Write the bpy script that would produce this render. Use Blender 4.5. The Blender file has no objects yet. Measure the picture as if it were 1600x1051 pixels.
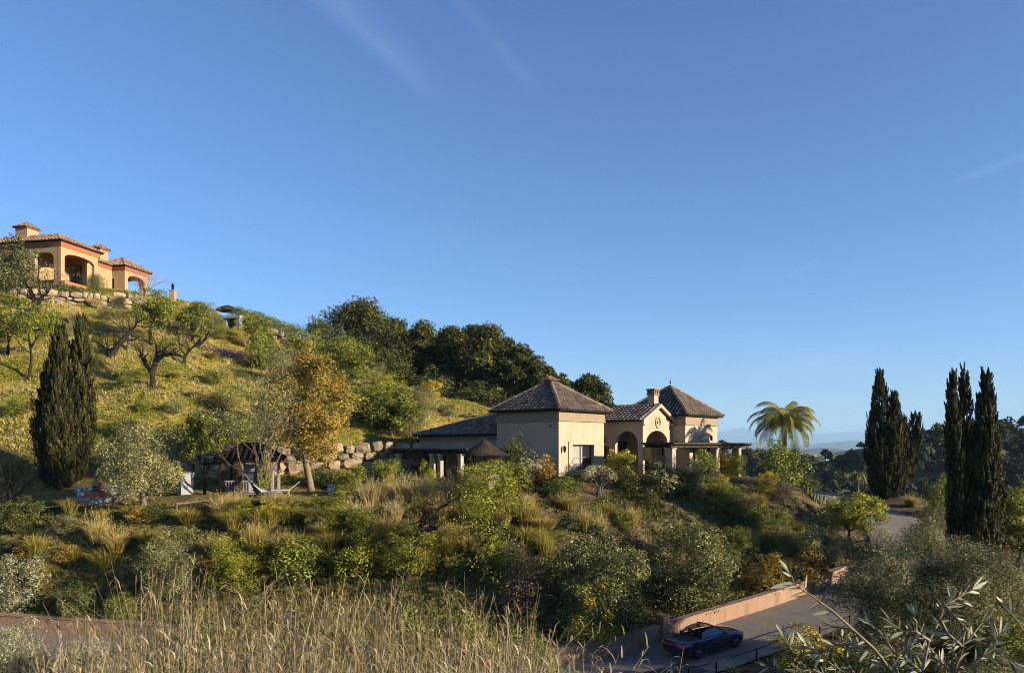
import bpy, math, random
import numpy as np
from mathutils import Vector, Matrix

S = bpy.context.scene
COL = S.collection
rad = math.radians

# ------------------------------------------------------------------ camera
F_PX, HOR = 1200.0, 697.0            # focal length and eye-level row of the 1600 px photograph
cam_d = bpy.data.cameras.new('camera')
cam = bpy.data.objects.new('camera', cam_d); COL.objects.link(cam)
cam.location = (0, 0, 0); cam.rotation_euler = (rad(90), 0, 0)
cam_d.sensor_width = 36.0; cam_d.lens = 36.0 * F_PX / 1600.0
cam_d.shift_y = (HOR - 525.5) / 1600.0
cam_d.clip_start = 0.1; cam_d.clip_end = 90000
S.camera = cam

# ------------------------------------------------------------------ sky, sun, exposure
SUN_AZ, SUN_EL = 112.0, 14.5         # degrees clockwise from the view direction (+Y), above the horizon
w = bpy.data.worlds.new('World'); S.world = w; w.use_nodes = True
nt = w.node_tree; N = nt.nodes; Lk = nt.links; N.clear()
sky = N.new('ShaderNodeTexSky'); sky.sky_type = 'NISHITA'; sky.sun_disc = False
sky.sun_elevation = rad(SUN_EL); sky.sun_rotation = rad(SUN_AZ)
sky.altitude = 300; sky.air_density = 1.0; sky.dust_density = 0.0; sky.ozone_density = 5.6
tc = N.new('ShaderNodeTexCoord'); mx = N.new('ShaderNodeMix'); mx.data_type = 'RGBA'; mx.inputs['B'].default_value = (11, 12, 13, 1)
mp = N.new('ShaderNodeMapping'); mp.inputs['Scale'].default_value = (4, 4, 9); no = N.new('ShaderNodeTexNoise'); no.inputs['Scale'].default_value = 2.2; no.inputs['Detail'].default_value = 7; no.inputs['Roughness'].default_value = 0.6
def mth(op, a, b=None, c=None):
    q = N.new('ShaderNodeMath'); q.operation = op
    for k_, v_ in enumerate((a, b, c)):
        if v_ is None: continue
        if hasattr(v_, 'is_output'): Lk.new(v_, q.inputs[k_])
        else: q.inputs[k_].default_value = v_
    return q.outputs[0]
def sdir(a, b): return Vector(((a-800)/F_PX, 1, (HOR-b)/F_PX)).normalized()
acc = None
for (x0, y0, x1, y1, wid, amt) in ((440, -60, 660, 125, .020, .11), (520, -40, 690, 150, .030, .05), (690, -40, 840, 145, .014, .05), (1500, 282, 1640, 226, .008, .06), (1215, 438, 1280, 408, .006, .06), (1170, 592, 1360, 540, .014, .07), (1100, 520, 1500, 600, .03, .03), (-300, 300, -60, 180, .02, .06), (1750, 100, 2100, 260, .02, .06)):
    A_, B_ = sdir(x0, y0), sdir(x1, y1); nn = A_.cross(B_).normalized(); cc = (A_+B_).normalized()
    d1 = N.new('ShaderNodeVectorMath'); d1.operation = 'DOT_PRODUCT'; Lk.new(tc.outputs['Generated'], d1.inputs[0]); d1.inputs[1].default_value = nn
    d2 = N.new('ShaderNodeVectorMath'); d2.operation = 'DOT_PRODUCT'; Lk.new(tc.outputs['Generated'], d2.inputs[0]); d2.inputs[1].default_value = cc
    wob = mth('MULTIPLY_ADD', no.outputs['Fac'], wid*1.2, -wid*.6)
    band = N.new('ShaderNodeMapRange'); band.interpolation_type = 'SMOOTHSTEP'; Lk.new(mth('ABSOLUTE', mth('ADD', d1.outputs['Value'], wob)), band.inputs[0]); band.inputs[1].default_value = 0; band.inputs[2].default_value = wid; band.inputs[3].default_value = 1; band.inputs[4].default_value = 0
    win = N.new('ShaderNodeMapRange'); win.interpolation_type = 'SMOOTHSTEP'; Lk.new(d2.outputs['Value'], win.inputs[0]); ce = A_.dot(cc); win.inputs[1].default_value = 1-(1-ce)*1.6; win.inputs[2].default_value = 1-(1-ce)*.25; win.inputs[3].default_value = 0; win.inputs[4].default_value = amt
    m_ = mth('MULTIPLY', mth('MULTIPLY', band.outputs[0], win.outputs[0]), mth('MULTIPLY_ADD', no.outputs['Fac'], 2.0, -.35))
    acc = m_ if acc is None else mth('ADD', acc, m_)
bg = N.new('ShaderNodeBackground'); bg.inputs['Strength'].default_value = 0.072
wo = N.new('ShaderNodeOutputWorld')
Lk.new(tc.outputs['Generated'], mp.inputs['Vector']); Lk.new(mp.outputs[0], no.inputs['Vector'])
cl = mth('MAXIMUM', mth('MULTIPLY', acc, .34), 0.0); Lk.new(cl, mx.inputs['Factor'])
tint = N.new('ShaderNodeVectorMath'); tint.operation = 'MULTIPLY'; tint.inputs[1].default_value = (.97, .95, 1.06); Lk.new(sky.outputs[0], tint.inputs[0]); Lk.new(tint.outputs[0], mx.inputs['A']); Lk.new(mx.outputs['Result'], bg.inputs[0]); Lk.new(bg.outputs[0], wo.inputs[0])
sd = bpy.data.lights.new('sun', 'SUN'); sd.energy = 5.0; sd.angle = rad(0.55); sd.color = (1.0, 0.87, 0.66)
sun = bpy.data.objects.new('sun', sd); COL.objects.link(sun)
sv = Vector((math.sin(rad(SUN_AZ)) * math.cos(rad(SUN_EL)), math.cos(rad(SUN_AZ)) * math.cos(rad(SUN_EL)), math.sin(rad(SUN_EL))))
sun.location = sv * 300; sun.rotation_euler = sv.to_track_quat('Z', 'Y').to_euler()
S.view_settings.view_transform = 'Standard'; S.view_settings.look = 'None'
S.view_settings.exposure = 1.37; S.view_settings.gamma = 1.0
S.render.engine = 'CYCLES'
S.cycles.filter_width = 1.0
S.cycles.max_bounces = 6; S.cycles.diffuse_bounces = 3; S.cycles.glossy_bounces = 2
S.cycles.transmission_bounces = 4; S.cycles.transparent_max_bounces = 8; S.cycles.volume_bounces = 0
S.cycles.caustics_reflective = False; S.cycles.caustics_refractive = False

# ------------------------------------------------------------------ materials
def mat_base(name):
    m = bpy.data.materials.new(name); m.use_nodes = True
    n = m.node_tree.nodes; return m, n, m.node_tree.links, n['Principled BSDF'], n['Material Output']

def ramp(n, cols):
    r = n.new('ShaderNodeValToRGB'); e = r.color_ramp.elements
    pos = [i / (len(cols) - 1) for i in range(len(cols))]
    e[0].color = (*cols[0], 1); e[0].position = 0
    e[1].color = (*cols[-1], 1); e[1].position = 1
    for p, c in list(zip(pos, cols))[1:-1]:
        k = e.new(p); k.color = (*c, 1)
    return r

def m_leaf(name, cols, trans=0.3, rough=0.6, spec=0.12, k=(1.45, 1.28, .9)):
    if k != (1, 1, 1):
        trans *= .5; g = [.7, 1.55, 2.1]; cols = [tuple(min(.5, c[i]*k[i]*g[j]) for i in range(3)) for j, c in enumerate(cols)]
    m, n, l, p, o = mat_base(name)
    a = n.new('ShaderNodeAttribute'); a.attribute_name = 'v'
    r = ramp(n, cols); l.new(a.outputs['Fac'], r.inputs[0])
    l.new(r.outputs[0], p.inputs['Base Color']); p.inputs['Roughness'].default_value = rough
    p.inputs['Specular IOR Level'].default_value = spec
    t = n.new('ShaderNodeBsdfTranslucent'); l.new(r.outputs[0], t.inputs[0])
    mxs = n.new('ShaderNodeMixShader'); mxs.inputs[0].default_value = trans
    l.new(p.outputs[0], mxs.inputs[1]); l.new(t.outputs[0], mxs.inputs[2]); l.new(mxs.outputs[0], o.inputs[0])
    return m

def m_noise(name, cols, scale=3.0, rough=0.85, bump=0.0, bscale=None, detail=6, spec=0.2, stretch=None, metallic=0.0, attr=False):
    m, n, l, p, o = mat_base(name)
    tcx = n.new('ShaderNodeTexCoord'); src = tcx.outputs['Object']
    if stretch:
        mpx = n.new('ShaderNodeMapping'); mpx.inputs['Scale'].default_value = stretch; l.new(src, mpx.inputs[0]); src = mpx.outputs[0]
    nz = n.new('ShaderNodeTexNoise'); nz.inputs['Scale'].default_value = scale; nz.inputs['Detail'].default_value = detail; nz.inputs['Roughness'].default_value = 0.6
    l.new(src, nz.inputs['Vector'])
    r = ramp(n, cols)
    mrx = n.new('ShaderNodeMapRange'); mrx.inputs[1].default_value = 0.28; mrx.inputs[2].default_value = 0.72
    l.new(nz.outputs['Fac'], mrx.inputs[0])
    fac = mrx.outputs[0]
    if attr:
        a = n.new('ShaderNodeAttribute'); a.attribute_name = 'v'
        ma = n.new('ShaderNodeMath'); ma.operation = 'MULTIPLY_ADD'; l.new(mrx.outputs[0], ma.inputs[0]); ma.inputs[1].default_value = 0.55
        mb_ = n.new('ShaderNodeMath'); mb_.operation = 'MULTIPLY'; l.new(a.outputs['Fac'], mb_.inputs[0]); mb_.inputs[1].default_value = 0.42
        l.new(mb_.outputs[0], ma.inputs[2]); fac = ma.outputs[0]
    l.new(fac, r.inputs[0]); l.new(r.outputs[0], p.inputs['Base Color'])
    p.inputs['Roughness'].default_value = rough; p.inputs['Specular IOR Level'].default_value = spec; p.inputs['Metallic'].default_value = metallic
    if bump:
        nb = n.new('ShaderNodeTexNoise'); nb.inputs['Scale'].default_value = bscale or scale * 6; nb.inputs['Detail'].default_value = 5
        l.new(src, nb.inputs['Vector'])
        b = n.new('ShaderNodeBump'); b.inputs['Strength'].default_value = bump; b.inputs['Distance'].default_value = 0.05
        l.new(nb.outputs['Fac'], b.inputs['Height']); l.new(b.outputs[0], p.inputs['Normal'])
    return m

def m_plain(name, col, rough=0.5, metallic=0.0, spec=0.5, emit=None, coat=0.0):
    m, n, l, p, o = mat_base(name)
    p.inputs['Base Color'].default_value = (*col, 1); p.inputs['Roughness'].default_value = rough
    p.inputs['Metallic'].default_value = metallic; p.inputs['Specular IOR Level'].default_value = spec
    p.inputs['Coat Weight'].default_value = coat
    if emit:
        p.inputs['Emission Color'].default_value = (*emit[0], 1); p.inputs['Emission Strength'].default_value = emit[1]
    return m

def tone_by_object(m, lo, hi):
    n, l = m.node_tree.nodes, m.node_tree.links; p = n['Principled BSDF']; src = p.inputs['Base Color'].links[0].from_socket
    oi = n.new('ShaderNodeObjectInfo'); r_ = n.new('ShaderNodeMapRange'); r_.inputs[3].default_value = lo; r_.inputs[4].default_value = hi; l.new(oi.outputs['Random'], r_.inputs[0])
    v = n.new('ShaderNodeVectorMath'); v.operation = 'SCALE'; l.new(src, v.inputs[0]); l.new(r_.outputs[0], v.inputs['Scale']); l.new(v.outputs[0], p.inputs['Base Color'])
M = {}
M['stucco'] = m_noise('cream_stucco', [(.30, .24, .165), (.375, .296, .21), (.405, .32, .228)], 0.8, 0.9, 0.35, 24, stretch=(1, 1, .3))
M['band'] = m_noise('sandy_frieze', [(.22, .165, .105), (.30, .23, .155)], 5, 0.95, 0.8, 14)
M['stucco2'] = m_noise('ochre_stucco', [(.32, .215, .11), (.37, .26, .14)], 0.9, 0.9, 0.2, 30)
M['orange'] = m_noise('terracotta_paint', [(.30, .115, .05), (.36, .15, .065)], 2, 0.85)
M['tile'] = m_noise('clay_tile', [(.06, .045, .035), (.135, .098, .072), (.235, .175, .13), (.39, .31, .245)], 2.2, 0.9, 0.3, 20, attr=True)
M['tileshade'] = m_noise('tile_gap_shade', [(.010, .008, .007), (.022, .016, .012)], 3, 0.95)  # near-black roof bed paints the shade between the barrel rows
M['tile2'] = m_noise('pale_clay_tile', [(.07, .045, .03), (.24, .14, .085), (.42, .28, .18)], 2.2, 0.9, 0.3, 20, attr=True)
M['brick'] = m_noise('brick_red', [(.17, .10, .065), (.26, .165, .11)], 6, 0.9, 0.3, 30)
M['wood'] = m_noise('dark_wood', [(.025, .017, .012), (.06, .04, .028)], 4, 0.75, 0.3, 20, stretch=(1, 1, .2))
M['rail'] = m_noise('weathered_rail', [(.14, .085, .06), (.26, .17, .12)], 5, 0.8, 0.3, 20)
M['greywood'] = m_noise('grey_wood', [(.20, .18, .17), (.32, .29, .27)], 5, 0.8)
M['door'] = m_noise('door_wood', [(.20, .10, .06), (.33, .18, .12)], 3, 0.6, 0.2, 20, stretch=(6, 6, .4))
M['thatch'] = m_leaf('thatch', [(.02, .014, .010), (.065, .046, .032), (.14, .10, .07)], 0.05, 0.9, .1, (1, 1, 1))
M['black'] = m_plain('dark_void', (.008, .008, .009), 0.6)
M['iron'] = m_plain('black_iron', (.012, .012, .013), 0.45, 0.6)
M['white'] = m_noise('white_paint', [(.30, .295, .285), (.38, .375, .365)], 3, 0.6)
M['curtain'] = m_noise('curtain', [(.20, .195, .18), (.34, .33, .31)], 3, 0.9, stretch=(8, 8, .3))
M['glass'] = m_plain('window_glass', (.015, .018, .022), 0.06, 0, 0.8)
M['stone'] = m_noise('sandstone', [(.19, .14, .085), (.28, .21, .13), (.35, .275, .185)], 1.4, 0.92, 0.9, 7)
M['stonegap'] = m_noise('packed_earth', [(.05, .035, .022), (.10, .07, .045)], 4, 0.95)
M['whitestone'] = m_noise('pale_limestone', [(.32, .31, .29), (.46, .45, .43)], 2.5, 0.9, 0.8, 9)
M['roadwall'] = m_noise('pink_render', [(.19, .11, .072), (.27, .165, .11), (.30, .195, .135)], 1.6, 0.92, 0.7, 8, stretch=(1, 1, .35))
M['coping'] = m_noise('pink_coping', [(.22, .14, .095), (.30, .20, .14)], 2, 0.9, 0.4, 10)
M['bark'] = m_noise('dark_bark', [(.012, .009, .007), (.036, .027, .020)], 6, 0.95, 0.8, 18)
M['greybark'] = m_noise('grey_bark', [(.08, .065, .05), (.17, .14, .11)], 6, 0.95, 0.8, 18)
M['palebark'] = m_noise('pale_bark', [(.14, .105, .06), (.24, .19, .115)], 4, 0.9, 0.6, 14)
M['terracotta'] = m_noise('terracotta', [(.25, .095, .045), (.36, .16, .085)], 4, 0.8)
M['concrete'] = m_noise('terrace_paving', [(.17, .165, .155), (.25, .245, .235)], 2, 0.9, 0.2)
tone_by_object(M['stone'], .7, 1.2); tone_by_object(M['whitestone'], .75, 1.1)
M['darkroof'] = m_noise('dark_shingle', [(.008, .006, .005), (.018, .013, .010)], 4, .95, .3, 20, spec=.05, attr=True)
# foliage
M['pine'] = m_leaf('pine_needles', [(.008, .012, .003), (.052, .060, .015), (.21, .19, .045)], 0.12, .6, .1, (1, 1, 1))
M['cypress'] = m_leaf('cypress_foliage', [(.005, .006, .003), (.023, .025, .008), (.11, .09, .027)], 0.1, .6, .06, (1, 1, 1))
M['gold'] = m_leaf('golden_leaves', [(.045, .045, .010), (.25, .18, .032), (.55, .37, .08)], 0.2, .6, .1, (1, 1, 1))
M['olive'] = m_leaf('olive_leaves', [(.035, .042, .018), (.085, .090, .045), (.17, .17, .105)], 0.2, 0.55, 0.15)
M['oliveleaf'] = m_leaf('near_olive_leaf', [(.05, .058, .022), (.10, .105, .045), (.34, .33, .22)], 0.18, 0.45, 0.3, (1, 1, 1))
M['green'] = m_leaf('mid_green_leaves', [(.028, .042, .010), (.065, .085, .018), (.12, .135, .03)], 0.35)
M['bright'] = m_leaf('light_green_leaves', [(.040, .058, .010), (.095, .112, .018), (.17, .17, .032)], 0.4)
M['dark'] = m_leaf('dark_leaves', [(.016, .024, .009), (.035, .045, .016), (.075, .085, .034)], 0.2, 0.55, 0.15)
M['laurel'] = m_leaf('laurel_leaves', [(.020, .028, .012), (.050, .060, .026), (.13, .135, .070)], 0.2, 0.55, 0.15)
M['yellow'] = m_leaf('yellow_green_leaves', [(.10, .095, .014), (.22, .18, .026), (.36, .27, .05)], 0.35)
M['grey'] = m_leaf('grey_leaves', [(.05, .05, .035), (.115, .115, .085), (.22, .22, .17)], 0.2)
M['purple'] = m_leaf('dusky_leaves', [(.022, .018, .018), (.048, .040, .036), (.085, .070, .06)], 0.2)
M['red'] = m_leaf('reddish_leaves', [(.05, .045, .012), (.12, .075, .024), (.15, .12, .03)], 0.3)
M['palm'] = m_leaf('palm_fronds', [(.07, .08, .014), (.22, .21, .036), (.46, .39, .09)], 0.3, .55, .15, (1, 1, 1))
M['agave'] = m_leaf('sword_leaves', [(.035, .048, .016), (.08, .095, .035), (.16, .16, .06)], 0.2)
M['herb'] = m_leaf('bank_herbs', [(.025, .036, .008), (.085, .092, .016), (.23, .19, .045), (.34, .26, .11)], 0.15, .6, .1, (1, 1, 1))
M['twig'] = m_noise('twigs', [(.07, .05, .038), (.15, .115, .085)], 8, 0.95)
M['pinktwig'] = m_noise('pinkish_twigs', [(.22, .13, .10), (.34, .22, .17)], 8, 0.95)
M['grass'] = m_leaf('hill_grass', [(.085, .105, .018), (.22, .205, .034), (.42, .335, .075), (.55, .43, .22), (.48, .37, .25)], 0.25, .6, .1, (1, 1, 1))
M['tussock'] = m_leaf('tussock_blades', [(.055, .065, .010), (.22, .19, .030), (.42, .32, .085), (.50, .38, .22)], 0.2, .6, .1, (1, 1, 1))
M['drygrass'] = m_leaf('dry_reeds', [(.030, .035, .009), (.10, .085, .032), (.24, .18, .085), (.42, .33, .20)], 0.2, .6, .1, (1, 1, 1))
M['pink'] = m_leaf('pink_flowers', [(.20, .17, .06), (.36, .20, .19), (.46, .29, .30)], 0.3, .6, .1, (1, 1, 1))
M['reeds'] = m_leaf('reed_stems', [(.055, .065, .014), (.14, .115, .04), (.31, .23, .11), (.52, .41, .25)], 0.2, .6, .1, (1, 1, 1))

# ------------------------------------------------------------------ mesh helpers
class MB:
    """collects polygons; build() links them as one mesh object"""
    def __init__(s): s.v = []; s.f = []; s.a = []; s.n = 0
    def add(s, verts, faces, val=0.5):
        k = len(s.v); s.v.extend([tuple(p) for p in verts]); s.f.extend([tuple(i + k for i in f) for f in faces]); s.a.extend([val] * len(verts)); return s
    def box(s, x0, x1, y0, y1, z0, z1, val=0.5):
        return s.add([(x0,y0,z0),(x1,y0,z0),(x1,y1,z0),(x0,y1,z0),(x0,y0,z1),(x1,y0,z1),(x1,y1,z1),(x0,y1,z1)],
                     [(0,3,2,1),(4,5,6,7),(0,1,5,4),(1,2,6,5),(2,3,7,6),(3,0,4,7)], val)
    def hexa(s, p, val=0.5):
        return s.add(p, [(0,3,2,1),(4,5,6,7),(0,1,5,4),(1,2,6,5),(2,3,7,6),(3,0,4,7)], val)
    def tube(s, pts, rs, n=6, cap=True, val=0.5):
        pts = [Vector(p) for p in pts]
        if not hasattr(rs, '__len__'): rs = [rs] * len(pts)
        vs = []; fs = []
        for i, p in enumerate(pts):
            t = (pts[min(i+1, len(pts)-1)] - pts[max(i-1, 0)]).normalized()
            a = t.cross(Vector((0, 0, 1)))
            if a.length < 0.05: a = t.cross(Vector((1, 0, 0)))
            a.normalize(); b = t.cross(a)
            for k in range(n):
                q = 2 * math.pi * k / n; vs.append(p + (a * math.cos(q) + b * math.sin(q)) * rs[i])
        for i in range(len(pts) - 1):
            for k in range(n):
                fs.append((i*n + k, i*n + (k+1) % n, (i+1)*n + (k+1) % n, (i+1)*n + k))
        if cap: fs.append(tuple(range(n))); fs.append(tuple(reversed(range((len(pts)-1)*n, len(pts)*n))))
        return s.add(vs, fs, val)
    def lathe(s, prof, n=16, c=(0, 0, 0), val=0.5):
        vs = []; fs = []
        for r, z in prof:
            for k in range(n):
                q = 2*math.pi*k/n; vs.append((c[0]+r*math.cos(q), c[1]+r*math.sin(q), c[2]+z))
        for i in range(len(prof)-1):
            for k in range(n): fs.append((i*n+k, i*n+(k+1) % n, (i+1)*n+(k+1) % n, (i+1)*n+k))
        fs.append(tuple(reversed(range(n)))); fs.append(tuple(range((len(prof)-1)*n, len(prof)*n)))
        return s.add(vs, fs, val)
    def mesh(s, name, mat, smooth=False):
        me = bpy.data.meshes.new(name); me.from_pydata(s.v, [], s.f)
        at = me.attributes.new('v', 'FLOAT', 'POINT'); at.data.foreach_set('value', np.array(s.a, dtype=np.float32))
        for m in (mat if isinstance(mat, (list, tuple)) else [mat]): me.materials.append(M[m] if isinstance(m, str) else m)
        if smooth: me.polygons.foreach_set('use_smooth', np.ones(len(me.polygons), dtype=bool))
        me.update(); return me
    def build(s, name, mat, parent=None, smooth=False, bevel=0.0):
        o = obj(name, s.mesh(name, mat, smooth), parent)
        if bevel:
            b = o.modifiers.new('bevel', 'BEVEL'); b.width = bevel; b.segments = 2; b.limit_method = 'ANGLE'
        return o

def np_mesh(name, verts, faces, vals, mat, smooth=False):
    """verts (n,3), faces (m,k) numpy -> mesh, one attribute v per vertex"""
    me = bpy.data.meshes.new(name); nv, (nf, k) = len(verts), faces.shape
    me.vertices.add(nv); me.vertices.foreach_set('co', np.ascontiguousarray(verts, dtype=np.float32).ravel())
    me.loops.add(nf*k); me.loops.foreach_set('vertex_index', np.ascontiguousarray(faces, dtype=np.int32).ravel())
    me.polygons.add(nf); me.polygons.foreach_set('loop_start', np.arange(0, nf*k, k, dtype=np.int32))
    me.polygons.foreach_set('loop_total', np.full(nf, k, dtype=np.int32))
    if smooth: me.polygons.foreach_set('use_smooth', np.ones(nf, dtype=bool))
    at = me.attributes.new('v', 'FLOAT', 'POINT'); at.data.foreach_set('value', np.clip(vals, 0, 1).astype(np.float32))
    me.materials.append(M[mat] if isinstance(mat, str) else mat); me.update(calc_edges=True); return me

def obj(name, data, parent=None, loc=None):
    o = bpy.data.objects.new(name, data); COL.objects.link(o)
    if parent is not None: o.parent = parent
    if loc is not None: o.location = loc
    return o
def tag(o, label=None, cat=None, group=None, kind=None):
    if label: o['label'] = label
    if cat: o['category'] = cat
    if group: o['group'] = group
    if kind: o['kind'] = kind
    return o
def thing(name, label, cat, loc=(0, 0, 0), rz=0.0, group=None):
    o = obj(name, None, None, loc); o.rotation_euler = (0, 0, rz); o.empty_display_size = 0.2
    return tag(o, label, cat, group)

# ------------------------------------------------------------------ terrain
def fbm(x, y, f=0.1, o=4, seed=0):
    r = np.random.default_rng(seed); z = np.zeros_like(x, dtype=float); a = 1.0; tot = 0
    for i in range(o):
        for j in range(3):
            th = r.uniform(0, 2*np.pi); ph = r.uniform(0, 6.28, 2); ff = f * r.uniform(.75, 1.3)
            z += a/3 * np.sin(2*np.pi*ff*(x*np.cos(th)+y*np.sin(th))+ph[0] + 1.3*np.sin(2*np.pi*ff*.6*(y*np.cos(th)-x*np.sin(th))+ph[1]))
        tot += a; a *= .5; f *= 2.07
    return z / tot

CP = np.array([  # x, y, z of the lie of the land round the eye point at the origin
 (0,-12,-2.2),(-20,-12,-2.5),(25,-12,-3),(0,2,-2.6),(-6,3,-2.9),(6,4,-3.4),(-14,6,-3.6),(14,8,-5),(-8,14,-5.6),(2,14,-6.0),(10,16,-7.2),(-20,14,-6.0),(24,16,-7.5),
 (-6,22,-7.2),(4,22,-8.4),(12,26,-9.6),(-18,24,-8.6),(-34,26,-9.3),(24,28,-9.4),(40,25,-9),(-6,31,-10.3),(6,31,-10.6),(-24,34,-11),(16,34,-10.4),(-45,36,-10.6),(22,38,-9.8),(36,40,-9.3),
 # bank above the road wall
 (-45,49.5,-8.6),(-30,47,-8.6),(-15,45.5,-8.7),(-4,44.2,-8.9),(4,46,-8.9),(12,51,-8.3),(19,55,-7.2),(25,58,-6.6),
 (-45,52.5,-5),(-30,49.5,-5.6),(-15,49,-5.7),(-5,49.2,-5.6),(3,50.5,-5.3),(9,52.5,-5.2),(15,55,-4.9),(21,58,-4.6),
 # terraces
 (-46,55,-3.6),(-36,53,-3.75),(-36,57,-3.6),(-28,52.5,-3.75),(-28,58,-3.5),(-20,53,-3.6),(-20,60,-3.4),(-12,54,-3.3),(-12,61.5,-3.3),(-4,55,-2.8),(-6,60,-2.7),(-8,66,-2.6),(-3,62,-2.6),
 (3.5,56,-2.65),(8,58,-2.65),(12,58.5,-2.7),(15,62,-2.6),(20,66,-2.6),(10,68,-2.6),(3,68,-2.6),(-3,73,-2.6),(19,62,-3.2),(24,64,-3.3),(17,74,-2.8),(8,76,-1.5),
 # right hand drive and its slopes
 (29,62,-5.6),(27,68,-4.0),(24,74,-3.4),(38,71,-5.0),(36,60,-7.0),(40,52,-8.4),(31,50,-8.6),(50,60,-9),(60,45,-10),(60,75,-11),(42,85,-8),(24,88,-6),(60,110,-20),(35,115,-14),(12,105,-4),(70,20,-10),
 # hill on the left
 (-41,61,-1.3),(-33,61,-1.0),(-44,70,5.2),(-33,69.5,5.2),(-50,80,12.6),(-40,82,12.4),(-57,86,16.6),(-50,88.5,16.2),(-44.5,91,15.9),(-62,96,20.2),(-52,97,20.0),(-60,108,20.5),(-45,104,19.0),(-80,90,19),(-70,78,11.5),(-62,66,3),(-60,56,-3.2),(-100,95,22),(-100,60,0),
 (-42,93,17.4),(-36,94.5,15.6),(-24.5,92,11.7),(-18,90,8.9),(-11,86,5.9),(-2.5,81,3.4),(4.5,82,1.5),(-27,83,9.0),(-31,76,7.6),(-24,74,5.5),(-18,81,6.5),(-15.5,74,3.4),(-8,77,2.6),(-24,67,1.8),(-16,67.5,1.2),(-10,69.5,.4),
 (-40,112,15.5),(-24,112,10),(-10,108,4.5),(2,100,-.5),(-20,130,8),(-60,130,18),(10,130,-8)], dtype=float)
def tps_fit(P, lam=0.4):
    n = len(P); d = np.hypot(P[:, None, 0]-P[None, :, 0], P[:, None, 1]-P[None, :, 1])
    K = np.where(d > 0, d*d*np.log(d+1e-9), 0) + lam*np.eye(n)*5
    A = np.zeros((n+3, n+3)); A[:n, :n] = K; A[:n, n] = 1; A[:n, n+1:] = P[:, :2]; A[n, :n] = 1; A[n+1:, :n] = P[:, :2].T
    b = np.zeros(n+3); b[:n] = P[:, 2]; return np.linalg.solve(A, b)
_W = tps_fit(CP)
def tps(x, y):
    z = _W[-3] + _W[-2]*x + _W[-1]*y
    for i, (px, py, _) in enumerate(CP):
        d = np.hypot(x-px, y-py); z = z + _W[i]*np.where(d > 0, d*d*np.log(d+1e-9), 0)
    return z

ROAD = [(-90,51,-10.2),(-60,47,-10.5),(-36,43.6,-10.8),(-20,41.4,-11.25),(-8,39.2,-11.7),(2,38.4,-11.8),(8,40.4,-11.35),(14,44.2,-10.75),(20,48.2,-10.1),(25.5,52.4,-9.3),(29.6,57,-8.2),(31.6,62,-6.9),(31.4,67,-5.7),(28.5,72.5,-4.5),(23,77,-3.6),(17,80,-3.1)]
def catmull(P, k=8):
    P = [np.array(p, float) for p in P]; out = []
    for i in range(len(P)-1):
        a, b, c, d = P[max(i-1, 0)], P[i], P[i+1], P[min(i+2, len(P)-1)]
        for j in range(k):
            t = j/k; out.append(.5*((2*b)+(c-a)*t+(2*a-5*b+4*c-d)*t*t+(3*b-a-3*c+d)*t**3))
    out.append(P[-1]); return np.array(out)
RC = catmull(ROAD)
RT = np.gradient(RC, axis=0); RT /= np.linalg.norm(RT[:, :2], axis=1)[:, None]
RN = np.stack([-RT[:, 1], RT[:, 0]], 1)            # to the left of travel = uphill side
RHW = 2.8
def road_near(x, y):
    xs = np.asarray(x, float).ravel(); ys = np.asarray(y, float).ravel()
    best = np.full(xs.shape, 1e9); idx = np.zeros(xs.shape, int)
    for i in range(len(RC)):
        d = (xs-RC[i, 0])**2+(ys-RC[i, 1])**2; m = d < best; best[m] = d[m]; idx[m] = i
    dx = xs-RC[idx, 0]; dy = ys-RC[idx, 1]
    s = dx*RN[idx, 0]+dy*RN[idx, 1]; along = dx*RT[idx, 0]+dy*RT[idx, 1]
    zr = RC[idx, 2]+along*RT[idx, 2]
    far = np.abs(along) > 2.5
    return np.where(far, 1e3, s), zr, idx/(len(RC)-1)
def sstep(t): t = np.clip(t, 0, 1); return t*t*(3-2*t)
def H(x, y):
    x = np.asarray(x, float); y = np.asarray(y, float); sh = x.shape; x = x.ravel(); y = y.ravel()
    z = tps(x, y)
    flat = sstep((np.abs(x-5)-22)/8)*1.0
    flat = np.maximum(flat, np.maximum(sstep((56-y)/2), sstep((y-78)/6)))
    z = z + (fbm(x, y, .09, 4, 3)*.42 + fbm(x, y, .45, 3, 5)*.12) * (.12+.88*flat)
    s, zr, u = road_near(x, y)
    wallh = np.interp(u, [0, .585, .62], [.74, .74, -.05])
    up = np.where(s > 0, zr+wallh+(z-zr-wallh)*sstep((s-RHW-.4)/4.5), z)
    dn = zr-.12+(z-zr+.12)*sstep((-s-RHW)/4.0)
    z = np.where((s > 0) & (s < RHW+8), up, np.where((s <= 0) & (s > -RHW-8), dn, z))
    z = np.where(np.where(s > 0, s < RHW+.42, s > -RHW-.15), zr-.12, z)
    return z.reshape(sh)
def h1(x, y): return float(H(np.array([x]), np.array([y]))[0])
def hit(px, py, dmin=24.0, dmax=125.0):
    """where the sight line through photo point (px, py) first meets the ground beyond dmin"""
    d = np.linspace(dmin, dmax, 1400); z = (HOR-py)/F_PX*d; x = (px-800)/F_PX*d
    below = z <= H(x, d)
    k = int(np.argmax(below)) if below.any() else len(d)-1
    return Vector((x[k], d[k], float(H(x[k:k+1], d[k:k+1])[0])))
def at(px, py, d): return Vector(((px-800)/F_PX*d, d, (HOR-py)/F_PX*d))

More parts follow.
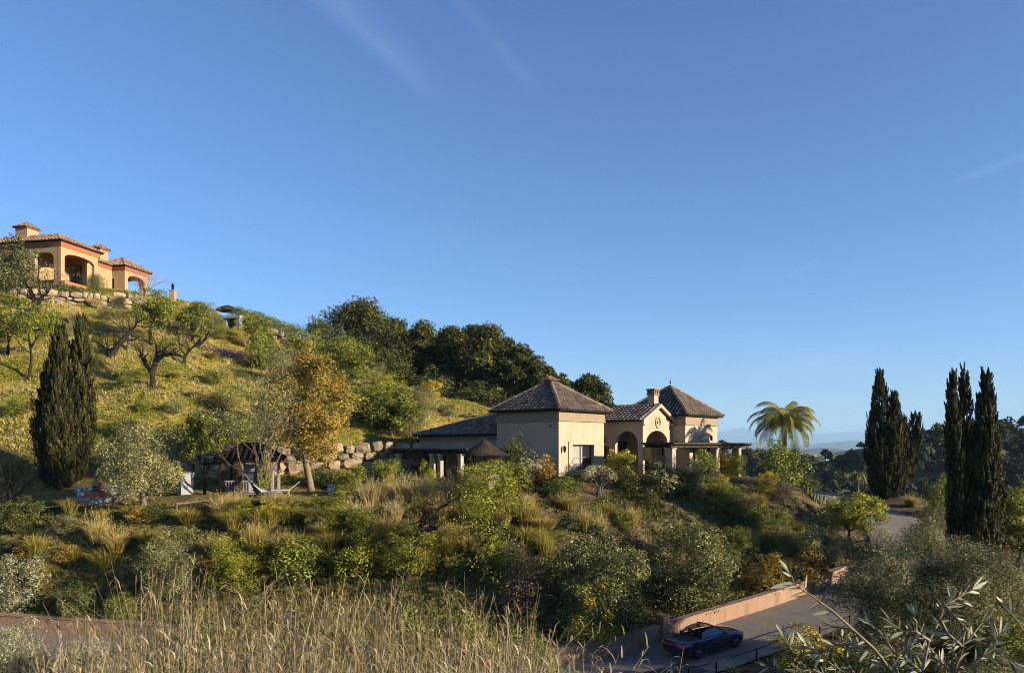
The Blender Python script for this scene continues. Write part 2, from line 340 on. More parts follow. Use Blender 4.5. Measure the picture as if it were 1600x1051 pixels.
gx = np.concatenate([np.arange(-125, -46, 1.0), np.arange(-46, 40, .38), np.arange(40, 86, 1.0)]); gy = np.concatenate([np.arange(-20, 36, .8), np.arange(36, 60, .32), np.arange(60, 108, .6), np.arange(108, 150, 2.0)])
X, Y = np.meshgrid(gx, gy); Z = H(X, Y)
edge = np.minimum(np.minimum(X-gx[0], gx[-1]-X), np.minimum(Y-gy[0], gy[-1]-Y))
Z = Z - 40*(1-sstep(edge/14))
nx, ny = len(gx), len(gy)
ii = np.arange(nx*ny).reshape(ny, nx)
faces = np.stack([ii[:-1, :-1], ii[:-1, 1:], ii[1:, 1:], ii[1:, :-1]], -1).reshape(-1, 4)
def zone(x, y):
    """1 on the grassy hill, 0 on the bare soil of the bank and beds"""
    hill = sstep((y-60)/6)*sstep((2-x)/8)
    bank = sstep((6-x)/10)*.35
    return np.clip(np.maximum(hill, bank)+.25*fbm(x, y, .12, 3, 11), 0, 1)
m, n, l, p, o = mat_base('hillside_ground')
a = n.new('ShaderNodeAttribute'); a.attribute_name = 'v'
tcx = n.new('ShaderNodeTexCoord')
def nz(scale, det=6):
    q = n.new('ShaderNodeTexNoise'); q.inputs['Scale'].default_value = scale; q.inputs['Detail'].default_value = det; q.inputs['Roughness'].default_value = .65
    l.new(tcx.outputs['Object'], q.inputs[0])
    r_ = n.new('ShaderNodeMapRange'); r_.inputs[1].default_value = .3; r_.inputs[2].default_value = .7; l.new(q.outputs['Fac'], r_.inputs[0]); return r_
r1 = ramp(n, [(.10, .11, .016), (.24, .22, .032), (.40, .32, .075), (.38, .285, .15)]); l.new(nz(.35).outputs[0], r1.inputs[0])
r2 = ramp(n, [(.04, .030, .018), (.095, .068, .044), (.17, .122, .08), (.065, .07, .02)]); l.new(nz(.8).outputs[0], r2.inputs[0])
mm = n.new('ShaderNodeMix'); mm.data_type = 'RGBA'; l.new(a.outputs['Fac'], mm.inputs['Factor']); l.new(r2.outputs[0], mm.inputs['A']); l.new(r1.outputs[0], mm.inputs['B'])
fv = n.new('ShaderNodeMix'); fv.data_type = 'RGBA'; fv.blend_type = 'MULTIPLY'; fv.inputs['Factor'].default_value = 1; fr = ramp(n, [(.45, .45, .45), (1.35, 1.3, 1.2)]); l.new(nz(5.5, 9).outputs[0], fr.inputs[0]); l.new(mm.outputs['Result'], fv.inputs['A']); l.new(fr.outputs[0], fv.inputs['B']); l.new(fv.outputs['Result'], p.inputs['Base Color']); p.inputs['Roughness'].default_value = 1; p.inputs['Specular IOR Level'].default_value = .05
b = n.new('ShaderNodeBump'); b.inputs['Strength'].default_value = .9; b.inputs['Distance'].default_value = .18; l.new(nz(3.5, 8).outputs[0], b.inputs['Height']); l.new(b.outputs[0], p.inputs['Normal'])
M['ground'] = m
tag(obj('hillside', np_mesh('hillside', np.stack([X.ravel(), Y.ravel(), Z.ravel()], 1), faces, zone(X.ravel(), Y.ravel()), 'ground', True)),
    'grassy hillside and planted garden bank carrying both villas', kind='structure')

# road: paved ribbon with near kerb, laid on the bench cut in the slope
m, n, l, p, o = mat_base('paving')
tcx = n.new('ShaderNodeTexCoord'); br = n.new('ShaderNodeTexBrick'); br.inputs['Scale'].default_value = 3.2
br.inputs['Color1'].default_value = (.27, .23, .19, 1); br.inputs['Color2'].default_value = (.20, .17, .145, 1); br.inputs['Mortar'].default_value = (.09, .078, .066, 1)
br.inputs['Mortar Size'].default_value = .03
mpx = n.new('ShaderNodeMapping'); mpx.inputs['Rotation'].default_value = (0, 0, .55); l.new(tcx.outputs['Object'], mpx.inputs[0]); l.new(mpx.outputs[0], br.inputs[0])
nq = n.new('ShaderNodeTexNoise'); nq.inputs['Scale'].default_value = .7; nq.inputs['Detail'].default_value = 6; l.new(tcx.outputs['Object'], nq.inputs[0])
mq = n.new('ShaderNodeMix'); mq.data_type = 'RGBA'; mq.blend_type = 'MULTIPLY'; mq.inputs['Factor'].default_value = .7
rq = ramp(n, [(.5, .45, .4), (1.25, 1.2, 1.15)]); l.new(nq.outputs['Fac'], rq.inputs[0])
l.new(br.outputs[0], mq.inputs['A']); l.new(rq.outputs[0], mq.inputs['B']); l.new(mq.outputs['Result'], p.inputs['Base Color'])
p.inputs['Roughness'].default_value = .9
b = n.new('ShaderNodeBump'); b.inputs['Strength'].default_value = .6; b.inputs['Distance'].default_value = .03; l.new(br.outputs['Fac'], b.inputs['Height']); b.invert = True; l.new(b.outputs[0], p.inputs['Normal'])
M['paving'] = m
M['shade_grey'] = m_noise('lane_shade_grey', [(.045, .045, .047), (.075, .073, .07)], 1.2, .9, .3, 40)  # dark grey standing in for shade on the paving
def ribbon(s0, s1, dz, i0=0, i1=None):
    R = RC[i0:i1]; Nn = RN[i0:i1]; k = len(R)
    cols = np.linspace(s0, s1, 6); V = []
    for s in cols: V.append(np.stack([R[:, 0]+Nn[:, 0]*s, R[:, 1]+Nn[:, 1]*s, R[:, 2]+dz], 1))
    V = np.stack(V, 1).reshape(-1, 3); q = np.arange(k*6).reshape(k, 6)
    Fc = np.stack([q[:-1, :-1], q[1:, :-1], q[1:, 1:], q[:-1, 1:]], -1).reshape(-1, 4)
    return V, Fc
V, Fc = ribbon(-RHW, RHW, 0.0)
tag(obj('road', np_mesh('road', V, Fc[:, ::-1], np.zeros(len(V)), 'paving')), 'block paved drive climbing along the pink wall', kind='structure')
V, Fc = ribbon(-RHW+.35, -.6, 0.008, 0, 50)  # strip that paints shade over the near half of the drive
tag(obj('lane_shade', np_mesh('lane_shade', V, Fc[:, ::-1], np.zeros(len(V)), 'shade_grey')), 'dark strip painted as shade over the near lane of the drive', kind='structure')

# the country beyond: valley floor to the horizon, wooded ridges, blue mountains
M['valley'] = m_noise('valley_scrub', [(.035, .045, .018), (.075, .08, .03), (.13, .11, .06)], .01, 1, 0)
mb = MB(); mb.add([(-55000, -30000, -70), (55000, -30000, -70), (55000, 45000, -70), (-55000, 45000, -70)], [(0, 1, 2, 3)])
tag(mb.build('valley_ground', 'valley'), 'scrubby valley floor running out to the mountains', kind='structure')
def ridge(name, label, d0, prof, depth, base, mat, seed, amp, nseg=160, rows=14):
    """a ridge whose crest rises to the given (photo column, photo row) profile at distance d0"""
    pxs = np.linspace(prof[0][0], prof[-1][0], nseg); top = np.interp(pxs, [q[0] for q in prof], [q[1] for q in prof])
    xs = (pxs-800)/F_PX*d0; zt = (HOR-top)/F_PX*d0
    V = []
    for r in range(-rows, rows+1):
        t = r/rows; yy = d0+t*depth+fbm(xs, xs*0+r*depth*.03, 4/abs(xs[-1]-xs[0]), 3, seed)*depth*.15
        k = (1-abs(t))**.8 if r else 1
        zz = base+(zt-base)*k + amp*fbm(xs, yy*1.0, 14/abs(xs[-1]-xs[0]), 5, seed+1)*(.25+.75*(1-k)**.5)
        V.append(np.stack([xs*(yy/d0) if False else xs, yy, zz], 1))
    V = np.stack(V, 0); q = np.arange(V.shape[0]*nseg).reshape(V.shape[0], nseg)
    Fc = np.stack([q[:-1, :-1], q[:-1, 1:], q[1:, 1:], q[1:, :-1]], -1).reshape(-1, 4)
    o = tag(obj(name, np_mesh(name, V.reshape(-1, 3), Fc, np.zeros(V.shape[0]*nseg), mat, True)), label, kind='structure')
    return V
ridge('mountain_range', 'far blue mountain range with a pointed peak', 30000, [(300, 700), (700, 690), (900, 684), (1060, 680), (1120, 674), (1142, 671), (1155, 667), (1168, 671), (1190, 680), (1215, 684), (1240, 680), (1275, 677), (1300, 675), (1340, 674), (1400, 678), (1500, 684), (1700, 690), (2300, 697)], 5000, -70, 'valley', 21, 45, 220)
ridge('mountain_foothill', 'hazy blue foothills in front of the mountains', 14000, [(500, 702), (1000, 698), (1120, 694), (1180, 690), (1230, 696), (1262, 694), (1300, 690), (1340, 688), (1420, 692), (1600, 696), (2100, 705)], 2500, -70, 'valley', 31, 26, 200)
ridge('valley_hill', 'low hazy hills on the valley floor', 5500, [(500, 712), (1000, 708), (1200, 706), (1250, 703), (1290, 699), (1330, 703), (1400, 706), (1700, 708), (2100, 712)], 900, -70, 'valley', 41, 10, 160)
ridge('settled_hill', 'low wooded hill with tiny white houses in the valley', 900, [(900, 728), (1100, 722), (1200, 716), (1240, 712), (1270, 711), (1300, 709), (1330, 704), (1360, 700), (1420, 697), (1600, 700), (1900, 715)], 260, -70, 'valley', 45, 4, 160)
RV = ridge('wooded_ridge', 'dark wooded hill closing the valley on the right', 330, [(860, 735), (1000, 722), (1120, 712), (1160, 708), (1200, 712), (1250, 716), (1290, 724), (1320, 716), (1350, 702), (1400, 694), (1440, 687), (1500, 682), (1560, 674), (1600, 668), (1700, 662), (1900, 665), (2300, 690)], 150, -60, 'valley', 51, 4, 170)

# ------------------------------------------------------------------ vegetation builders
def rand_unit(r, n):
    v = r.normal(size=(n, 3)); return v/np.linalg.norm(v, axis=1)[:, None]
def leaf_quads(P, Nrm, r, size, aspect=.5, vary=.4, up=None):
    """diamond leaves at P facing roughly Nrm"""
    n = len(P); t = rand_unit(r, n)
    if up is not None: t = t*(1-up)+np.array([0, 0, 1.0])*up
    t = t-Nrm*np.sum(t*Nrm, 1)[:, None]*.7; t /= np.linalg.norm(t, axis=1)[:, None]+1e-9
    b = np.cross(Nrm, t); b /= np.linalg.norm(b, axis=1)[:, None]+1e-9
    L = (size*(1-vary+2*vary*r.random(n)))[:, None]; W = L*aspect
    V = np.stack([P-t*L*.5, P+b*W*.5, P+t*L*.5, P-b*W*.5], 1).reshape(-1, 3)
    F = np.arange(n*4).reshape(n, 4)
    return V, F
def crown_mesh(name, mat, blobs, n, size, seed=0, aspect=.55, shell=.5, jitter=.35, up=None, bias=0.0, out=.55):
    """leaf-sized faces spread through a set of uneven clumps (x,y,z,rx,ry,rz)"""
    r = np.random.default_rng(seed); B = np.array(blobs, float)
    wgt = (B[:, 3]*B[:, 4]+B[:, 3]*B[:, 5]+B[:, 4]*B[:, 5]); k = r.choice(len(B), n, p=wgt/wgt.sum())
    u = rand_unit(r, n); u[:, 2] = np.where((u[:, 2] < -.35) & (r.random(n) < .5), -u[:, 2], u[:, 2])
    rr = shell+(1-shell)*r.random(n)**.7; rr *= 1+jitter*(r.random(n)-.5)*.8
    P = B[k, :3]+u*rr[:, None]*B[k, 3:6]
    nr = u*out+rand_unit(r, n)*(1-out)+np.array([0, 0, .15]); nr /= np.linalg.norm(nr, axis=1)[:, None]
    V, F = leaf_quads(P, nr, r, size, aspect, .4, up)
    bv = r.normal(0, .13, len(B)); val = np.clip(.45+bias+bv[k]+r.normal(0, .27, n), 0, 1)
    return np_mesh(name, V, F, np.repeat(val, 4), mat)
def blobs_in(seed, n, rx, ry, rz, cz, br=(.28, .5), flat=.85, low=0.0):
    """clumps filling an ellipsoid crown with an uneven outline"""
    r = np.random.default_rng(seed); out = []
    for i in range(n):
        u = rand_unit(r, 1)[0]; q = r.random()**.45*.9
        if u[2] < 0: u[2] *= (1-low)
        s = r.uniform(*br); m = (rx*ry*rz)**(1/3)
        out.append((u[0]*q*rx, u[1]*q*ry, cz+u[2]*q*rz, s*m*r.uniform(.85, 1.2), s*m*r.uniform(.85, 1.2), s*m*flat*r.uniform(.8, 1.15)))
    return out
def grow(mb, p, d, L, r0, depth, rng, kids=3, wob=.22, up=.12, ratio=.66, spread=.85, tips=None, nseg=4):
    """a branching limb; collects the tips"""
    p = Vector(p); d = Vector(d).normalized(); pts = [p.copy()]; rs = [r0]; dirs = [d.copy()]
    for i in range(nseg):
        d = (d+Vector((rng.gauss(0, wob), rng.gauss(0, wob), rng.gauss(0, wob)+up))).normalized()
        p = p+d*(L/nseg); pts.append(p.copy()); rs.append(r0*(1-.55*(i+1)/nseg)); dirs.append(d.copy())
    mb.tube(pts, rs, 7 if depth > 2 else (5 if depth > 1 else 3), cap=False, val=rng.random())
    if depth <= 1:
        if tips is not None: tips.append(pts[-1])
        return
    for k in range(kids):
        i = rng.choice(range(max(1, nseg//2), nseg+1)) if k else nseg
        a = Vector((rng.gauss(0, 1), rng.gauss(0, 1), rng.gauss(0, .6))).normalized()
        nd = (dirs[i]+a*spread).normalized()
        grow(mb, pts[i], nd, L*ratio*rng.uniform(.75, 1.2), rs[i]*.72, depth-1, rng, kids, wob, up, ratio, spread, tips, nseg)
def limbs(mb, base, top, r0, spreads, rng, n=5, depth=2):
    """tapered trunk from base to top with limbs reaching out into the crown"""
    base = Vector(base); top = Vector(top); mid = (base+top)*.5+Vector((rng.uniform(-.08, .08), rng.uniform(-.08, .08), 0))*(top-base).length
    mb.tube([base-Vector((0, 0, .35)), base, base.lerp(mid, .6), mid, mid.lerp(top, .6), top], [r0*1.35, r0*1.15, r0*.95, r0*.85, r0*.7, r0*.45], 8, False)
    for k in range(n):
        q = mid.lerp(top, rng.uniform(-.1, 1)); a = k*2.4+rng.random()
        grow(mb, q, (math.cos(a), math.sin(a), rng.uniform(.3, .9)), spreads*rng.uniform(.6, 1), r0*.45, depth, rng, 3, .2, .1)

_bush = {}
def bush_variant(kind, k):
    """unit sized shrub crowns and stems, shared between look-alikes"""
    if (kind, k) in _bush: return _bush[(kind, k)]
    sd = hash(kind) % 97 if False else sum(map(ord, kind))+k*13
    par = {  # n leaves, leaf size, aspect, clumps, clump radius, flatness
      'green': (5200, .085, .5, 34, (.26, .42)), 'bright': (5200, .08, .5, 36, (.22, .38)), 'dark': (5600, .085, .5, 34, (.26, .42)), 'yellow': (4200, .10, .5, 34, (.2, .34)),
      'grey': (6000, .07, .35, 30, (.25, .4)), 'purple': (7000, .06, .4, 26, (.35, .5)), 'red': (3600, .11, .5, 28, (.24, .4)), 'laurel': (6000, .09, .45, 40, (.2, .36)),
      'olive': (8000, .075, .28, 44, (.22, .36)), 'gold': (6000, .075, .5, 44, (.2, .34)), 'ball': (8000, .055, .5, 1, (.9, .9)), 'laurel_big': (26000, .046, .45, 70, (.16, .3)), 'yellow_big': (9000, .06, .5, 50, (.15, .28)), 'olive_big': (18000, .05, .28, 60, (.18, .3)), 'bright_big': (14000, .05, .45, 60, (.16, .3)), 'hedge': (9000, .05, .5, 1, (1, 1))}[kind]
    n_, sz, asp, nb, br = par
    if kind == 'ball':
        bl = [(0, 0, 1.0, .95, .95, .95)]+[(*(rand_unit(np.random.default_rng(sd+i), 1)[0]*.45+np.array([0, 0, 1.0])), .52, .52, .52) for i in range(9)]
        mt = 'dark'
    else:
        bl = blobs_in(sd, nb, 1, 1, .95, .90, br, .9, 0)+[(math.cos(j*1.05)*.55, math.sin(j*1.05)*.55, .28, .42, .42, .34) for j in range(6)]; mt = kind.replace('_big', '')
    me = crown_mesh('crown_'+kind, mt, bl, n_, sz, sd, asp, .45)
    co = np.empty(len(me.vertices)*3, np.float32); me.vertices.foreach_get('co', co); co = co.reshape(-1, 3)      # normalise the outline to a unit dome
    co[:, :2] /= np.percentile(np.hypot(co[:, 0], co[:, 1]), 96.5)/1.05; co[:, 2] *= 1.92/np.percentile(co[:, 2], 98.5)
    me.vertices.foreach_set('co', co.ravel()); me.update()
    rng = random.Random(sd); mb = MB()
    for j in range(7):
        a = j*.9+rng.random()
        grow(mb, (math.cos(a)*.08, math.sin(a)*.08, -.12), (math.cos(a)*.5, math.sin(a)*.5, 1), .75, .028, 3, rng, 3, .15, .1)
    st = mb.mesh('stem_'+kind, 'bark')
    _bush[(kind, k)] = (me, st); return me, st
_bk = [0]
def bush(px, pyb, wpx, hpx, kind, label, name='shrub', cat='shrub', group=None, d=None, k=None, dmin=24.0, mat=None, deep=1.0, lift=0.0):
    p = hit(px, pyb, dmin) if d is None else Vector(((px-800)/F_PX*d, d, h1((px-800)/F_PX*d, d)))
    _bk[0] += 1; k = _bk[0] % 3 if k is None else k
    me, st = bush_variant(kind, k)
    t = thing(name, label, cat, p-Vector((0, 0, .05-lift)), 0, group)
    sx = wpx/F_PX*p.y/2/1.05; sz_ = hpx/F_PX*p.y/1.95
    rz = random.Random(_bk[0]*7).uniform(0, 6.28)
    # scale the parts, not the base
    for nm, data in (('foliage', me), ('stems', st)):
        o = obj(nm, data, t); o.scale = (sx, sx*deep, sz_); o.rotation_euler = (0, 0, rz) if deep == 1.0 else (0, 0, 0)
    return t

def tree(px, pyb, label, name, mat, bark, blobs, n, size, seed, trunk_h, r0, d=None, dmin=24.0, aspect=.5, shell=.4, bias=0, spread=None, lean=(0, 0), group=None, cat='tree', up=None, nl=6):
    """a tree with its own crown; blobs are in metres above the base"""
    p = hit(px, pyb, dmin) if d is None else Vector(((px-800)/F_PX*d, d, h1((px-800)/F_PX*d, d)))
    t = thing(name, label, cat, p, 0, group); rng = random.Random(seed)
    mb = MB(); limbs(mb, (0, 0, -.1), (lean[0], lean[1], trunk_h), r0, spread or trunk_h*.5, rng, nl, 3)
    mb.build('trunk', bark, t, True)
    obj('crown', crown_mesh(name+'_crown', mat, blobs, n, size, seed, aspect, shell, .35, up, bias), t)
    return t, p

def cypress(px, pyb, spires, label, name='cypress_tree', d=None, seed=1, dens=1.0, stray=0.06):
    """spires: (dx, dy, height, radius, power) in metres; each a flame of upright sprays"""
    p = hit(px, pyb) if d is None else Vector(((px-800)/F_PX*d, d, h1((px-800)/F_PX*d, d)))
    t = thing(name, label, 'tree', p); r = np.random.default_rng(seed); mb = MB()
    VV = []; FF = []; AA = []; off = 0
    for (dx, dy, hh, R, lo) in spires:
        mb.tube([(dx*.3, dy*.3, -.4), (dx*.6, dy*.6, hh*.2), (dx, dy, hh*.6), (dx, dy, hh*.93)], [R*.18, R*.13, R*.07, .02], 7, False)
        # upright plumes packed round the stem, their tips free of the outline
        npl = int(34*hh*R*dens); per = 70
        z = r.random(npl)**.9*.97; th = r.random(npl)*2*np.pi
        prof = np.where(z < lo, .6+.4*np.sin(z/lo*np.pi/2), (1-(z-lo)/(1-lo))**.8*.97+.03)
        lob = 1+.12*np.sin(th*5+dx*7+z*9)+.10*np.sin(th*9-z*23+dx)
        q0 = R*prof*lob*(.55+.38*r.random(npl)**.5); L = r.uniform(.55, 1.5, npl)*(.55+.45*prof); q0 = np.where(r.random(npl) < stray, q0*1.22, q0); tipn = max(10, int(npl*.07)); z[:tipn] = r.uniform(.80, 1.0, tipn); q0[:tipn] *= .12; prof[:tipn] = .12; L[:tipn] = r.uniform(.5, .9, tipn)
        f = np.clip(z*1.4, 0, 1); bx = dx*(.35+.65*f)+q0*np.cos(th); by = dy*(.35+.65*f)+q0*np.sin(th); bz = z*hh*.98
        k = np.repeat(np.arange(npl), per); n = len(k); u = r.random(n); pr = ((.08+.09*R)*(1-u**1.5)+.015)*(.35+.65*prof[k]); a2 = r.random(n)*6.283; rr = pr*r.random(n)**.5*(.7+.5*R/1.3)
        ou = (.10+.16*r.random(npl))[k]*u
        P = np.stack([bx[k]+np.cos(th[k])*ou+rr*np.cos(a2), by[k]+np.sin(th[k])*ou+rr*np.sin(a2), bz[k]+u*L[k]+.1], 1)
        nr = np.stack([np.cos(th[k]), np.sin(th[k]), np.zeros(n)], 1)*.6+np.stack([np.cos(a2), np.sin(a2), np.zeros(n)], 1)*.6+rand_unit(r, n)*.5; nr /= np.linalg.norm(nr, axis=1)[:, None]
        V, F = leaf_quads(P, nr, r, .17, .36, .5, .8)
        VV.append(V); FF.append(F+off); off += len(V)
        tone = r.normal(.38, .16, npl); AA.append(np.repeat(np.clip(tone[k]+.25*u+r.normal(0, .12, n), 0, 1), 4))
    mb.build('trunk', 'bark', t, True)
    obj('crown', np_mesh('cypress_crown', np.concatenate(VV), np.concatenate(FF), np.concatenate(AA), 'cypress'), t)
    return t

def blades(P, r, nper, hgt, wid, spread, val, lean=.5, mat='grass', name='grass', curve=True):
    """tufts of arching blades; P (n,3) roots, hgt/val per root"""
    n = len(P); k = np.repeat(np.arange(n), nper); m_ = len(k)
    th = r.random(m_)*2*np.pi; out = r.random(m_)**.7
    dirv = np.stack([np.cos(th), np.sin(th)], 1); h = hgt[k]*r.uniform(.55, 1.1, m_)
    root = P[k].copy(); root[:, :2] += dirv*(spread*out)[:, None]*.35; root[:, 2] -= .04
    w_ = wid*r.uniform(.6, 1.3, m_); side = np.stack([-dirv[:, 1], dirv[:, 0]], 1)
    ph = r.random(m_)*6.28; side = np.stack([np.cos(ph), np.sin(ph)], 1)
    mid = root.copy(); mid[:, :2] += dirv*(lean*h*.28*out)[:, None]; mid[:, 2] += h*.6
    tip = root.copy(); tip[:, :2] += dirv*(lean*h*.85*out)[:, None]; tip[:, 2] += h*(1-.25*out*lean)
    def off(p_, s): q = p_.copy(); q[:, :2] += side*(w_*s)[:, None]; return q
    V = np.stack([off(root, -.5), off(root, .5), off(mid, .38), off(mid, -.38), tip], 1).reshape(-1, 3)
    b0 = np.arange(m_)*5
    F = np.concatenate([np.stack([b0, b0+1, b0+2], 1), np.stack([b0, b0+2, b0+3], 1), np.stack([b0+3, b0+2, b0+4], 1)], 0)
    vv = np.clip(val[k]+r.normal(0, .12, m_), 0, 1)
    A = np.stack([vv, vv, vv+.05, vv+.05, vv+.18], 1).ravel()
    return np_mesh(name, V, F, A, mat)

_tus = {}
def tussock(px, pyb, wpx, hpx, label, tone=0, group=None, d=None, dmin=24.0, p=None, name='grass_tussock'):
    if p is None: p = hit(px, pyb, dmin) if d is None else Vector(((px-800)/F_PX*d, d, h1((px-800)/F_PX*d, d)))
    _bk[0] += 1; k = (_bk[0] % 4, tone)
    if k not in _tus:
        r = np.random.default_rng(400+k[0]*10+tone)
        # fountain of fine blades with feathery tips
        a = blades(r.normal(0, .13, (5, 3))*np.array([1, 1, 0]), r, 170, np.array([1.0, .9, .8, .95, .7]), .020, .6, np.array([[.30, .55, .72][tone]]*5)+r.normal(0, .1, 5), 1.15, 'tussock', 'tussock_blades')
        nst = 70; th = r.random(nst)*6.28; ou = r.random(nst)**.6*.62; z0 = r.uniform(.75, 1.05, nst)
        T = np.stack([np.cos(th)*ou, np.sin(th)*ou, z0-ou*.4], 1); PP = np.repeat(T, 7, 0); z = np.tile(np.linspace(0, 1, 7), nst)
        PP = PP*(1+.22*z[:, None]); PP += r.normal(0, .014, PP.shape)
        V, F = leaf_quads(PP, rand_unit(r, len(PP)), r, .055, .22, .3, .85)
        b_ = np_mesh('tussock_plumes', V, F, np.full(len(V), .8), 'tussock'); _tus[k] = (a, b_)
    a, b_ = _tus[k]; t = thing(name, label, 'grass', p, 0, group)
    rz = random.Random(_bk[0]).uniform(0, 6.28); sx = wpx/F_PX*p.y/1.25; sz_ = hpx/F_PX*p.y/1.15
    for nm, me in (('blades', a),)+((('plumes', b_),) if tone else ()):
        o = obj(nm, me, t); o.scale = (sx, sx, sz_); o.rotation_euler = (0, 0, rz); o['kind'] = 'stuff'
    return t

_sw = {}
def sword(p, R, label, n=60, trunk=0.0, name='yucca_plant', mat='agave', droop=.5, cat='plant', wid=.05):
    """rosette of sword leaves on a short trunk"""
    t = thing(name, label, cat, p); r = random.Random(int(p.x*100)); mb = MB(); tb = MB()
    if trunk: tb.tube([(0, 0, -.3), (0.02, 0, trunk*.5), (0, 0, trunk)], [.16, .13, .12], 8); tb.build('trunk', 'greybark', t, True)
    for i in range(n):
        a = r.uniform(0, 6.283); e = r.uniform(-.15, 1.35); L = R*r.uniform(.75, 1.1); c = Vector((math.cos(a), math.sin(a), 0)); sd_ = Vector((-math.sin(a), math.cos(a), 0))
        pts = []
        for j in range(4):
            s = j/3; ee = e-droop*s*s; pts.append(Vector((0, 0, trunk))+(c*math.cos(ee)+Vector((0, 0, 1))*math.sin(ee))*L*s)
        wv = [wid, wid*.9, wid*.55, .004]; vs = []
        for q, w_ in zip(pts, wv): vs += [q-sd_*w_, q+sd_*w_]
        mb.add(vs, [(0, 1, 3, 2), (2, 3, 5, 4), (4, 5, 7, 6)], r.random())
    mb.build('leaves', mat, t); return t

# ------------------------------------------------------------------ building helpers
def wall(mb, o, xd, nd, L, hf, ops=(), th=.35, z0=0.0):
    """wall of length L from o along xd, thickness th along nd, height hf(x), with openings (x0,x1,zb,zs,rise): springing zs, arch rise"""
    o = Vector(o); xd = Vector(xd); nd = Vector(nd)
    if not callable(hf): hh = hf; hf = lambda x: hh
    xs = {0.0, L, L/2}
    for (a, b, zb, zs, rise) in ops:
        k = 12 if rise else 1
        for i in range(k+1): xs.add(a+(b-a)*i/k)
    xs = sorted(xs)
    def P(x, z, t): return o+xd*x+nd*(t*th)+Vector((0, 0, z))
    def slab(x0, x1, a0, a1, b0, b1):
        mb.hexa([P(x0, a0, 0), P(x1, a1, 0), P(x1, a1, 1), P(x0, a0, 1), P(x0, b0, 0), P(x1, b1, 0), P(x1, b1, 1), P(x0, b0, 1)])
    for x0, x1 in zip(xs[:-1], xs[1:]):
        if x1-x0 < 1e-5: continue
        mid = (x0+x1)/2; op = [q for q in ops if q[0] < mid < q[1]]
        if not op: slab(x0, x1, z0, z0, hf(x0), hf(x1)); continue
        a, b, zb, zs, rise = op[0]
        top = lambda x: zs+(rise*math.sqrt(max(0, 1-((x-(a+b)/2)/((b-a)/2))**2)) if rise else 0)
        if zb > z0: slab(x0, x1, z0, z0, zb, zb)
        slab(x0, x1, top(x0), top(x1), hf(x0), hf(x1))
def roof_plane(mb, e0, e1, t0, t1, th=.12):
    vs = [Vector(q) for q in (e0, e1, t1, t0)]; dn = Vector((0, 0, -th))
    mb.hexa([v+dn for v in vs]+vs)
def tiles(mb, e0, e1, t0, t1, pitch=.36, tl=.46, rr=.12, rng=None):
    """barrel tiles in courses over the roof plane eave e0-e1, top t0-t1"""
    rng = rng or random.Random(5)
    e0, e1, t0, t1 = map(Vector, (e0, e1, t0, t1)); U = (e1-e0); Lu = U.length; U.normalize()
    q = (t0-e0); vup = q-U*q.dot(U); vm = vup.length; vup.normalize(); nrm = U.cross(vup)
    if nrm.z < 0: nrm = -nrm
    a = q.dot(U); b = (t1-e0).dot(U); n = max(2, int(Lu/pitch))
    for i in range(n):
        u = (i+.5)*Lu/n
        vmax = vm
        if u < a and a > 0: vmax = vm*u/a
        if u > b and b < Lu: vmax = min(vmax, vm*(Lu-u)/(Lu-b))
        v = -.07
        while v < vmax-.08:
            v1 = min(v+tl+.05, vmax+.04); va = rng.random(); vs = []
            jit = rng.uniform(-.012, .012)
            for (vv, r_, lift) in ((v, rr, .045), (v1, rr*.82, .012)):
                c = e0+U*(u+jit)+vup*vv+nrm*lift
                for k in range(5):
                    w_ = math.pi*k/4; vs.append(c-U*(math.cos(w_)*r_)+nrm*(math.sin(w_)*r_))
            mb.add(vs, [(k, k+1, k+6, k+5) for k in range(4)]+[(4, 3, 2, 1, 0)], va)
            v += tl
def caps(mb, p, q, rr=.11, tl=.4, rng=None):
    rng = rng or random.Random(9); p = Vector(p); q = Vector(q); d = q-p; L = d.length; d.normalize(); n = max(1, int(L/tl))
    sd_ = d.cross(Vector((0, 0, 1))).normalized(); up = sd_.cross(d)
    for i in range(n):
        vs = []
        for (s, r_, lf) in ((i*L/n-.03, rr, .06), ((i+1)*L/n+.03, rr*.82, .03)):
            c = p+d*s+up*lf
            for k in range(5): w_ = math.pi*k/4; vs.append(c-sd_*(math.cos(w_)*r_)+up*(math.sin(w_)*r_))
        mb.add(vs, [(k, k+1, k+6, k+5) for k in range(4)]+[(4, 3, 2, 1, 0)], rng.random()*.6+.4)
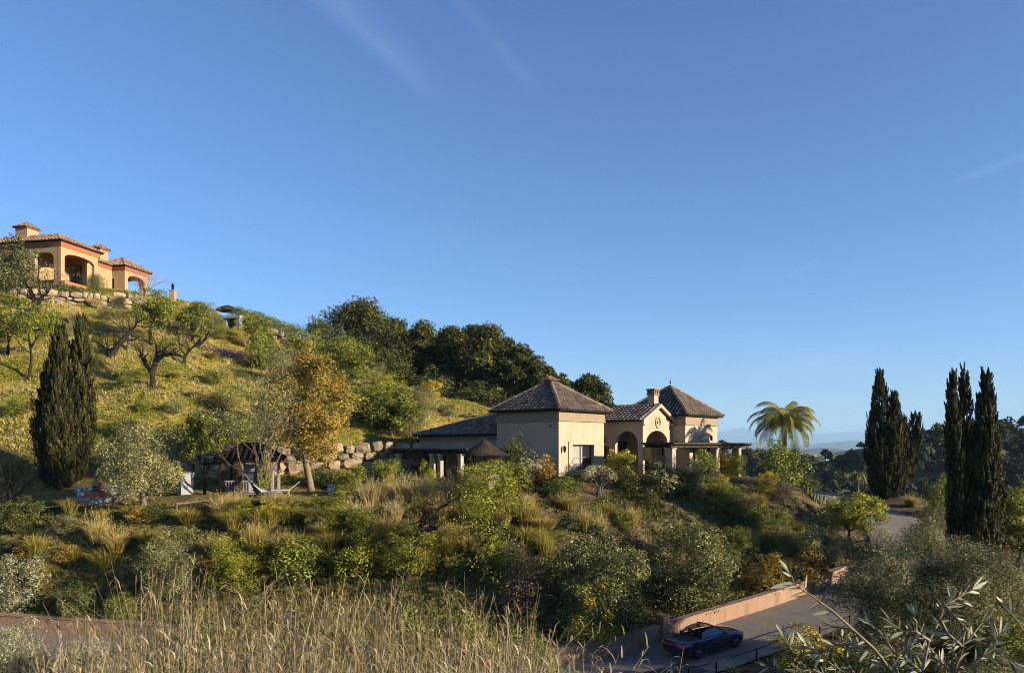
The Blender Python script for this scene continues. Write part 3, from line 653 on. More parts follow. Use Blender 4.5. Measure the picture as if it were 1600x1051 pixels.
def hip_roof(parent, x0, x1, y0, y1, ze, zr, ov=.45, axis=None, inset=None, tilemat='tile', pitch=.36, skip=()):
    """hip or pyramid roof over the rectangle; ridge along axis 'x'/'y' inset at its ends (None = pyramid)"""
    a0, a1, b0, b1 = x0-ov, x1+ov, y0-ov, y1+ov; cx, cy = (x0+x1)/2, (y0+y1)/2
    if axis is None: r0 = r1 = (cx, cy, zr)
    elif axis == 'x': r0, r1 = (a0+inset[0], cy, zr), (a1-inset[1], cy, zr)
    else: r0, r1 = (cx, b0+inset[0], zr), (cx, b1-inset[1], zr)
    A, B, C, D = (a0, b0, ze), (a1, b0, ze), (a1, b1, ze), (a0, b1, ze)
    if axis == 'y': planes = [(A, B, r0, r0), (B, C, r0, r1), (C, D, r1, r1), (D, A, r1, r0)]; hips = [(A, r0), (B, r0), (C, r1), (D, r1), (r0, r1)]
    else: planes = [(A, B, r0, r1), (B, C, r1, r1), (C, D, r1, r0), (D, A, r0, r0)]; hips = [(A, r0), (B, r1), (C, r1), (D, r0), (r0, r1)]
    mb = MB(); mt = MB(); rng = random.Random(int(abs(x0*31+y0*17))+3)
    vs = [A, B, C, D]
    mb.box(a0+.02, a1-.02, b0+.02, b1-.02, ze-.14, ze-.015)
    for (e0, e1, t0, t1) in planes:
        if t0 == t1: mb.add([e0, e1, t0], [(0, 1, 2)])
        else: mb.add([e0, e1, t1, t0], [(0, 1, 2, 3)])
        tiles(mt, e0, e1, t0, t1, pitch, .46, pitch*.33, rng)
    for (p_, q_) in hips:
        if (Vector(p_)-Vector(q_)).length > .3: caps(mt, p_, q_, .17, .46, rng)
    ro = mb.build('roof', 'tileshade' if tilemat.startswith('tile') else tilemat, parent)
    to = mt.build('roof_tiles', tilemat, ro); to['kind'] = 'stuff'
    return ro
def frustum(mb, x0, x1, y0, y1, z0, z1, g):
    mb.hexa([(x0, y0, z0), (x1, y0, z0), (x1, y1, z0), (x0, y1, z0), (x0-g, y0-g, z1), (x1+g, y0-g, z1), (x1+g, y1+g, z1), (x0-g, y1+g, z1)])
def window(parent, o, xd, nd, w_, h_, mull=1, bar=None, curtain=None, name='window', arch=False):
    """glazed window set in a wall opening: o is the lower left corner on the glass plane"""
    o = Vector(o); xd = Vector(xd); nd = Vector(nd); zz = Vector((0, 0, 1))
    def bx(mb, a, b, c, d_, t0, t1): 
        mb.hexa([o+xd*a+zz*c+nd*t0, o+xd*b+zz*c+nd*t0, o+xd*b+zz*c+nd*t1, o+xd*a+zz*c+nd*t1, o+xd*a+zz*d_+nd*t0, o+xd*b+zz*d_+nd*t0, o+xd*b+zz*d_+nd*t1, o+xd*a+zz*d_+nd*t1])
    g = MB(); bx(g, 0, w_, 0, h_, .05, .07); wn = g.build(name, 'glass', parent)
    f = MB(); fw = .07
    bx(f, 0, fw, 0, h_, -.02, .05); bx(f, w_-fw, w_, 0, h_, -.02, .05); bx(f, fw, w_-fw, 0, fw, -.02, .05); bx(f, fw, w_-fw, h_-fw, h_, -.02, .05)
    for i in range(mull): c = w_*(i+1)/(mull+1); bx(f, c-.04, c+.04, fw, h_-fw, -.015, .05)
    f.build('frame', 'wood', wn)
    if bar: q = MB(); bx(q, fw, w_-fw, bar, bar+.035, -.06, -.03); q.build('rail', 'greywood', wn)
    if curtain:
        c = MB(); rng = random.Random(3)
        n_ = 16; a, b = curtain; vs = []
        for i in range(n_+1):
            x = a+(b-a)*i/n_; t = .03+.012*math.sin(i*2.2)
            vs += [o+xd*x+zz*.1+nd*t, o+xd*x+zz*(h_-.12)+nd*t]
        c.add(vs, [(2*i, 2*i+2, 2*i+3, 2*i+1) for i in range(n_)]); c.build('curtain', 'curtain', wn, True)
    return wn
X_, Y_ = Vector((1, 0, 0)), Vector((0, 1, 0))

# ------------------------------------------------------------------ main villa
VZ = -2.62
V0 = at(873, 750, 58.0); 
villa = thing('villa', 'cream stucco villa with two square tile-roofed towers joined by a gabled porch', 'house', (V0.x, 58.0, VZ), rad(50))
TW = 6.2
def tower(x0, y0, ze, holes_front=(), holes_left=()):
    mb = MB(); b_ = -1.2
    wall(mb, (x0, y0, 0), X_, Y_, TW, ze, holes_front, .35, b_)
    wall(mb, (x0, y0+TW, 0), -Y_, X_, TW-.351, ze, holes_left, .35, b_)
    wall(mb, (x0+TW, y0+.351, 0), Y_, -X_, TW-.351, ze, (), .35, b_)
    wall(mb, (x0+.351, y0+TW, 0), X_, -Y_, TW-.702, ze, (), .35, b_)
    mb.build('tower_wall', 'stucco', villa)
    fr = MB(); g = .05
    for (a0, a1, b0, b1) in ((x0-g, x0+TW+g, y0-g, y0-.002), (x0-g, x0-.002, y0, y0+TW+g), (x0+TW+.002, x0+TW+g, y0, y0+TW+g), (x0, x0+TW, y0+TW+.002, y0+TW+g)):
        fr.box(a0, a1, b0, b1, ze-.78, ze-.02)
    f_ = fr.build('frieze', 'band', villa)
    mo = MB(); g = .12
    for (a0, a1, b0, b1) in ((x0-g, x0+TW+g, y0-g, y0-.003), (x0-g, x0-.003, y0, y0+TW+g), (x0+TW+.003, x0+TW+g, y0, y0+TW+g), (x0, x0+TW, y0+TW+.003, y0+TW+g)):
        mo.box(a0, a1, b0, b1, ze-.9, ze-.781)
    mo.build('moulding', 'band', f_)
tower(0, 0, 5.45, [(1.73, 4.64, .74, 2.75, 0)], [])
hip_roof(villa, 0, TW, 0, TW, 5.45, 7.9, .48)
mb = MB(); wall(mb, (1.2, -.09, 0), X_, Y_, 3.9, lambda x: 3.0+.32*(1-abs(x-1.95)/1.95), [(.53, 3.44, .74, 2.75, 0)], .088, .3)
mb.build('window_surround', 'stucco', villa)
wn = window(villa, (1.73, .24, .74), X_, Y_, 2.91, 2.01, 1, .98, (.25, 1.75))
mb = MB(); mb.box(1.6, 4.77, -.2, -.092, .66, .738); mb.build('sill', 'coping', wn)
def cupola(x, y, z):
    mb = MB(); mb.box(x-.32, x+.32, y-.32, y+.32, z-.4, z+.22); c = mb.build('roof_cupola', 'brick', villa)
    mt = MB()
    hip = [(x-.5, y-.5, z+.2), (x+.5, y-.5, z+.2), (x+.5, y+.5, z+.2), (x-.5, y+.5, z+.2)]
    for i in range(4): tiles(mt, hip[i], hip[(i+1) % 4], (x, y, z+.55), (x, y, z+.55), .2, .3, .075)
    mt.add(hip+[(x, y, z+.52)], [(0, 1, 4), (1, 2, 4), (2, 3, 4), (3, 0, 4)])
    t = mt.build('cupola_tiles', 'tile2', c); t['kind'] = 'stuff'
cupola(3.1, 3.1, 7.75)
def lantern(o, nd):
    o = Vector(o); nd = Vector(nd); mb = MB(); c = o+nd*.22
    mb.tube([o+Vector((0, 0, .1)), o+nd*.2+Vector((0, 0, .25)), c+Vector((0, 0, .18))], .02, 5)
    mb.lathe([(.02, .2), (.12, .1), (.12, .08), (.09, -.22), (.03, -.3)], 6, c); mb.build('wall_lantern', 'iron', villa)
lantern((.45, -.01, 2.45), -Y_)
lantern((17.2, -3.95, 3.4), -Y_); lantern((12.69, -3.2, 2.9), -X_); lantern((7.82, .9, 3.2), -X_)
mb = MB(); mb.tube([(-.02, .5, 4.3), (-.25, .4, 4.2)], .05, 6); mb.box(-.5, -.2, .3, .5, 4.08, 4.24); mb.build('security_camera', 'iron', villa)
# left wing
mb = MB(); WX = .55
wall(mb, (WX, 15.8, 0), -Y_, X_, 15.8-TW-.01, 3.55, [(2.2, 3.3, 0, 2.3, 0), (5.2, 6.6, 0, 2.35, 0)], .35, -1.2)
wall(mb, (WX+.351, 15.8, 0), X_, -Y_, 7.3, 3.55, (), .35, -1.2)
mb.box(WX+6.9, WX+7.25, TW, 15.4, -1.2, 3.55)
mb.build('wing_wall', 'stucco', villa)
mb = MB(); mb.box(WX-.06, WX-.002, TW+.02, 15.86, 3.1, 3.5); mb.box(WX-.06, WX+7.3, 15.802, 15.86, 3.1, 3.5); mb.build('frieze', 'band', villa)
mb = MB(); mb.box(WX+.2, WX+.25, 12.5, 13.6, 0, 2.3); mb.build('door', 'wood', villa)
mb = MB(); mb.box(WX+.2, WX+.25, 9.2, 10.6, 0, 2.35); mb.build('door', 'glass', villa)
A, B, C, D = (WX-.45, TW+.005, 3.62), (WX-.45, 16.25, 3.62), (WX+7.7, 16.25, 3.62), (WX+7.7, TW+.005, 3.62)
R0, R1 = (WX+3.6, TW+.005, 5.5), (WX+3.6, 10.2, 5.5)
mb = MB(); mt = MB(); mb.add([A, B, R1, R0], [(0, 1, 2, 3)]); mb.add([B, C, R1], [(0, 1, 2)]); mb.add([C, D, R0, R1], [(0, 1, 2, 3)])
mb.box(WX-.43, WX+7.68, TW+.02, 16.23, 3.50, 3.61)
tiles(mt, B, A, R1, R0); tiles(mt, C, B, R1, R1); caps(mt, B, R1); caps(mt, C, R1); caps(mt, R1, R0)
ro = mb.build('roof', 'tileshade', villa); mt.build('roof_tiles', 'tile', ro)['kind'] = 'stuff'
# second tower
T2x, T2y = 12.71, -3.94
tower(T2x, T2y, 5.35, [(1.0, 1.9, .4, 2.4, 0), (3.3, 4.9, .4, 2.5, 0)], [])
window(villa, (T2x+1.0, T2y+.15, .4), X_, Y_, .9, 2.0, 0); window(villa, (T2x+3.3, T2y+.15, .4), X_, Y_, 1.6, 2.1, 1)
hip_roof(villa, T2x, T2x+TW, T2y, T2y+TW, 5.35, 8.0, .42)
mb = MB(); mb.lathe([(.10, 0), (.05, .1), (.03, .3), (.07, .38), (.08, .45), (.03, .55), (.015, .8), (.004, 1.0)], 8, (T2x+3.1, T2y+3.1, 8.0)); mb.build('roof_finial', 'iron', villa)
# gabled porch between the towers
px0, px1, py0 = 7.83, 12.70, -2.68; pz = 4.75; pr = 6.05; pc = (px0+px1)/2; pw = px1-px0
mb = MB()
wall(mb, (px0, py0, 0), X_, Y_, pw, lambda x: pr-.14-(pr-pz)*abs(x-pw/2)/(pw/2), [(.32, 4.3, -1.2, 2.55, 1.38)], .4, -1.2)
wall(mb, (px0, 1.9, 0), -Y_, X_, 1.9-py0-.401, pz-.1, [(.62, 1.42, .9, 2.3, .4), (1.93, 4.15, -1.2, 2.75, 1.13)], .36, -1.2)
mb.build('porch_wall', 'stucco', villa)
mb = MB(); mb.box(6.21, 14, 1.9, 2.2, -1.2, 5.0); mb.box(6.21, 12, 2.2, 8, -1.2, 5.0); mb.build('main_wall', 'stucco', villa)
for s in (0, 1):                      # arch imposts
    mb = MB(); x = px0 if s == 0 else px0+4.3
    mb.box(x-.07, x+.39+.0, py0-.07, py0+.45, 2.48, 2.62); mb.build('impost', 'stucco', villa)
mb = MB(); mb.box(10.4, 11.5, 1.80, 1.895, 0, 2.85); mb.build('door', 'door', villa)
mb = MB(); mb.box(11.5, 12.6, 1.82, 1.895, 0, 2.85); mb.build('door', 'glass', villa)
mb = MB(); mb.box(10.2, 12.69, 1.70, 1.79, 2.86, 3.05); mb.build('lintel', 'wood', villa)
def arched_panel(mb, x, y0, y1, zb, zs, rise, t):
    n_ = 10; vs = [(x, y0, zb), (x, y1, zb)]
    for i in range(n_+1):
        a = math.pi*i/n_; vs.append((x, (y0+y1)/2+(y1-y0)/2*math.cos(a), zs+rise*math.sin(a)))
    mb.add(vs+[(q[0]+t, q[1], q[2]) for q in vs], [tuple(range(len(vs)))]+[tuple(range(len(vs), 2*len(vs)))]+[(i, (i+1) % len(vs), len(vs)+(i+1) % len(vs), len(vs)+i) for i in range(len(vs))])
for (a, b) in ((-.85, -.02), (-2.3, -1.72)):
    mb = MB(); arched_panel(mb, T2x-.045, a, b, -.2, 2.3, .42, .04); mb.build('arched_opening', 'glass', villa)
mb = MB(); mb.lathe([(.2, 0), (.2, .12), (.14, .2), (.125, 2.2), (.2, 2.35), (.22, 2.5)], 14, (T2x-.3, -1.3, -.1)); mb.build('column', 'stucco', villa, True)
mb = MB(); mb.box(T2x-.5, T2x-.01, -2.35, .05, 2.75, 2.95); mb.build('cornice', 'stucco', villa)
mb = MB(); arched_panel(mb, px0+.12, .48, 1.28, .9, 2.3, .4, .03); g = mb.build('window', 'glass', villa)
mb = MB()
for i in range(5): mb.tube([(px0-.03, .52+.18*i, .85), (px0-.03, .52+.18*i, 2.55)], .015, 5)
for z in (1.1, 1.7, 2.2): mb.tube([(px0-.03, .42, z), (px0-.03, 1.34, z)], .015, 5)
mb.build('grille', 'iron', g)
ov = .38; yb = 5.0
mb = MB(); mt = MB(); zl = pz-.02
E0, E1 = (px0-ov, py0-.12, zl), (px0-ov, yb, zl); G0, G1 = (pc, py0-.12, pr), (pc, yb, pr); F0, F1 = (px1+ov*.0, py0-.12, zl), (px1, yb, zl)
roof_plane(mb, E0, E1, G0, G1, .1); roof_plane(mb, F0, F1, G0, G1, .1); tiles(mt, E0, E1, G0, G1); tiles(mt, F0, F1, G0, G1); caps(mt, G0, G1)
ro = mb.build('roof', 'tileshade', villa); mt.build('roof_tiles', 'tile', ro)['kind'] = 'stuff'
mb = MB()                             # raking cornice
for sgn in (-1, 1):
    xe = pc+sgn*(pw/2+ov+.02); ze_ = zl-.05
    for (yy0, yy1, zt, zb_) in ((py0-.34, py0-.125, .10, -.16),):
        mb.hexa([(pc, yy0, pr+zb_), (xe, yy0, ze_+zb_), (xe, yy1, ze_+zb_), (pc, yy1, pr+zb_), (pc, yy0, pr+zt), (xe, yy0, ze_+zt), (xe, yy1, ze_+zt), (pc, yy1, pr+zt)])
    mb.box(min(xe, xe-sgn*.75), max(xe, xe-sgn*.75), py0-.32, py0-.13, ze_-.3, ze_-.155)
mb.build('raking_cornice', 'stucco', villa)
mb = MB(); n_ = 28; vs = []; R_o, R_i = .44, .33                     # round medallion
for (R_, y_) in ((R_o, py0-.005), (R_o, py0-.09), (R_i, py0-.09), (R_i, py0-.005)):
    for k in range(n_): q = 2*math.pi*k/n_; vs.append((pc+R_*math.cos(q), y_, 4.62+R_*1.15*math.sin(q)))
mb.add(vs, [(i*n_+k, i*n_+(k+1) % n_, (i+1)*n_+(k+1) % n_, (i+1)*n_+k) for i in range(3) for k in range(n_)])
md = mb.build('medallion', 'stucco', villa, True)
mb = MB(); mb.box(pc-.13, pc+.13, py0-.10, py0-.004, 4.5, 4.74); mb.build('medallion_boss', 'band', md, bevel=.03)
# chimney
cx_, cy_ = 11.45, -1.55
mb = MB(); mb.box(cx_-.36, cx_+.36, cy_-.32, cy_+.32, 4.6, 7.0); ch = mb.build('chimney', 'stucco', villa)
mb = MB(); mb.box(cx_-.44, cx_+.44, cy_-.40, cy_+.40, 7.002, 7.1)
for sx in (-.32, .0, .32):
    for sy in (-.28, .28): mb.box(cx_+sx-.08, cx_+sx+.08, cy_+sy-.08, cy_+sy+.08, 7.1, 7.42)
for sx in (-.33, .33): mb.box(cx_+sx-.07, cx_+sx+.07, cy_-.07, cy_+.07, 7.1, 7.42)
mb.box(cx_-.46, cx_+.46, cy_-.42, cy_+.42, 7.421, 7.52); mb.build('chimney_cap', 'brick', ch)
mb = MB(); mb.box(cx_-.2, cx_+.2, cy_-.17, cy_+.17, 7.11, 7.41); mb.build('flue', 'black', ch)
# terrace paving round the house and the low bench by the tower
mb = MB(); mb.box(-4.4, .5, 5.2, 17.3, -.6, -.02); mb.box(6.25, 12.68, -2.6, 1.88, -.6, -.02); mb.box(5.6, 19.6, -6.6, -4.0, -.6, -.05); tag(mb.build('terrace_paving', 'concrete', None), 'paved terrace under the pergolas and porch', kind='structure')
tp = bpy.data.objects['terrace_paving']; tp.location = villa.location; tp.rotation_euler = villa.rotation_euler
# flat roofed pergolas
def pergola(label, x0, x1, y0, y1, ztop, cols, cw, zb=-.6):
    t = thing('pergola', label, 'pergola', villa.location, rad(50))
    mb = MB(); mb.box(x0, x1, y0, y1, ztop-.13, ztop); mb.build('roof', 'wood', t)
    lx = x1-x0 > y1-y0
    for f_ in (.12, .88):
        mb = MB()
        if lx: q = y0+(y1-y0)*f_; mb.box(x0+.1, x1-.1, q-.09, q+.09, ztop-.38, ztop-.133)
        else: q = x0+(x1-x0)*f_; mb.box(q-.09, q+.09, y0+.1, y1-.1, ztop-.38, ztop-.133)
        mb.build('beam', 'wood', t)
    nr = int(max(x1-x0, y1-y0)/.9)
    for i in range(nr):
        mb = MB(); s = (i+.5)/nr
        if lx: q = x0+(x1-x0)*s; mb.box(q-.04, q+.04, y0-.12, y1+.05, ztop-.24, ztop-.135)
        else: q = y0+(y1-y0)*s; mb.box(x0-.12, x1+.05, q-.04, q+.04, ztop-.24, ztop-.135)
        mb.build('rafter', 'wood', t)
    for (cx, cy) in cols:
        mb = MB(); mb.box(cx-cw/2, cx+cw/2, cy-cw/2, cy+cw/2, zb, ztop-.381); c = mb.build('column', 'stucco', t, bevel=.02)
        mb = MB(); mb.box(cx-cw/2-.05, cx+cw/2+.05, cy-cw/2-.05, cy+cw/2+.05, ztop-.52, ztop-.40); mb.build('capital', 'stucco', c)
    return t
pergola('long dark flat-roofed pergola on slim pillars against the left wing of the villa', -4.2, .3, 5.6, 18.2, 2.42,
        [(-3.9, 17.5), (-3.9, 13.6), (-3.9, 9.6), (-3.9, 8.7), (-3.9, 6.5), (-.2, 11.5), (-.2, 15.8)], .34)
pergola('flat dark pergola on thick cream columns before the right tower', 5.3, 19.9, -6.8, -3.99, 2.92,
        [(6.3, -6.0), (11.9, -4.6), (14.0, -6.0), (18.4, -6.0)], .62, -1.0)

# ------------------------------------------------------------------ upper villa on the hill
Q0 = at(95, 434, 92.0)
uv = thing('hilltop_villa', 'ochre villa with terracotta cornice and arched loggias on the hilltop', 'house', Q0, rad(78.5))
E = 4.25
mb = MB()
wavy = lambda a, b: (a, b, -1.5, 2.75, .55)
wall(mb, (0, 0, 0), X_, Y_, 6.1, E-.02, [(.6, 5.5, -1.5, 2.7, .55)], .4, -1.6)
wall(mb, (0, 12, 0), -Y_, X_, 12-.501, E-.02, [(2.0, 3.3, .6, 2.3, 0), (5.4, 6.7, .2, 2.2, .4), (8.35, 11.0, -1.5, 2.6, .6)], .5, -1.6)
mb.build('loggia_wall', 'stucco2', uv)
mb = MB(); wall(mb, (.501, 4.3, 0), X_, Y_, 10.3, E-.45, [(3.4, 4.5, 0, 2.0, .3), (6.2, 7.3, 0, 2.0, .3)], .3, -1.6); mb.build('inner_wall', 'stucco2', uv)
mb = MB(); mb.box(3.8, 5.1, 4.4, 4.45, 0, 2.3); mb.build('door', 'glass', uv); mb = MB(); mb.box(6.6, 7.9, 4.4, 4.45, 0, 2.3); mb.build('door', 'glass', uv)
mb = MB(); mb.box(.05, .12, 8.7, 10.0, .6, 2.3); mb.build('window', 'glass', uv)
mb = MB(); mb.box(.502, 6.0, .502, 4.29, -1.6, -.05); mb.build('loggia_floor', 'terracotta', uv)
mb = MB(); mb.box(-.05, 5.6, -.6, -.004, -1.7, -.35); mb.build('planter_wall', 'orange', uv)
def upper_railing(y, x0, x1, along='x'):
    mb = MB(); n_ = int((x1-x0)/.22)
    pts = lambda s, z: (s, y, z) if along == 'x' else (y, s, z)
    for i in range(n_+1): s = x0+(x1-x0)*i/n_; mb.tube([pts(s, -.2), pts(s, .85)], .014, 4)
    for z in (-.1, .85): mb.tube([pts(x0, z), pts(x1, z)], .022, 5)
    mb.build('railing', 'iron', uv)
upper_railing(.1, .75, 5.3); upper_railing(.1, 1.0, 3.6, 'y')
mb = MB(); wall(mb, (6.11, 1.9, 0), X_, Y_, 4.9, 3.75, [(1.2, 2.4, 0, 2.0, .4)], .4, -1.6); mb.box(6.11, 15, 4.7, 12, -1.6, 3.3); mb.build('main_wall', 'stucco2', uv)
mb = MB(); mb.box(7.2, 8.6, 2.1, 2.15, 0, 2.4); mb.build('door', 'glass', uv)
P2 = 11.05
mb = MB(); wall(mb, (P2, 0, 0), X_, Y_, 4.6, 3.85, [(.6, 4.0, -1.5, 2.4, .6)], .45, -1.6); wall(mb, (P2, 4.2, 0), -Y_, X_, 4.2-.451, 3.85, [(1.2, 2.6, -1.5, 2.2, .5)], .45, -1.6)
wall(mb, (P2+4.6, .451, 0), Y_, -X_, 3.7, 3.85, [(.5, 3.2, -1.5, 2.4, .6)], .45, -1.6); mb.build('pavilion_wall', 'stucco2', uv)
def cornice(x0, x1, y0, y1, z0, z1, g=.28):
    mb = MB()
    frustum(mb, x0-.04, x1+.04, y0-.04, y1+.04, z0, z1-.12, g); mb.box(x0-g-.06, x1+g+.06, y0-g-.06, y1+g+.06, z1-.118, z1)
    mb.build('cornice', 'orange', uv)
cornice(0, 6.1, 0, 12, E-.45, E+.22); cornice(6.5, 11, 1.9, 11, 3.4, 3.95); cornice(P2, P2+4.6, 0, 4.2, 3.4, 3.98)
hip_roof(uv, 0, 6.1, 0, 12, E+.24, 6.1, .5, 'y', (3.5, 3.5), 'tile2', .46)
hip_roof(uv, 6.3, 11.4, 1.9, 11, 3.97, 5.6, .4, 'y', (3.0, 3.0), 'tile2', .46)
hip_roof(uv, P2, P2+4.6, 0, 4.2, 4.0, 5.6, .45, None, None, 'tile2', .46)
def upper_chimney(cx, cy, w_, zb, zt):
    mb = MB(); mb.box(cx-w_/2, cx+w_/2, cy-w_/2, cy+w_/2, zb, zt-.5); c = mb.build('chimney', 'stucco2', uv)
    mb = MB(); mt = MB(); hh = w_/2+.22
    hp = [(cx-hh, cy-hh, zt-.5), (cx+hh, cy-hh, zt-.5), (cx+hh, cy+hh, zt-.5), (cx-hh, cy+hh, zt-.5)]
    mb.box(cx-hh+.03, cx+hh-.03, cy-hh+.03, cy+hh-.03, zt-.6, zt-.51); mb.build('chimney_cornice', 'orange', c)
    for i in range(4): tiles(mt, hp[i], hp[(i+1) % 4], (cx, cy, zt+.3), (cx, cy, zt+.3),   .36, .42, .15)
    mt.add(hp+[(cx, cy, zt+.27)], [(0, 1, 4), (1, 2, 4), (2, 3, 4), (3, 0, 4)])
    mt.build('chimney_tiles', 'tile', c)['kind'] = 'stuff'
upper_chimney(3.4, 8.0, 1.75, 4.5, 7.75); upper_chimney(10.2, 3.2, 1.5, 4.0, 6.6)

# ------------------------------------------------------------------ stone work
_rocks = {}
def rock(mat, k):
    if (mat, k) in _rocks: return _rocks[(mat, k)]
    r = random.Random(k*7+1); vs = []; fs = []; idx = {}
    g = [-1, 0, 1]
    def vid(p):
        if p not in idx:
            v = Vector(p); q = sum(abs(c)**3.4 for c in v)**(1/3.4); v = v/q
            v = Vector([c*r.uniform(.74, 1.1) for c in v]); idx[p] = len(vs); vs.append(v*.5)
        return idx[p]
    for ax in range(3):
        for s in (-1, 1):
            for i in range(2):
                for j in range(2):
                    q = []
                    for (a, b) in ((i, j), (i+1, j), (i+1, j+1), (i, j+1)):
                        c = [0, 0, 0]; c[ax] = s; c[(ax+1) % 3] = g[a]; c[(ax+2) % 3] = g[b]; q.append(vid(tuple(c)))
                    fs.append(tuple(q if s > 0 else reversed(q)))
    mb = MB(); mb.add(vs, fs, r.random()); me = mb.mesh('stone', mat, False); _rocks[(mat, k)] = me; return me
def stone_wall(label, path, zb, zt, course, mean, mat, name='stone_wall', thick=.6, seed=1, cat='wall', rough=.2):
    """dry stone wall: every boulder its own piece in uneven courses in front of packed earth"""
    r = random.Random(seed); P = [Vector((a, b, 0)) for a, b in path]; seg = [(P[i+1]-P[i]).length for i in range(len(P)-1)]; L = sum(seg)
    def pos(s):
        for i, q in enumerate(seg):
            if s <= q or i == len(seg)-1:
                d = (P[i+1]-P[i]).normalized(); return P[i]+d*min(s, q), d
            s -= q
    o0 = P[0]; t = thing(name, label, cat, (o0.x, o0.y, zb(0)))
    mb = MB(); n_ = max(3, int(L/.8))
    for i in range(n_):
        a, da = pos(L*i/n_); b, db = pos(L*(i+1)/n_); na = Vector((-da.y, da.x, 0))
        z0a, z1a, z0b, z1b = zb(i/n_)-.6, zt(i/n_)-.22, zb((i+1)/n_)-.6, zt((i+1)/n_)-.22
        q = [a, b, b+na*thick, a+na*thick]
        mb.hexa([Vector((c.x, c.y, z))-t.location for c, z in zip(q, (z0a, z0b, z0b, z0a))]+[Vector((c.x, c.y, z))-t.location for c, z in zip(q, (z1a, z1b, z1b, z1a))])
    mb.build('earth_backing', 'stonegap', t)
    z = 0.0; row = 0
    hmax = max(zt(i/10)-zb(i/10) for i in range(11))
    while z < hmax-.1:
        ch = course*r.uniform(.75, 1.25); s = r.uniform(-mean*.5, 0)
        while s < L:
            w_ = mean*r.uniform(.55, 1.5)
            c, d = pos(max(0, min(L, s+w_/2))); f = max(0, min(1, (s+w_/2)/L)); nn = Vector((-d.y, d.x, 0))
            zz = zb(f)+z+ch/2
            if zz-ch*.35 < zt(f):
                o = obj('stone', rock(mat, r.randrange(9)), t)
                o.location = c+nn*(r.uniform(-.12, .2))+Vector((0, 0, zz+r.uniform(-.14, .14)*ch))-t.location
                o.scale = (w_*1.06, thick*r.uniform(.8, 1.2), ch*r.uniform(.9, 1.32))
                o.rotation_euler = (r.gauss(0, rough*.6), r.gauss(0, rough*.5), math.atan2(d.y, d.x)+r.gauss(0, rough))
            s += w_
        z += ch*.97; row += 1
    return t
pA, pB, pC, pD = at(292, 700, 60.8), at(400, 700, 62), at(510, 700, 63.4), at(650, 700, 65.2)
stone_wall('tall retaining wall of big golden boulders behind the wooden gazebo', [(pA.x, pA.y), (pB.x, pB.y), (pC.x, pC.y), (pD.x, pD.y)],
           lambda f: -3.45+.4*f, lambda f: -.35+.45*min(1, f*3)-.25*max(0, f-.7)/.3, .78, 1.25, 'stone', 'retaining_wall', .8, 4)
qA, qB, qC, qD = at(-25, 450, 86.5), at(80, 460, 87.5), at(150, 465, 89.5), at(216, 470, 92)
stone_wall('pale dry stone terrace wall below the hilltop villa', [(qA.x, qA.y), (qB.x, qB.y), (qC.x, qC.y), (qD.x, qD.y)],
           lambda f: min(h1(qA.x+(qD.x-qA.x)*f, qA.y+(qD.y-qA.y)*f-.8), 16.5)-.3, lambda f: 17.7-.1*f, .58, 1.0, 'stone', 'terrace_wall', .8, 8)
qE, qF = at(216, 470, 92.1), at(290, 490, 94)
stone_wall('short stone wall stepping down beside the stone pillar on the ridge', [(qE.x, qE.y), (qF.x, qF.y)],
           lambda f: h1(qE.x+(qF.x-qE.x)*f, qE.y+(qF.y-qE.y)*f)-.5, lambda f: 17.6-1.0*f, .6, 1.1, 'stone', 'terrace_wall', .7, 12)
qG, qH = at(425, 527, 91.5), at(486, 540, 91.5)
stone_wall('pale stone wall under the clipped hedge on the ridge', [(qG.x, qG.y), (qH.x, qH.y)],
           lambda f: h1(qG.x+(qH.x-qG.x)*f, 91.5)-.3, lambda f: h1(qG.x+(qH.x-qG.x)*f, 91.5)+1.1, .55, .9, 'stone', 'terrace_wall', .6, 14)
wA, wB = at(120, 772, 55.0), at(214, 772, 55.6)
stone_wall('low wall of rounded white rocks behind the clay chimney stove', [(wA.x, wA.y), (wB.x, wB.y)], lambda f: -3.7, lambda f: -3.02, .36, .52, 'whitestone', 'rock_wall', .45, 20, rough=.35)

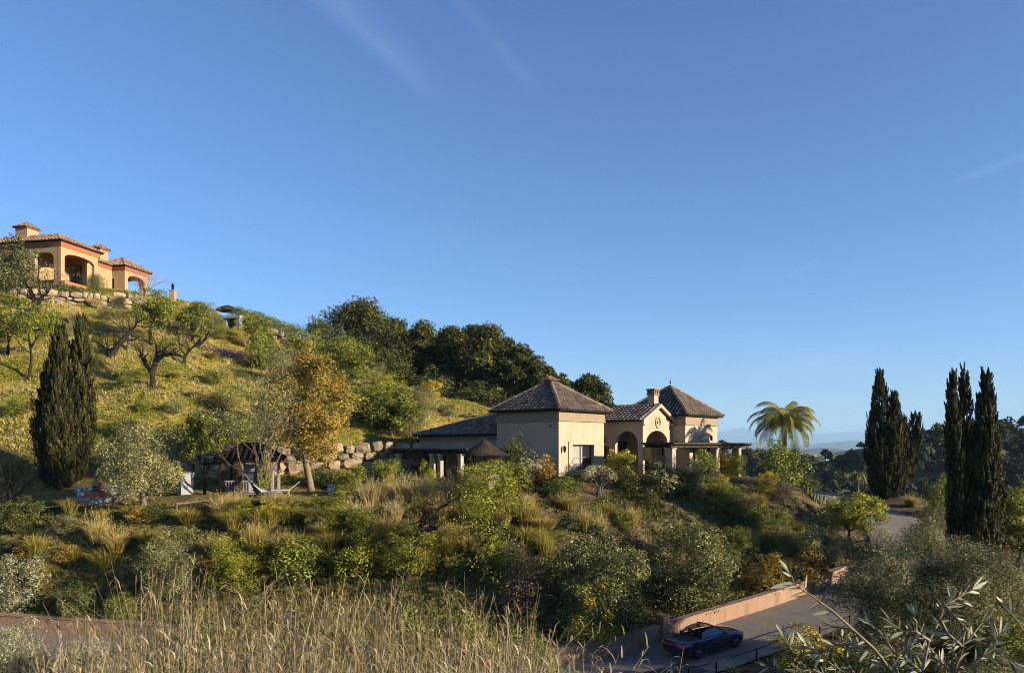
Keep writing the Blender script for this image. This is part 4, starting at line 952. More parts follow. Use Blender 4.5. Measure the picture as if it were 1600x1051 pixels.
# pink rendered wall along the drive with its pillars
def road_wall():
    t = thing('road_wall', 'long pink rendered retaining wall along the drive', 'wall', (RC[0][0], RC[0][1], RC[0][2]))
    T0 = t.location; mb = MB(); cp = MB(); s = RHW+.02
    i1 = next(j for j in range(len(RC)) if RC[j][0] > 0 and 800+F_PX*(RC[j][0]+RN[j][0]*s)/(RC[j][1]+RN[j][1]*s) > 1326)
    for i in range(0, i1):
        q0, q1 = RC[i], RC[i+1]; n0, n1 = RN[i], RN[i+1]
        hh = lambda j: .86 if j < i1-6 else .86-.2*(j-i1+6)/6
        def P(q, nn, off, z): return Vector((q[0]+nn[0]*off, q[1]+nn[1]*off, q[2]+z))-T0
        mb.hexa([P(q0, n0, s, -.5), P(q1, n1, s, -.5), P(q1, n1, s+.42, -.5), P(q0, n0, s+.42, -.5), P(q0, n0, s, hh(i)), P(q1, n1, s, hh(i+1)), P(q1, n1, s+.42, hh(i+1)), P(q0, n0, s+.42, hh(i))])
        cp.hexa([P(q0, n0, s-.05, hh(i)+.002), P(q1, n1, s-.05, hh(i+1)+.002), P(q1, n1, s+.46, hh(i+1)+.002), P(q0, n0, s+.46, hh(i)+.002), P(q0, n0, s-.05, hh(i)+.09), P(q1, n1, s-.05, hh(i+1)+.09), P(q1, n1, s+.46, hh(i+1)+.09), P(q0, n0, s+.46, hh(i)+.09)])
    mb.build('wall_face', 'roadwall', t); cp.build('coping', 'coping', t)
    for px in (1041, 1268):
        k = min(range(len(RC)), key=lambda j: abs((RC[j][0]+RN[j][0]*s)/(RC[j][1]+RN[j][1]*s)*F_PX+800-px) if 38 < RC[j][1] < 60 and RC[j][0] > 0 else 1e9)
        c = Vector((RC[k][0]+RN[k][0]*(s+.1), RC[k][1]+RN[k][1]*(s+.1), RC[k][2]))-T0; a = math.atan2(RT[k][1], RT[k][0])
        mb = MB(); mb.box(-.27, .27, -.32, .3, -.4, 1.38); mb.box(-.32, .32, -.37, .35, 1.381, 1.46); p_ = mb.build('pillar', 'roadwall', t); p_.location = c; p_.rotation_euler = (0, 0, a)
        mb = MB()
        if px > 1100: mb.lathe([(.05, 0), (.05, .1), (.11, .16), (.13, .26), (.09, .36), (.01, .4)], 10, (0, 0, 1.47))
        else: mb.lathe([(.01, -.09), (.07, -.06), (.09, 0), (.07, .06), (.01, .09)], 10, (.1, -.38, 1.02))
        mb.build('pillar_lamp', 'white', p_, True)
    return t
road_wall()

# near side post and rail barrier
def rail_fence(label, pts, hgt, mat, rr, posts, rails=(1.0,), name='rail_fence', pr=None):
    t = thing(name, label, 'fence', pts[0]); T0 = Vector(pts[0]); rng = random.Random(len(label))
    for p_ in posts:
        mb = MB(); q = Vector(p_)-T0; mb.tube([q-Vector((0, 0, .4)), q+Vector((rng.uniform(-.02, .02), 0, hgt+.04))], pr or rr*1.15, 7); mb.build('post', mat, t, True)
    for f_ in rails:
        mb = MB(); mb.tube([Vector(q)-T0+Vector((0, 0, hgt*f_+rng.uniform(-.03, .03))) for q in pts], rr, 7); mb.build('rail', mat, t, True)
    return t
def road_pt(px, side, kmin=0):
    best = min((j for j in range(len(RC)) if 36 < RC[j][1] < 62 and RC[j][0] > 0), key=lambda j: abs((RC[j][0]+RN[j][0]*side)/(RC[j][1]+RN[j][1]*side)*F_PX+800-px))
    return Vector((RC[best][0]+RN[best][0]*side, RC[best][1]+RN[best][1]*side, RC[best][2]-.1))
fp = [road_pt(q, -RHW-.15) for q in (1085, 1130, 1180, 1230, 1280, 1330)]
rail_fence('dark metal post and rail barrier on the near edge of the drive', fp, .7, 'iron', .024, fp, (1.0,), 'road_barrier', .042)
def gp(px, d): x = (px-800)/F_PX*d; return Vector((x, d, h1(x, d)))
lp = [gp(q, 51.2) for q in (38, 60, 97, 133, 170, 208)]
rail_fence('rustic brown log rail fence in front of the clay chimney stove', lp, .55, 'rail', .055, lp[1:-1])
lp = [gp(q, 51.4) for q in (276, 330, 385, 440, 480, 512)]
rail_fence('rustic brown log rail fence in front of the gazebo and loungers', lp, .62, 'rail', .055, [lp[0], lp[3], lp[5]])

# gazebo
def gazebo():
    c = at(393, 700, 57.5); zb = -3.45; t = thing('gazebo', 'dark wooden gazebo with hipped roof and slatted balustrade before the boulder wall', 'gazebo', (c.x, c.y, zb), rad(8))
    hx, hy, e = 1.75, 1.4, 2.3
    for sx in (-1, 0, 1):
        for sy in (-1, 1):
            if sx == 0 and sy == 1: continue
            x = sx*hx if sx else -.5
            mb = MB(); mb.box(x-.1, x+.1, sy*hy-.1, sy*hy+.1, -.3, e); mb.build('post', 'wood' if sx < 1 else 'greywood', t, bevel=.015)
    for sy in (-1, 1):
        mb = MB(); mb.box(-hx-.2, hx+.2, sy*hy-.08, sy*hy+.08, e+.002, e+.2); mb.build('beam', 'wood', t)
    for sx in (-1, 1):
        mb = MB(); mb.box(sx*hx-.08, sx*hx+.08, -hy+.081, hy-.081, e+.003, e+.19); mb.build('beam', 'wood', t)
    hip = hip_roof(t, -hx, hx, -hy, hy, e+.22, e+1.25, .4, 'x', (1.5, 1.5), 'darkroof', .4)
    for (x0, x1) in ((-hx+.12, -.62), (-.38, hx-.12)):
        mb = MB(); mb.box(x0, x1, -hy-.04, -hy+.04, .88, .96); b_ = mb.build('balustrade', 'greywood', t)
        mb = MB(); mb.box(x0, x1, -hy-.03, -hy+.03, .12, .18); mb.build('bottom_rail', 'greywood', b_)
        n_ = int((x1-x0)/.17)
        for i in range(n_):
            mb = MB(); x = x0+(i+.5)*(x1-x0)/n_; mb.box(x-.025, x+.025, -hy-.02, -hy+.02, .181, .879); mb.build('slat', 'greywood', b_)
    mb = MB(); mb.box(-hx-.3, hx+.3, -hy-.3, hy+.3, -.5, .0); mb.build('floor', 'concrete', t)
    # outdoor oven standing in it
    q = thing('barbecue', 'white framed outdoor barbecue with blue grey hood inside the gazebo', 'barbecue', t.matrix_basis @ Vector((-.05, .2, 0)), rad(8))
    mb = MB(); mb.box(-.5, .5, -.35, .35, 0, .9); mb.build('base', 'white', q)
    mb = MB(); mb.box(-.5, -.38, -.36, .35, .902, 1.75); mb.box(.38, .5, -.36, .35, .902, 1.75); mb.box(-.38, .38, -.36, .35, 1.6, 1.75); frustum(mb, -.3, .3, -.2, .2, 2.1, 1.752, .18); mb.build('surround', 'white', q)
    M['hood'] = m_plain('hood_paint', (.03, .04, .07), .4); mb = MB(); mb.box(-.375, .375, -.25, .3, .92, 1.59); d_ = mb.build('hood', 'hood', q)
    mb = MB(); mb.tube([(-.2, -.28, 1.2), (.2, -.28, 1.2)], .015, 6); mb.build('handle', 'white', d_)
gazebo()
# small grey hut
c = at(290, 775, 55.5); M['hut'] = m_noise('grey_panel', [(.22, .21, .21), (.30, .29, .29)], 2, .6)
t = thing('utility_box', 'plain grey metal utility box beside the tree left of the gazebo', 'box', (c.x, c.y, h1(c.x, c.y)), rad(38))
mb = MB(); mb.box(-.42, .42, -.4, .4, -.2, 1.5); mb.build('body', 'hut', t, bevel=.02); mb = MB(); mb.hexa([(-.5, -.48, 1.502), (.5, -.48, 1.502), (.5, .48, 1.502), (-.5, .48, 1.502), (-.46, -.44, 1.6), (.46, -.44, 1.6), (.46, .44, 1.68), (-.46, .44, 1.68)]); mb.build('lid', 'hut', t)
mb = MB(); mb.box(.421, .432, -.3, .3, .1, 1.4); d_ = mb.build('door', 'white', t); mb = MB(); mb.tube([(.45, .2, .7), (.45, .2, .9)], .015, 6); mb.build('handle', 'iron', d_)
# clay chimney stove on its round hearth
c = at(152, 790, 53.5)
hz_ = h1(c.x, c.y)
t = thing('fire_hearth', 'low round brick hearth under the clay chimney stove', 'hearth', (c.x, c.y, hz_)); mb = MB(); mb.lathe([(.82, -.2), (.82, .36), (.74, .42), (.70, .42)], 20); mb.build('ring', 'terracotta', t); mb = MB(); mb.lathe([(.69, .3), (.68, .425)], 20); mb.build('slab', 'brick', t)
t = thing('clay_stove', 'terracotta bottle-shaped chimney stove on the brick hearth', 'stove', (c.x, c.y, hz_+.425)); mb = MB()
mb.lathe([(.2, 0), (.34, .12), (.38, .3), (.32, .52), (.2, .7), (.13, .9), (.12, 1.2), (.15, 1.22), (.15, 1.28)], 18); bd = mb.build('body', 'terracotta', t, True)
mb = MB(); mb.lathe([(.12, 0), (.13, .02)], 14); m_ = mb.build('mouth', 'black', bd); m_.location = (.05, -.37, .3); m_.rotation_euler = (rad(90), 0, 0)
mb = MB(); mb.lathe([(1.9, -.3), (1.9, .02), (1.8, .03)], 28, (0, 0, 0)); o = mb.build('hearth_paving', 'concrete'); o.location = (c.x, c.y, hz_+.0); tag(o, 'pale paved circle round the brick hearth', kind='structure')
# loungers and the white pool wall on the terrace
def lounger(px, d, rz, label):
    p_ = gp(px, d); t = thing('sun_lounger', label, 'lounger', p_, rz); mb = MB()
    for sy in (-.3, .3): mb.box(-.95, .35, sy-.025, sy+.025, .3, .36)
    t0 = mb.build('frame', 'white', t)
    for sx in (-.85, .25):
        for sy in (-.3, .3): mb = MB(); mb.box(sx-.025, sx+.025, sy-.025, sy+.025, -.05, .299); mb.build('leg', 'white', t)
    mb = MB(); mb.hexa([(.3, -.3, .36), (1.0, -.3, .9), (1.0, .3, .9), (.3, .3, .36), (.27, -.3, .4), (.97, -.3, .94), (.97, .3, .94), (.27, .3, .4)]); mb.build('backrest', 'white', t)
    mb = MB(); mb.box(-.95, .28, -.27, .27, .362, .40); mb.build('sling', 'greywood', t)
lounger(446, 54.5, rad(15), 'white sun lounger with raised back near the gazebo corner post'); lounger(418, 53.5, rad(160), 'white sun lounger facing left in front of the gazebo balustrade')
def low_wall(px0, px1, d, z0, z1, label, mat, name='garden_wall'):
    a, b = at(px0, 700, d), at(px1, 700, d+.6); t = thing(name, label, 'wall', (a.x, a.y, z0)); L = (b-a).length; t.rotation_euler = (0, 0, math.atan2((b-a).y, (b-a).x))
    mb = MB(); mb.box(0, L, 0, .3, -.5, z1-z0-.062); mb.build('wall_face', mat, t); mb = MB(); mb.box(-.04, L+.04, -.04, .34, z1-z0-.06, z1-z0); mb.build('coping', 'white', t)
low_wall(512, 566, 54.5, -3.4, -2.72, 'low white wall right of the golden tree trunk', 'white')
low_wall(520, 549, 52.2, -3.9, -3.42, 'small pale green-white pool edge below the low white wall', 'white')
low_wall(764, 796, 54.3, -2.9, -2.0, 'low cream garden wall beside the thatched parasol', 'stucco')
low_wall(868, 897, 56.0, -3.0, -2.55, 'low cream step wall at the foot of the left tower', 'stucco')
# thatched parasol
p_ = at(757, 745, 54.8); zb = h1(p_.x, p_.y)
t = thing('thatched_parasol', 'round thatched parasol on a dark post by the left tower', 'parasol', (p_.x, p_.y, zb)); mb = MB(); hh = .45-zb
mb.tube([(0, 0, -.3), (0, 0, hh-.1)], [.09, .07], 8); mb.build('post', 'wood', t)
mb = MB(); mb.lathe([(1.55, hh-1.02), (1.2, hh-.78), (.7, hh-.48), (.35, hh-.2), (.1, hh)], 22, (0, 0, 0)); mb.lathe([(1.5, hh-1.05), (.9, hh-.76), (.1, hh-.3)], 22); th = mb.build('thatch_base', 'thatch', t)
r = np.random.default_rng(77); n_ = 3200; a = r.random(n_)*6.283; s = r.random(n_)**.6
q = np.interp(s, [0, .12, .45, .78, 1], [.06, .3, .72, 1.2, 1.6]); zq = np.interp(s, [0, .12, .45, .78, 1], [hh+.04, hh-.17, hh-.45, hh-.75, hh-1.02])
Pq = np.stack([np.cos(a)*q, np.sin(a)*q, zq], 1); nr = np.stack([np.cos(a)*.5, np.sin(a)*.5, np.full(n_, .85)], 1)+r.normal(0, .15, (n_, 3)); nr /= np.linalg.norm(nr, axis=1)[:, None]
tt = np.stack([np.cos(a)*.85, np.sin(a)*.85, np.full(n_, -.55)], 1)+r.normal(0, .12, (n_, 3)); bb = np.cross(nr, tt)
L_ = r.uniform(.25, .45, n_)[:, None]; V = np.stack([Pq-tt*L_*.5-bb*.02, Pq-tt*L_*.5+bb*.02, Pq+tt*L_*.5+bb*.012, Pq+tt*L_*.5-bb*.012], 1).reshape(-1, 3)
o = obj('thatch', np_mesh('thatch', V, np.arange(n_*4).reshape(n_, 4), np.repeat(r.random(n_), 4), 'thatch'), th); o['kind'] = 'stuff'
# ridge top: pillar, parasol, white stone bench arch, pots
p_ = gp(270, 93.5); t = thing('stone_pillar', 'pale square garden pillar with a dark lamp on the ridge', 'pillar', p_); mb = MB(); mb.box(-.32, .32, -.32, .32, -.5, 1.55); mb.box(-.4, .4, -.4, .4, 1.551, 1.66); mb.build('shaft', 'stone', t)
mb = MB(); mb.lathe([(.12, 0), (.16, .2), (.2, .55), (.05, .8), (.01, 1.0)], 8, (0, 0, 1.662)); mb.build('lamp', 'iron', t)
p_ = gp(356, 93.0); t = thing('parasol', 'dark open parasol on the ridge terrace', 'parasol', p_); mb = MB(); mb.tube([(0, 0, -.3), (0, 0, 2.3)], .03, 6); mb.build('pole', 'wood', t)
mb = MB(); mb.lathe([(1.5, 1.62), (1.5, 1.7), (.8, 2.1), (.04, 2.35)], 8); mb.build('canopy', 'wood', t)
p_ = gp(364, 91.0); t = thing('stone_arch', 'small white stone bench alcove below the dark parasol', 'alcove', p_+Vector((0, 0, -.1)), rad(-15)); mb = MB()
mb.box(-1.15, -.65, -.3, .5, -.6, 1.25); mb.box(.55, 1.05, -.3, .5, -.6, 1.25); mb.build('pier', 'white', t); mb = MB(); mb.box(-1.3, 1.2, -.4, .6, 1.252, 1.55); mb.build('slab', 'white', t)
mb = MB(); mb.box(-.65, .55, .3, .5, -.6, 1.25); mb.build('back', 'stonegap', t)

# ------------------------------------------------------------------ car: dark blue convertible, roof down
M['paint'] = m_plain('blue_paint', (.007, .016, .055), .2, .35, .5, None, 1.0)
M['trim'] = m_plain('black_trim', (.010, .010, .011), .5)
M['leather'] = m_plain('black_leather', (.014, .012, .012), .6)
M['tyre'] = m_plain('tyre_rubber', (.012, .012, .012), .85)
M['rim'] = m_plain('alloy_rim', (.18, .18, .19), .3, .9)
M['lampred'] = m_plain('tail_lamp', (.22, .008, .008), .2, 0, .6, ((1, .04, .02), .03))
M['lampclear'] = m_plain('head_lamp', (.75, .75, .78), .12, .3, .8)
m, n, l, p, o = mat_base('car_glass_sky_tint'); p.inputs['Base Color'].default_value = (.16, .22, .30, 1); p.inputs['Roughness'].default_value = .08; p.inputs['Alpha'].default_value = .72; p.inputs['Specular IOR Level'].default_value = 1.0; M['carglass'] = m  # pale blue sky reflection is painted into the glass base colour
def car():
    i = min(range(len(RC)), key=lambda j: (RC[j][0]-10.7)**2+(RC[j][1]-42.1)**2)
    ang = math.atan2(RT[i][1], RT[i][0])-rad(2); pitch = math.atan(RT[i][2])
    t = thing('convertible_car', 'dark blue open-top convertible car climbing the drive past the pink wall', 'car', (RC[i][0]-.45, RC[i][1]-.28, RC[i][2]+.012))
    t.rotation_euler = (0, -pitch, ang)
    HL, HW = 2.38, .93
    # stations: x, half width, sill z, waist z, shoulder z, deck edge (y,z), centre z
    st = [(-2.38, .70, .40, .62, .80, .60, .84, .86), (-2.32, .82, .30, .62, .87, .68, .93, .96), (-2.1, .90, .24, .64, .90, .74, .98, 1.01), (-1.7, .93, .22, .66, .91, .76, .99, 1.02),
          (-1.3, .93, .22, .68, .91, .78, .97, .99), (-1.02, .925, .21, .66, .90, .79, .95, .96), (-.4, .91, .20, .62, .88, .79, .93, .93), (.3, .91, .20, .62, .87, .79, .92, .92), (.62, .91, .20, .63, .87, .78, .93, .96),
          (1.0, .92, .21, .66, .86, .74, .92, .97), (1.45, .925, .22, .68, .83, .70, .88, .93), (1.9, .90, .22, .66, .77, .64, .82, .86), (2.2, .80, .24, .58, .68, .54, .72, .75), (2.36, .60, .30, .52, .58, .40, .60, .62)]
    prof = []; N_ = 0
    for (x, hw, zs, zw, zh, dy, dz, cz) in st:
        half = [(0, zs), (hw*.88, zs), (hw*.97, zs+.06), (hw, zw*.72+zs*.28), (hw, zw), (hw*.975, zw+(zh-zw)*.6), (hw*.93, zh), (dy, dz), (dy*.5, (dz+cz)/2+.008), (0, cz)]
        ring = [(x, y, z) for y, z in half]+[(x, -y, z) for y, z in reversed(half[1:-1])]
        prof.append(ring); N_ = len(ring)
    vs = [q for ring in prof for q in ring]; fs = []; mi = []
    for a in range(len(prof)-1):
        for k in range(N_):
            open_ = -1.02 <= st[a][0] and st[a+1][0] <= .62 and k in (7, 8, 9, 10)
            if open_: continue
            fs.append((a*N_+k, (a+1)*N_+k, (a+1)*N_+(k+1) % N_, a*N_+(k+1) % N_))
    fs.append(tuple(range(N_))); fs.append(tuple(reversed(range((len(prof)-1)*N_, len(prof)*N_))))
    mb = MB(); mb.add(vs, fs); body = mb.build('body', 'paint', t, True)
    s_ = body.modifiers.new('sub', 'SUBSURF'); s_.levels = 2; s_.render_levels = 2
    # cabin tub
    mb = MB(); mb.add([(-1.06, .80, .93), (.66, .80, .91), (.66, -.80, .91), (-1.06, -.80, .93), (-1.0, .70, .38), (.55, .70, .38), (.55, -.70, .38), (-1.0, -.70, .38)], [(4, 5, 6, 7), (0, 4, 7, 3), (0, 1, 5, 4), (1, 2, 6, 5), (2, 3, 7, 6)])
    mb.build('cabin', 'leather', t)
    mb = MB(); mb.box(.38, .75, -.74, .74, .7, .93); d_ = mb.build('dashboard', 'leather', t, bevel=.05); mb = MB()
    mb.tube([(.28+.03*math.cos(q), .37+.18*math.sin(q), .86+.17*math.cos(q)) for q in [k*.524 for k in range(13)]], .016, 5, False); mb.build('steering_wheel', 'trim', d_)
    for (x, y, w_) in ((-.28, .37, .25), (-.28, -.37, .25), (-.92, .36, .24), (-.92, -.36, .24)):
        mb = MB(); mb.box(x-.25, x+.28, y-w_, y+w_, .42, .58); se = mb.build('seat', 'leather', t, bevel=.06)
        mb = MB(); mb.hexa([(x-.26, y-w_, .55), (x-.12, y-w_, .55), (x-.12, y+w_, .55), (x-.26, y+w_, .55), (x-.42, y-w_*.85, 1.06), (x-.30, y-w_*.85, 1.06), (x-.30, y+w_*.85, 1.06), (x-.42, y+w_*.85, 1.06)]); mb.build('backrest', 'leather', se, bevel=.04)
        mb = MB(); mb.box(x-.44, x-.33, y-.13, y+.13, 1.08, 1.24); mb.build('headrest', 'leather', se, bevel=.04)
    # windscreen, frame, side glass
    b0, b1, t0, t1 = Vector((.82, .80, .93)), Vector((.82, -.80, .93)), Vector((.12, .62, 1.36)), Vector((.12, -.62, 1.36))
    mb = MB(); vs = []; K = 9
    for j in range(2):
        for k in range(K):
            f = k/(K-1); q = (b0.lerp(b1, f) if j == 0 else t0.lerp(t1, f)); q = q+Vector((.22*(1-(2*f-1)**2)*(1 if j == 0 else .5), 0, 0)); vs.append(q)
    mb.add(vs, [(k, k+1, K+k+1, K+k) for k in range(K-1)]); ws = mb.build('windscreen', 'carglass', t, True)
    mb = MB(); mb.tube([b0, b0.lerp(t0, .5)+Vector((.02, .02, .02))]+vs[K:]+[b1.lerp(t1, .5)+Vector((.02, -.02, .02)), b1], .035, 6); mb.build('windscreen_frame', 'paint', ws)
    for sy in (1, -1):
        pr = [(.74, .94), (.16, 1.31), (-.25, 1.33), (-.62, 1.29), (-.88, 1.17), (-1.0, .97)]; vs = [(x, sy*(.82-.45*(z-.93)), z) for x, z in pr]
        mb = MB(); mb.add(vs+[(x, y-.012*sy, z) for x, y, z in vs], [tuple(range(6)), tuple(range(11, 5, -1))]); mb.build('side_window', 'carglass', t)
        mb = MB(); mb.tube([(.66, sy*.86, .93), (.62, sy*.95, .97)], .025, 5); mb.lathe([(.02, -.09), (.09, -.07), (.10, .06), (.04, .09)], 10, (.58, sy*1.02, 1.0)); mb.build('mirror', 'paint', t, True)
        mb = MB(); mb.box(-.42, -.22, sy*.925-.012, sy*.925+.012, .76, .79); mb.build('door_handle', 'trim', t)
        mb = MB(); mb.box(-.95, .95, min(sy*.86, sy*.935), max(sy*.86, sy*.935), .19, .245); mb.build('side_sill', 'trim', t)
        mb = MB(); mb.tube([(2.26, sy*.62, .66), (2.16, sy*.78, .69), (2.02, sy*.865, .71)], [.05, .06, .03], 8); mb.build('headlight', 'lampclear', t, True)
        mb = MB(); mb.tube([(-2.385, sy*.42, .78), (-2.375, sy*.66, .78), (-2.31, sy*.81, .80), (-2.16, sy*.905, .83)], [.028, .045, .055, .03], 8); mb.build('taillight', 'lampred', t, True)
        mb = MB(); mb.tube([(-2.40, sy*.55, .35), (-2.33, sy*.55, .35)], .055, 10); mb.build('exhaust', 'rim', t, True)
        for x in (-1.40, 1.43):
            mb = MB(); prf = [(.20, -.10), (.31, -.115), (.335, -.08), (.34, 0), (.335, .08), (.31, .115), (.20, .10)]
            vs = []; K2 = 28
            for (R_, w_) in prf:
                for k in range(K2): q = 2*math.pi*k/K2; vs.append((R_*math.cos(q), w_, R_*math.sin(q)))
            mb.add(vs, [(a*K2+k, a*K2+(k+1) % K2, (a+1)*K2+(k+1) % K2, (a+1)*K2+k) for a in range(len(prf)-1) for k in range(K2)])
            wh = obj('wheel', None, t, (x, sy*.83, .34)); ty = mb.build('tyre', 'tyre', wh, True)
            mb = MB(); f_ = sy
            for k in range(5):
                for dq in (-.16, .16):
                    q = 2*math.pi*k/5+dq; q2 = 2*math.pi*k/5+dq*1.3
                    a = Vector((.05*math.cos(q), f_*.10, .05*math.sin(q))); b = Vector((.235*math.cos(q2), f_*.085, .235*math.sin(q2))); mb.tube([a, b], [.026, .02], 5)
            for k in range(K2):
                q, q2 = 2*math.pi*k/K2, 2*math.pi*(k+1)/K2; mb.add([(.225*math.cos(q), f_*.08, .225*math.sin(q)), (.225*math.cos(q2), f_*.08, .225*math.sin(q2)), (.25*math.cos(q2), f_*.112, .25*math.sin(q2)), (.25*math.cos(q), f_*.112, .25*math.sin(q))], [(0, 1, 2, 3)])
            mb.build('rim', 'rim', wh, True)
            mb = MB(); mb.lathe([(.22, -.02), (.22, .02)], 20); dk = mb.build('brake_disc', 'trim', wh); dk.rotation_euler = (rad(90), 0, 0)
            mb = MB(); K3 = 18; vs = []
            for k in range(K3+1):
                q = math.pi*(-.1+1.2*k/K3); vs += [(x+.37*math.cos(q), sy*.928, .34+.37*math.sin(q)), (x+.42*math.cos(q), sy*.940, .34+.42*math.sin(q)), (x+.37*math.cos(q), sy*.74, .34+.37*math.sin(q))]
            mb.add(vs, [(3*k, 3*k+3, 3*k+4, 3*k+1) for k in range(K3)]+[(3*k, 3*k+2, 3*k+5, 3*k+3) for k in range(K3)]); mb.build('wheel_arch', 'trim', t)
    mb = MB(); mb.tube([(-2.385, -.5, .79), (-2.40, 0, .80), (-2.385, .5, .79)], [.02, .022, .02], 6); mb.build('light_bar', 'lampred', t, True)
    mb = MB(); mb.box(-2.405, -2.36, -.62, .62, .36, .52); mb.build('rear_bumper_insert', 'trim', t, bevel=.015)
    mb = MB(); mb.hexa([(-1.12, -.74, .94), (-1.12, .74, .94), (-1.72, .66, 1.0), (-1.72, -.66, 1.0), (-1.1, -.72, 1.0), (-1.1, .72, 1.0), (-1.7, .63, 1.045), (-1.7, -.63, 1.045)]); mb.build('roof_cover', 'trim', t, bevel=.03)
    mb = MB(); mb.box(2.30, 2.39, -.36, .36, .34, .56); mb.build('grille', 'trim', t, bevel=.02)
car()

# ------------------------------------------------------------------ pines behind the hill
def pine(px, top, wpx, d, pyb, label, seed, n=9000, dome=.62):
    x = (px-800)/F_PX*d; zb = h1(x, d)-.2; zt = (HOR-top)/F_PX*d; pyb += 22; hh = zt-zb; R = wpx/F_PX*d/2*1.12
    low = (HOR-pyb)/F_PX*d-zb                               # crown bottom above the base
    t = thing('pine_tree', label, 'tree', (x, d, zb), 0, 'stone pines behind the hill'); rng = random.Random(seed); r = np.random.default_rng(seed)
    bl = []; ch = hh-low
    for i in range(64):
        a = r.random()*6.283; q = r.random()**.5; f = r.random()**.9
        rr = R*(.30+.70*math.sin(math.pi*min(1, .18+f*.85))**.8)*q*.86 if True else 0
        s = R*r.uniform(.2, .38); bl.append((math.cos(a)*rr, math.sin(a)*rr, low+ch*(.06+.80*f)*(1-.16*q*q*f)+.0, s*1.15, s*1.15, s*.8))
    mb = MB(); mb.tube([(0, 0, -.5), (0, 0, .5), (rng.uniform(-.4, .4), 0, low*.6), (rng.uniform(-.6, .6), 0, low+ch*.35), (0, 0, low+ch*.75)], [.38, .33, .27, .2, .07], 8, False)
    for b_ in bl[::3]: mb.tube([(0, 0, max(.6, b_[2]-ch*.35)), (b_[0]*.5, b_[1]*.5, b_[2]-ch*.12), b_[:3]], [.12, .08, .03], 5, False)
    mb.build('trunk', 'greybark', t, True)
    obj('crown', crown_mesh('pine_crown', 'pine', bl, int(n*1.5), .40, seed, .38, .3, .45, .35, 0, .5), t)
pine(560, 456, 150, 104, 585, 'tallest broad domed pine at the left end of the hilltop grove', 101, 21000)
pine(615, 474, 85, 110, 600, 'pine tucked behind the right shoulder of the tallest domed pine', 102, 10000)
pine(659, 489, 82, 103, 605, 'second round-topped pine from the left in the grove', 103, 13000)
pine(712, 490, 88, 104, 612, 'pointed pine in the middle of the grove', 104, 13000)
pine(763, 498, 92, 98, 615, 'broad sunlit pine right of the grove middle', 105, 16000)
pine(812, 524, 68, 97, 618, 'tapering pine stepping down behind the left tower roof', 106, 10000)
pine(853, 562, 60, 95, 628, 'low pine just left of the left tower roof peak', 107, 8000)
pine(880, 572, 34, 100, 620, 'thin wispy pine top above the left tower roof peak', 109, 1500)
pine(921, 575, 76, 96, 650, 'round pine standing alone behind the right side of the left tower', 108, 12000)
pine(520, 520, 60, 100, 600, 'dark low pine under the left edge of the tallest domed pine', 110, 7000)

pine(640, 488, 80, 108, 600, 'pine filling the gap after the tallest domed pine', 111, 10000)
pine(688, 498, 76, 108, 606, 'pine filling the gap before the grove middle', 112, 10000)
pine(738, 494, 76, 106, 610, 'pine behind the pointed middle pine', 113, 10000)
pine(790, 512, 66, 102, 616, 'pine right behind the broad sunlit pine', 114, 9000)
pine(836, 545, 56, 100, 622, 'small pine between the tapering and the low pine', 115, 7000)
for k, (a, d, w_, h_, lab) in enumerate(((505, 98, 60, 60, 'dark scrub under the left end of the pine grove'), (555, 99, 70, 56, 'dark scrub under the tallest domed pine'), (615, 98, 76, 56, 'dark scrub between the first two pines'), (680, 96, 80, 52, 'dark scrub under the middle of the pine grove'), (745, 93, 80, 50, 'dark scrub under the broad sunlit pine'), (805, 91, 70, 48, 'dark scrub under the tapering pine'))):
    bush(a, 0, w_, h_, 'dark', lab, d=d)

# ------------------------------------------------------------------ cypresses
cypress(97, 772, [(-.15, 0, 11.8, 1.75, .3), (1.05, .6, 12.6, 1.35, .3), (-1.2, .3, 9.0, 1.15, .32), (.2, -.9, 8.4, 1.25, .35)], 'broad old cypress with twin tips rising from the left terrace', d=57.0, seed=5, dens=1.15)
cypress(1382, 778, [(-.45, 0, 11.9, 1.25, .3), (.75, -.3, 9.7, 1.3, .33), (1.9, .3, 7.4, 1.05, .4), (-.7, .4, 8.6, 1.15, .35), (2.4, -.2, 5.0, .9, .4), (3.1, -.2, 7.6, .42, .6), (2.7, .1, 8.0, .36, .6)], 'ragged cypress clump with a side branch beside the gravel drive', d=72.0, seed=6, dens=.95, stray=.12)
cypress(1522, 872, [(-1.3, .1, 13.9, .62, .42), (-.45, .3, 13.7, .72, .40), (.75, 0, 13.6, 1.2, .36), (.1, -.6, 7.6, 1.25, .4), (1.25, .3, 7.6, .95, .42), (-1.1, -.2, 7.8, .95, .4)], 'tall dark cypress group with three spires at the right', d=49.0, seed=7, dens=1.1)

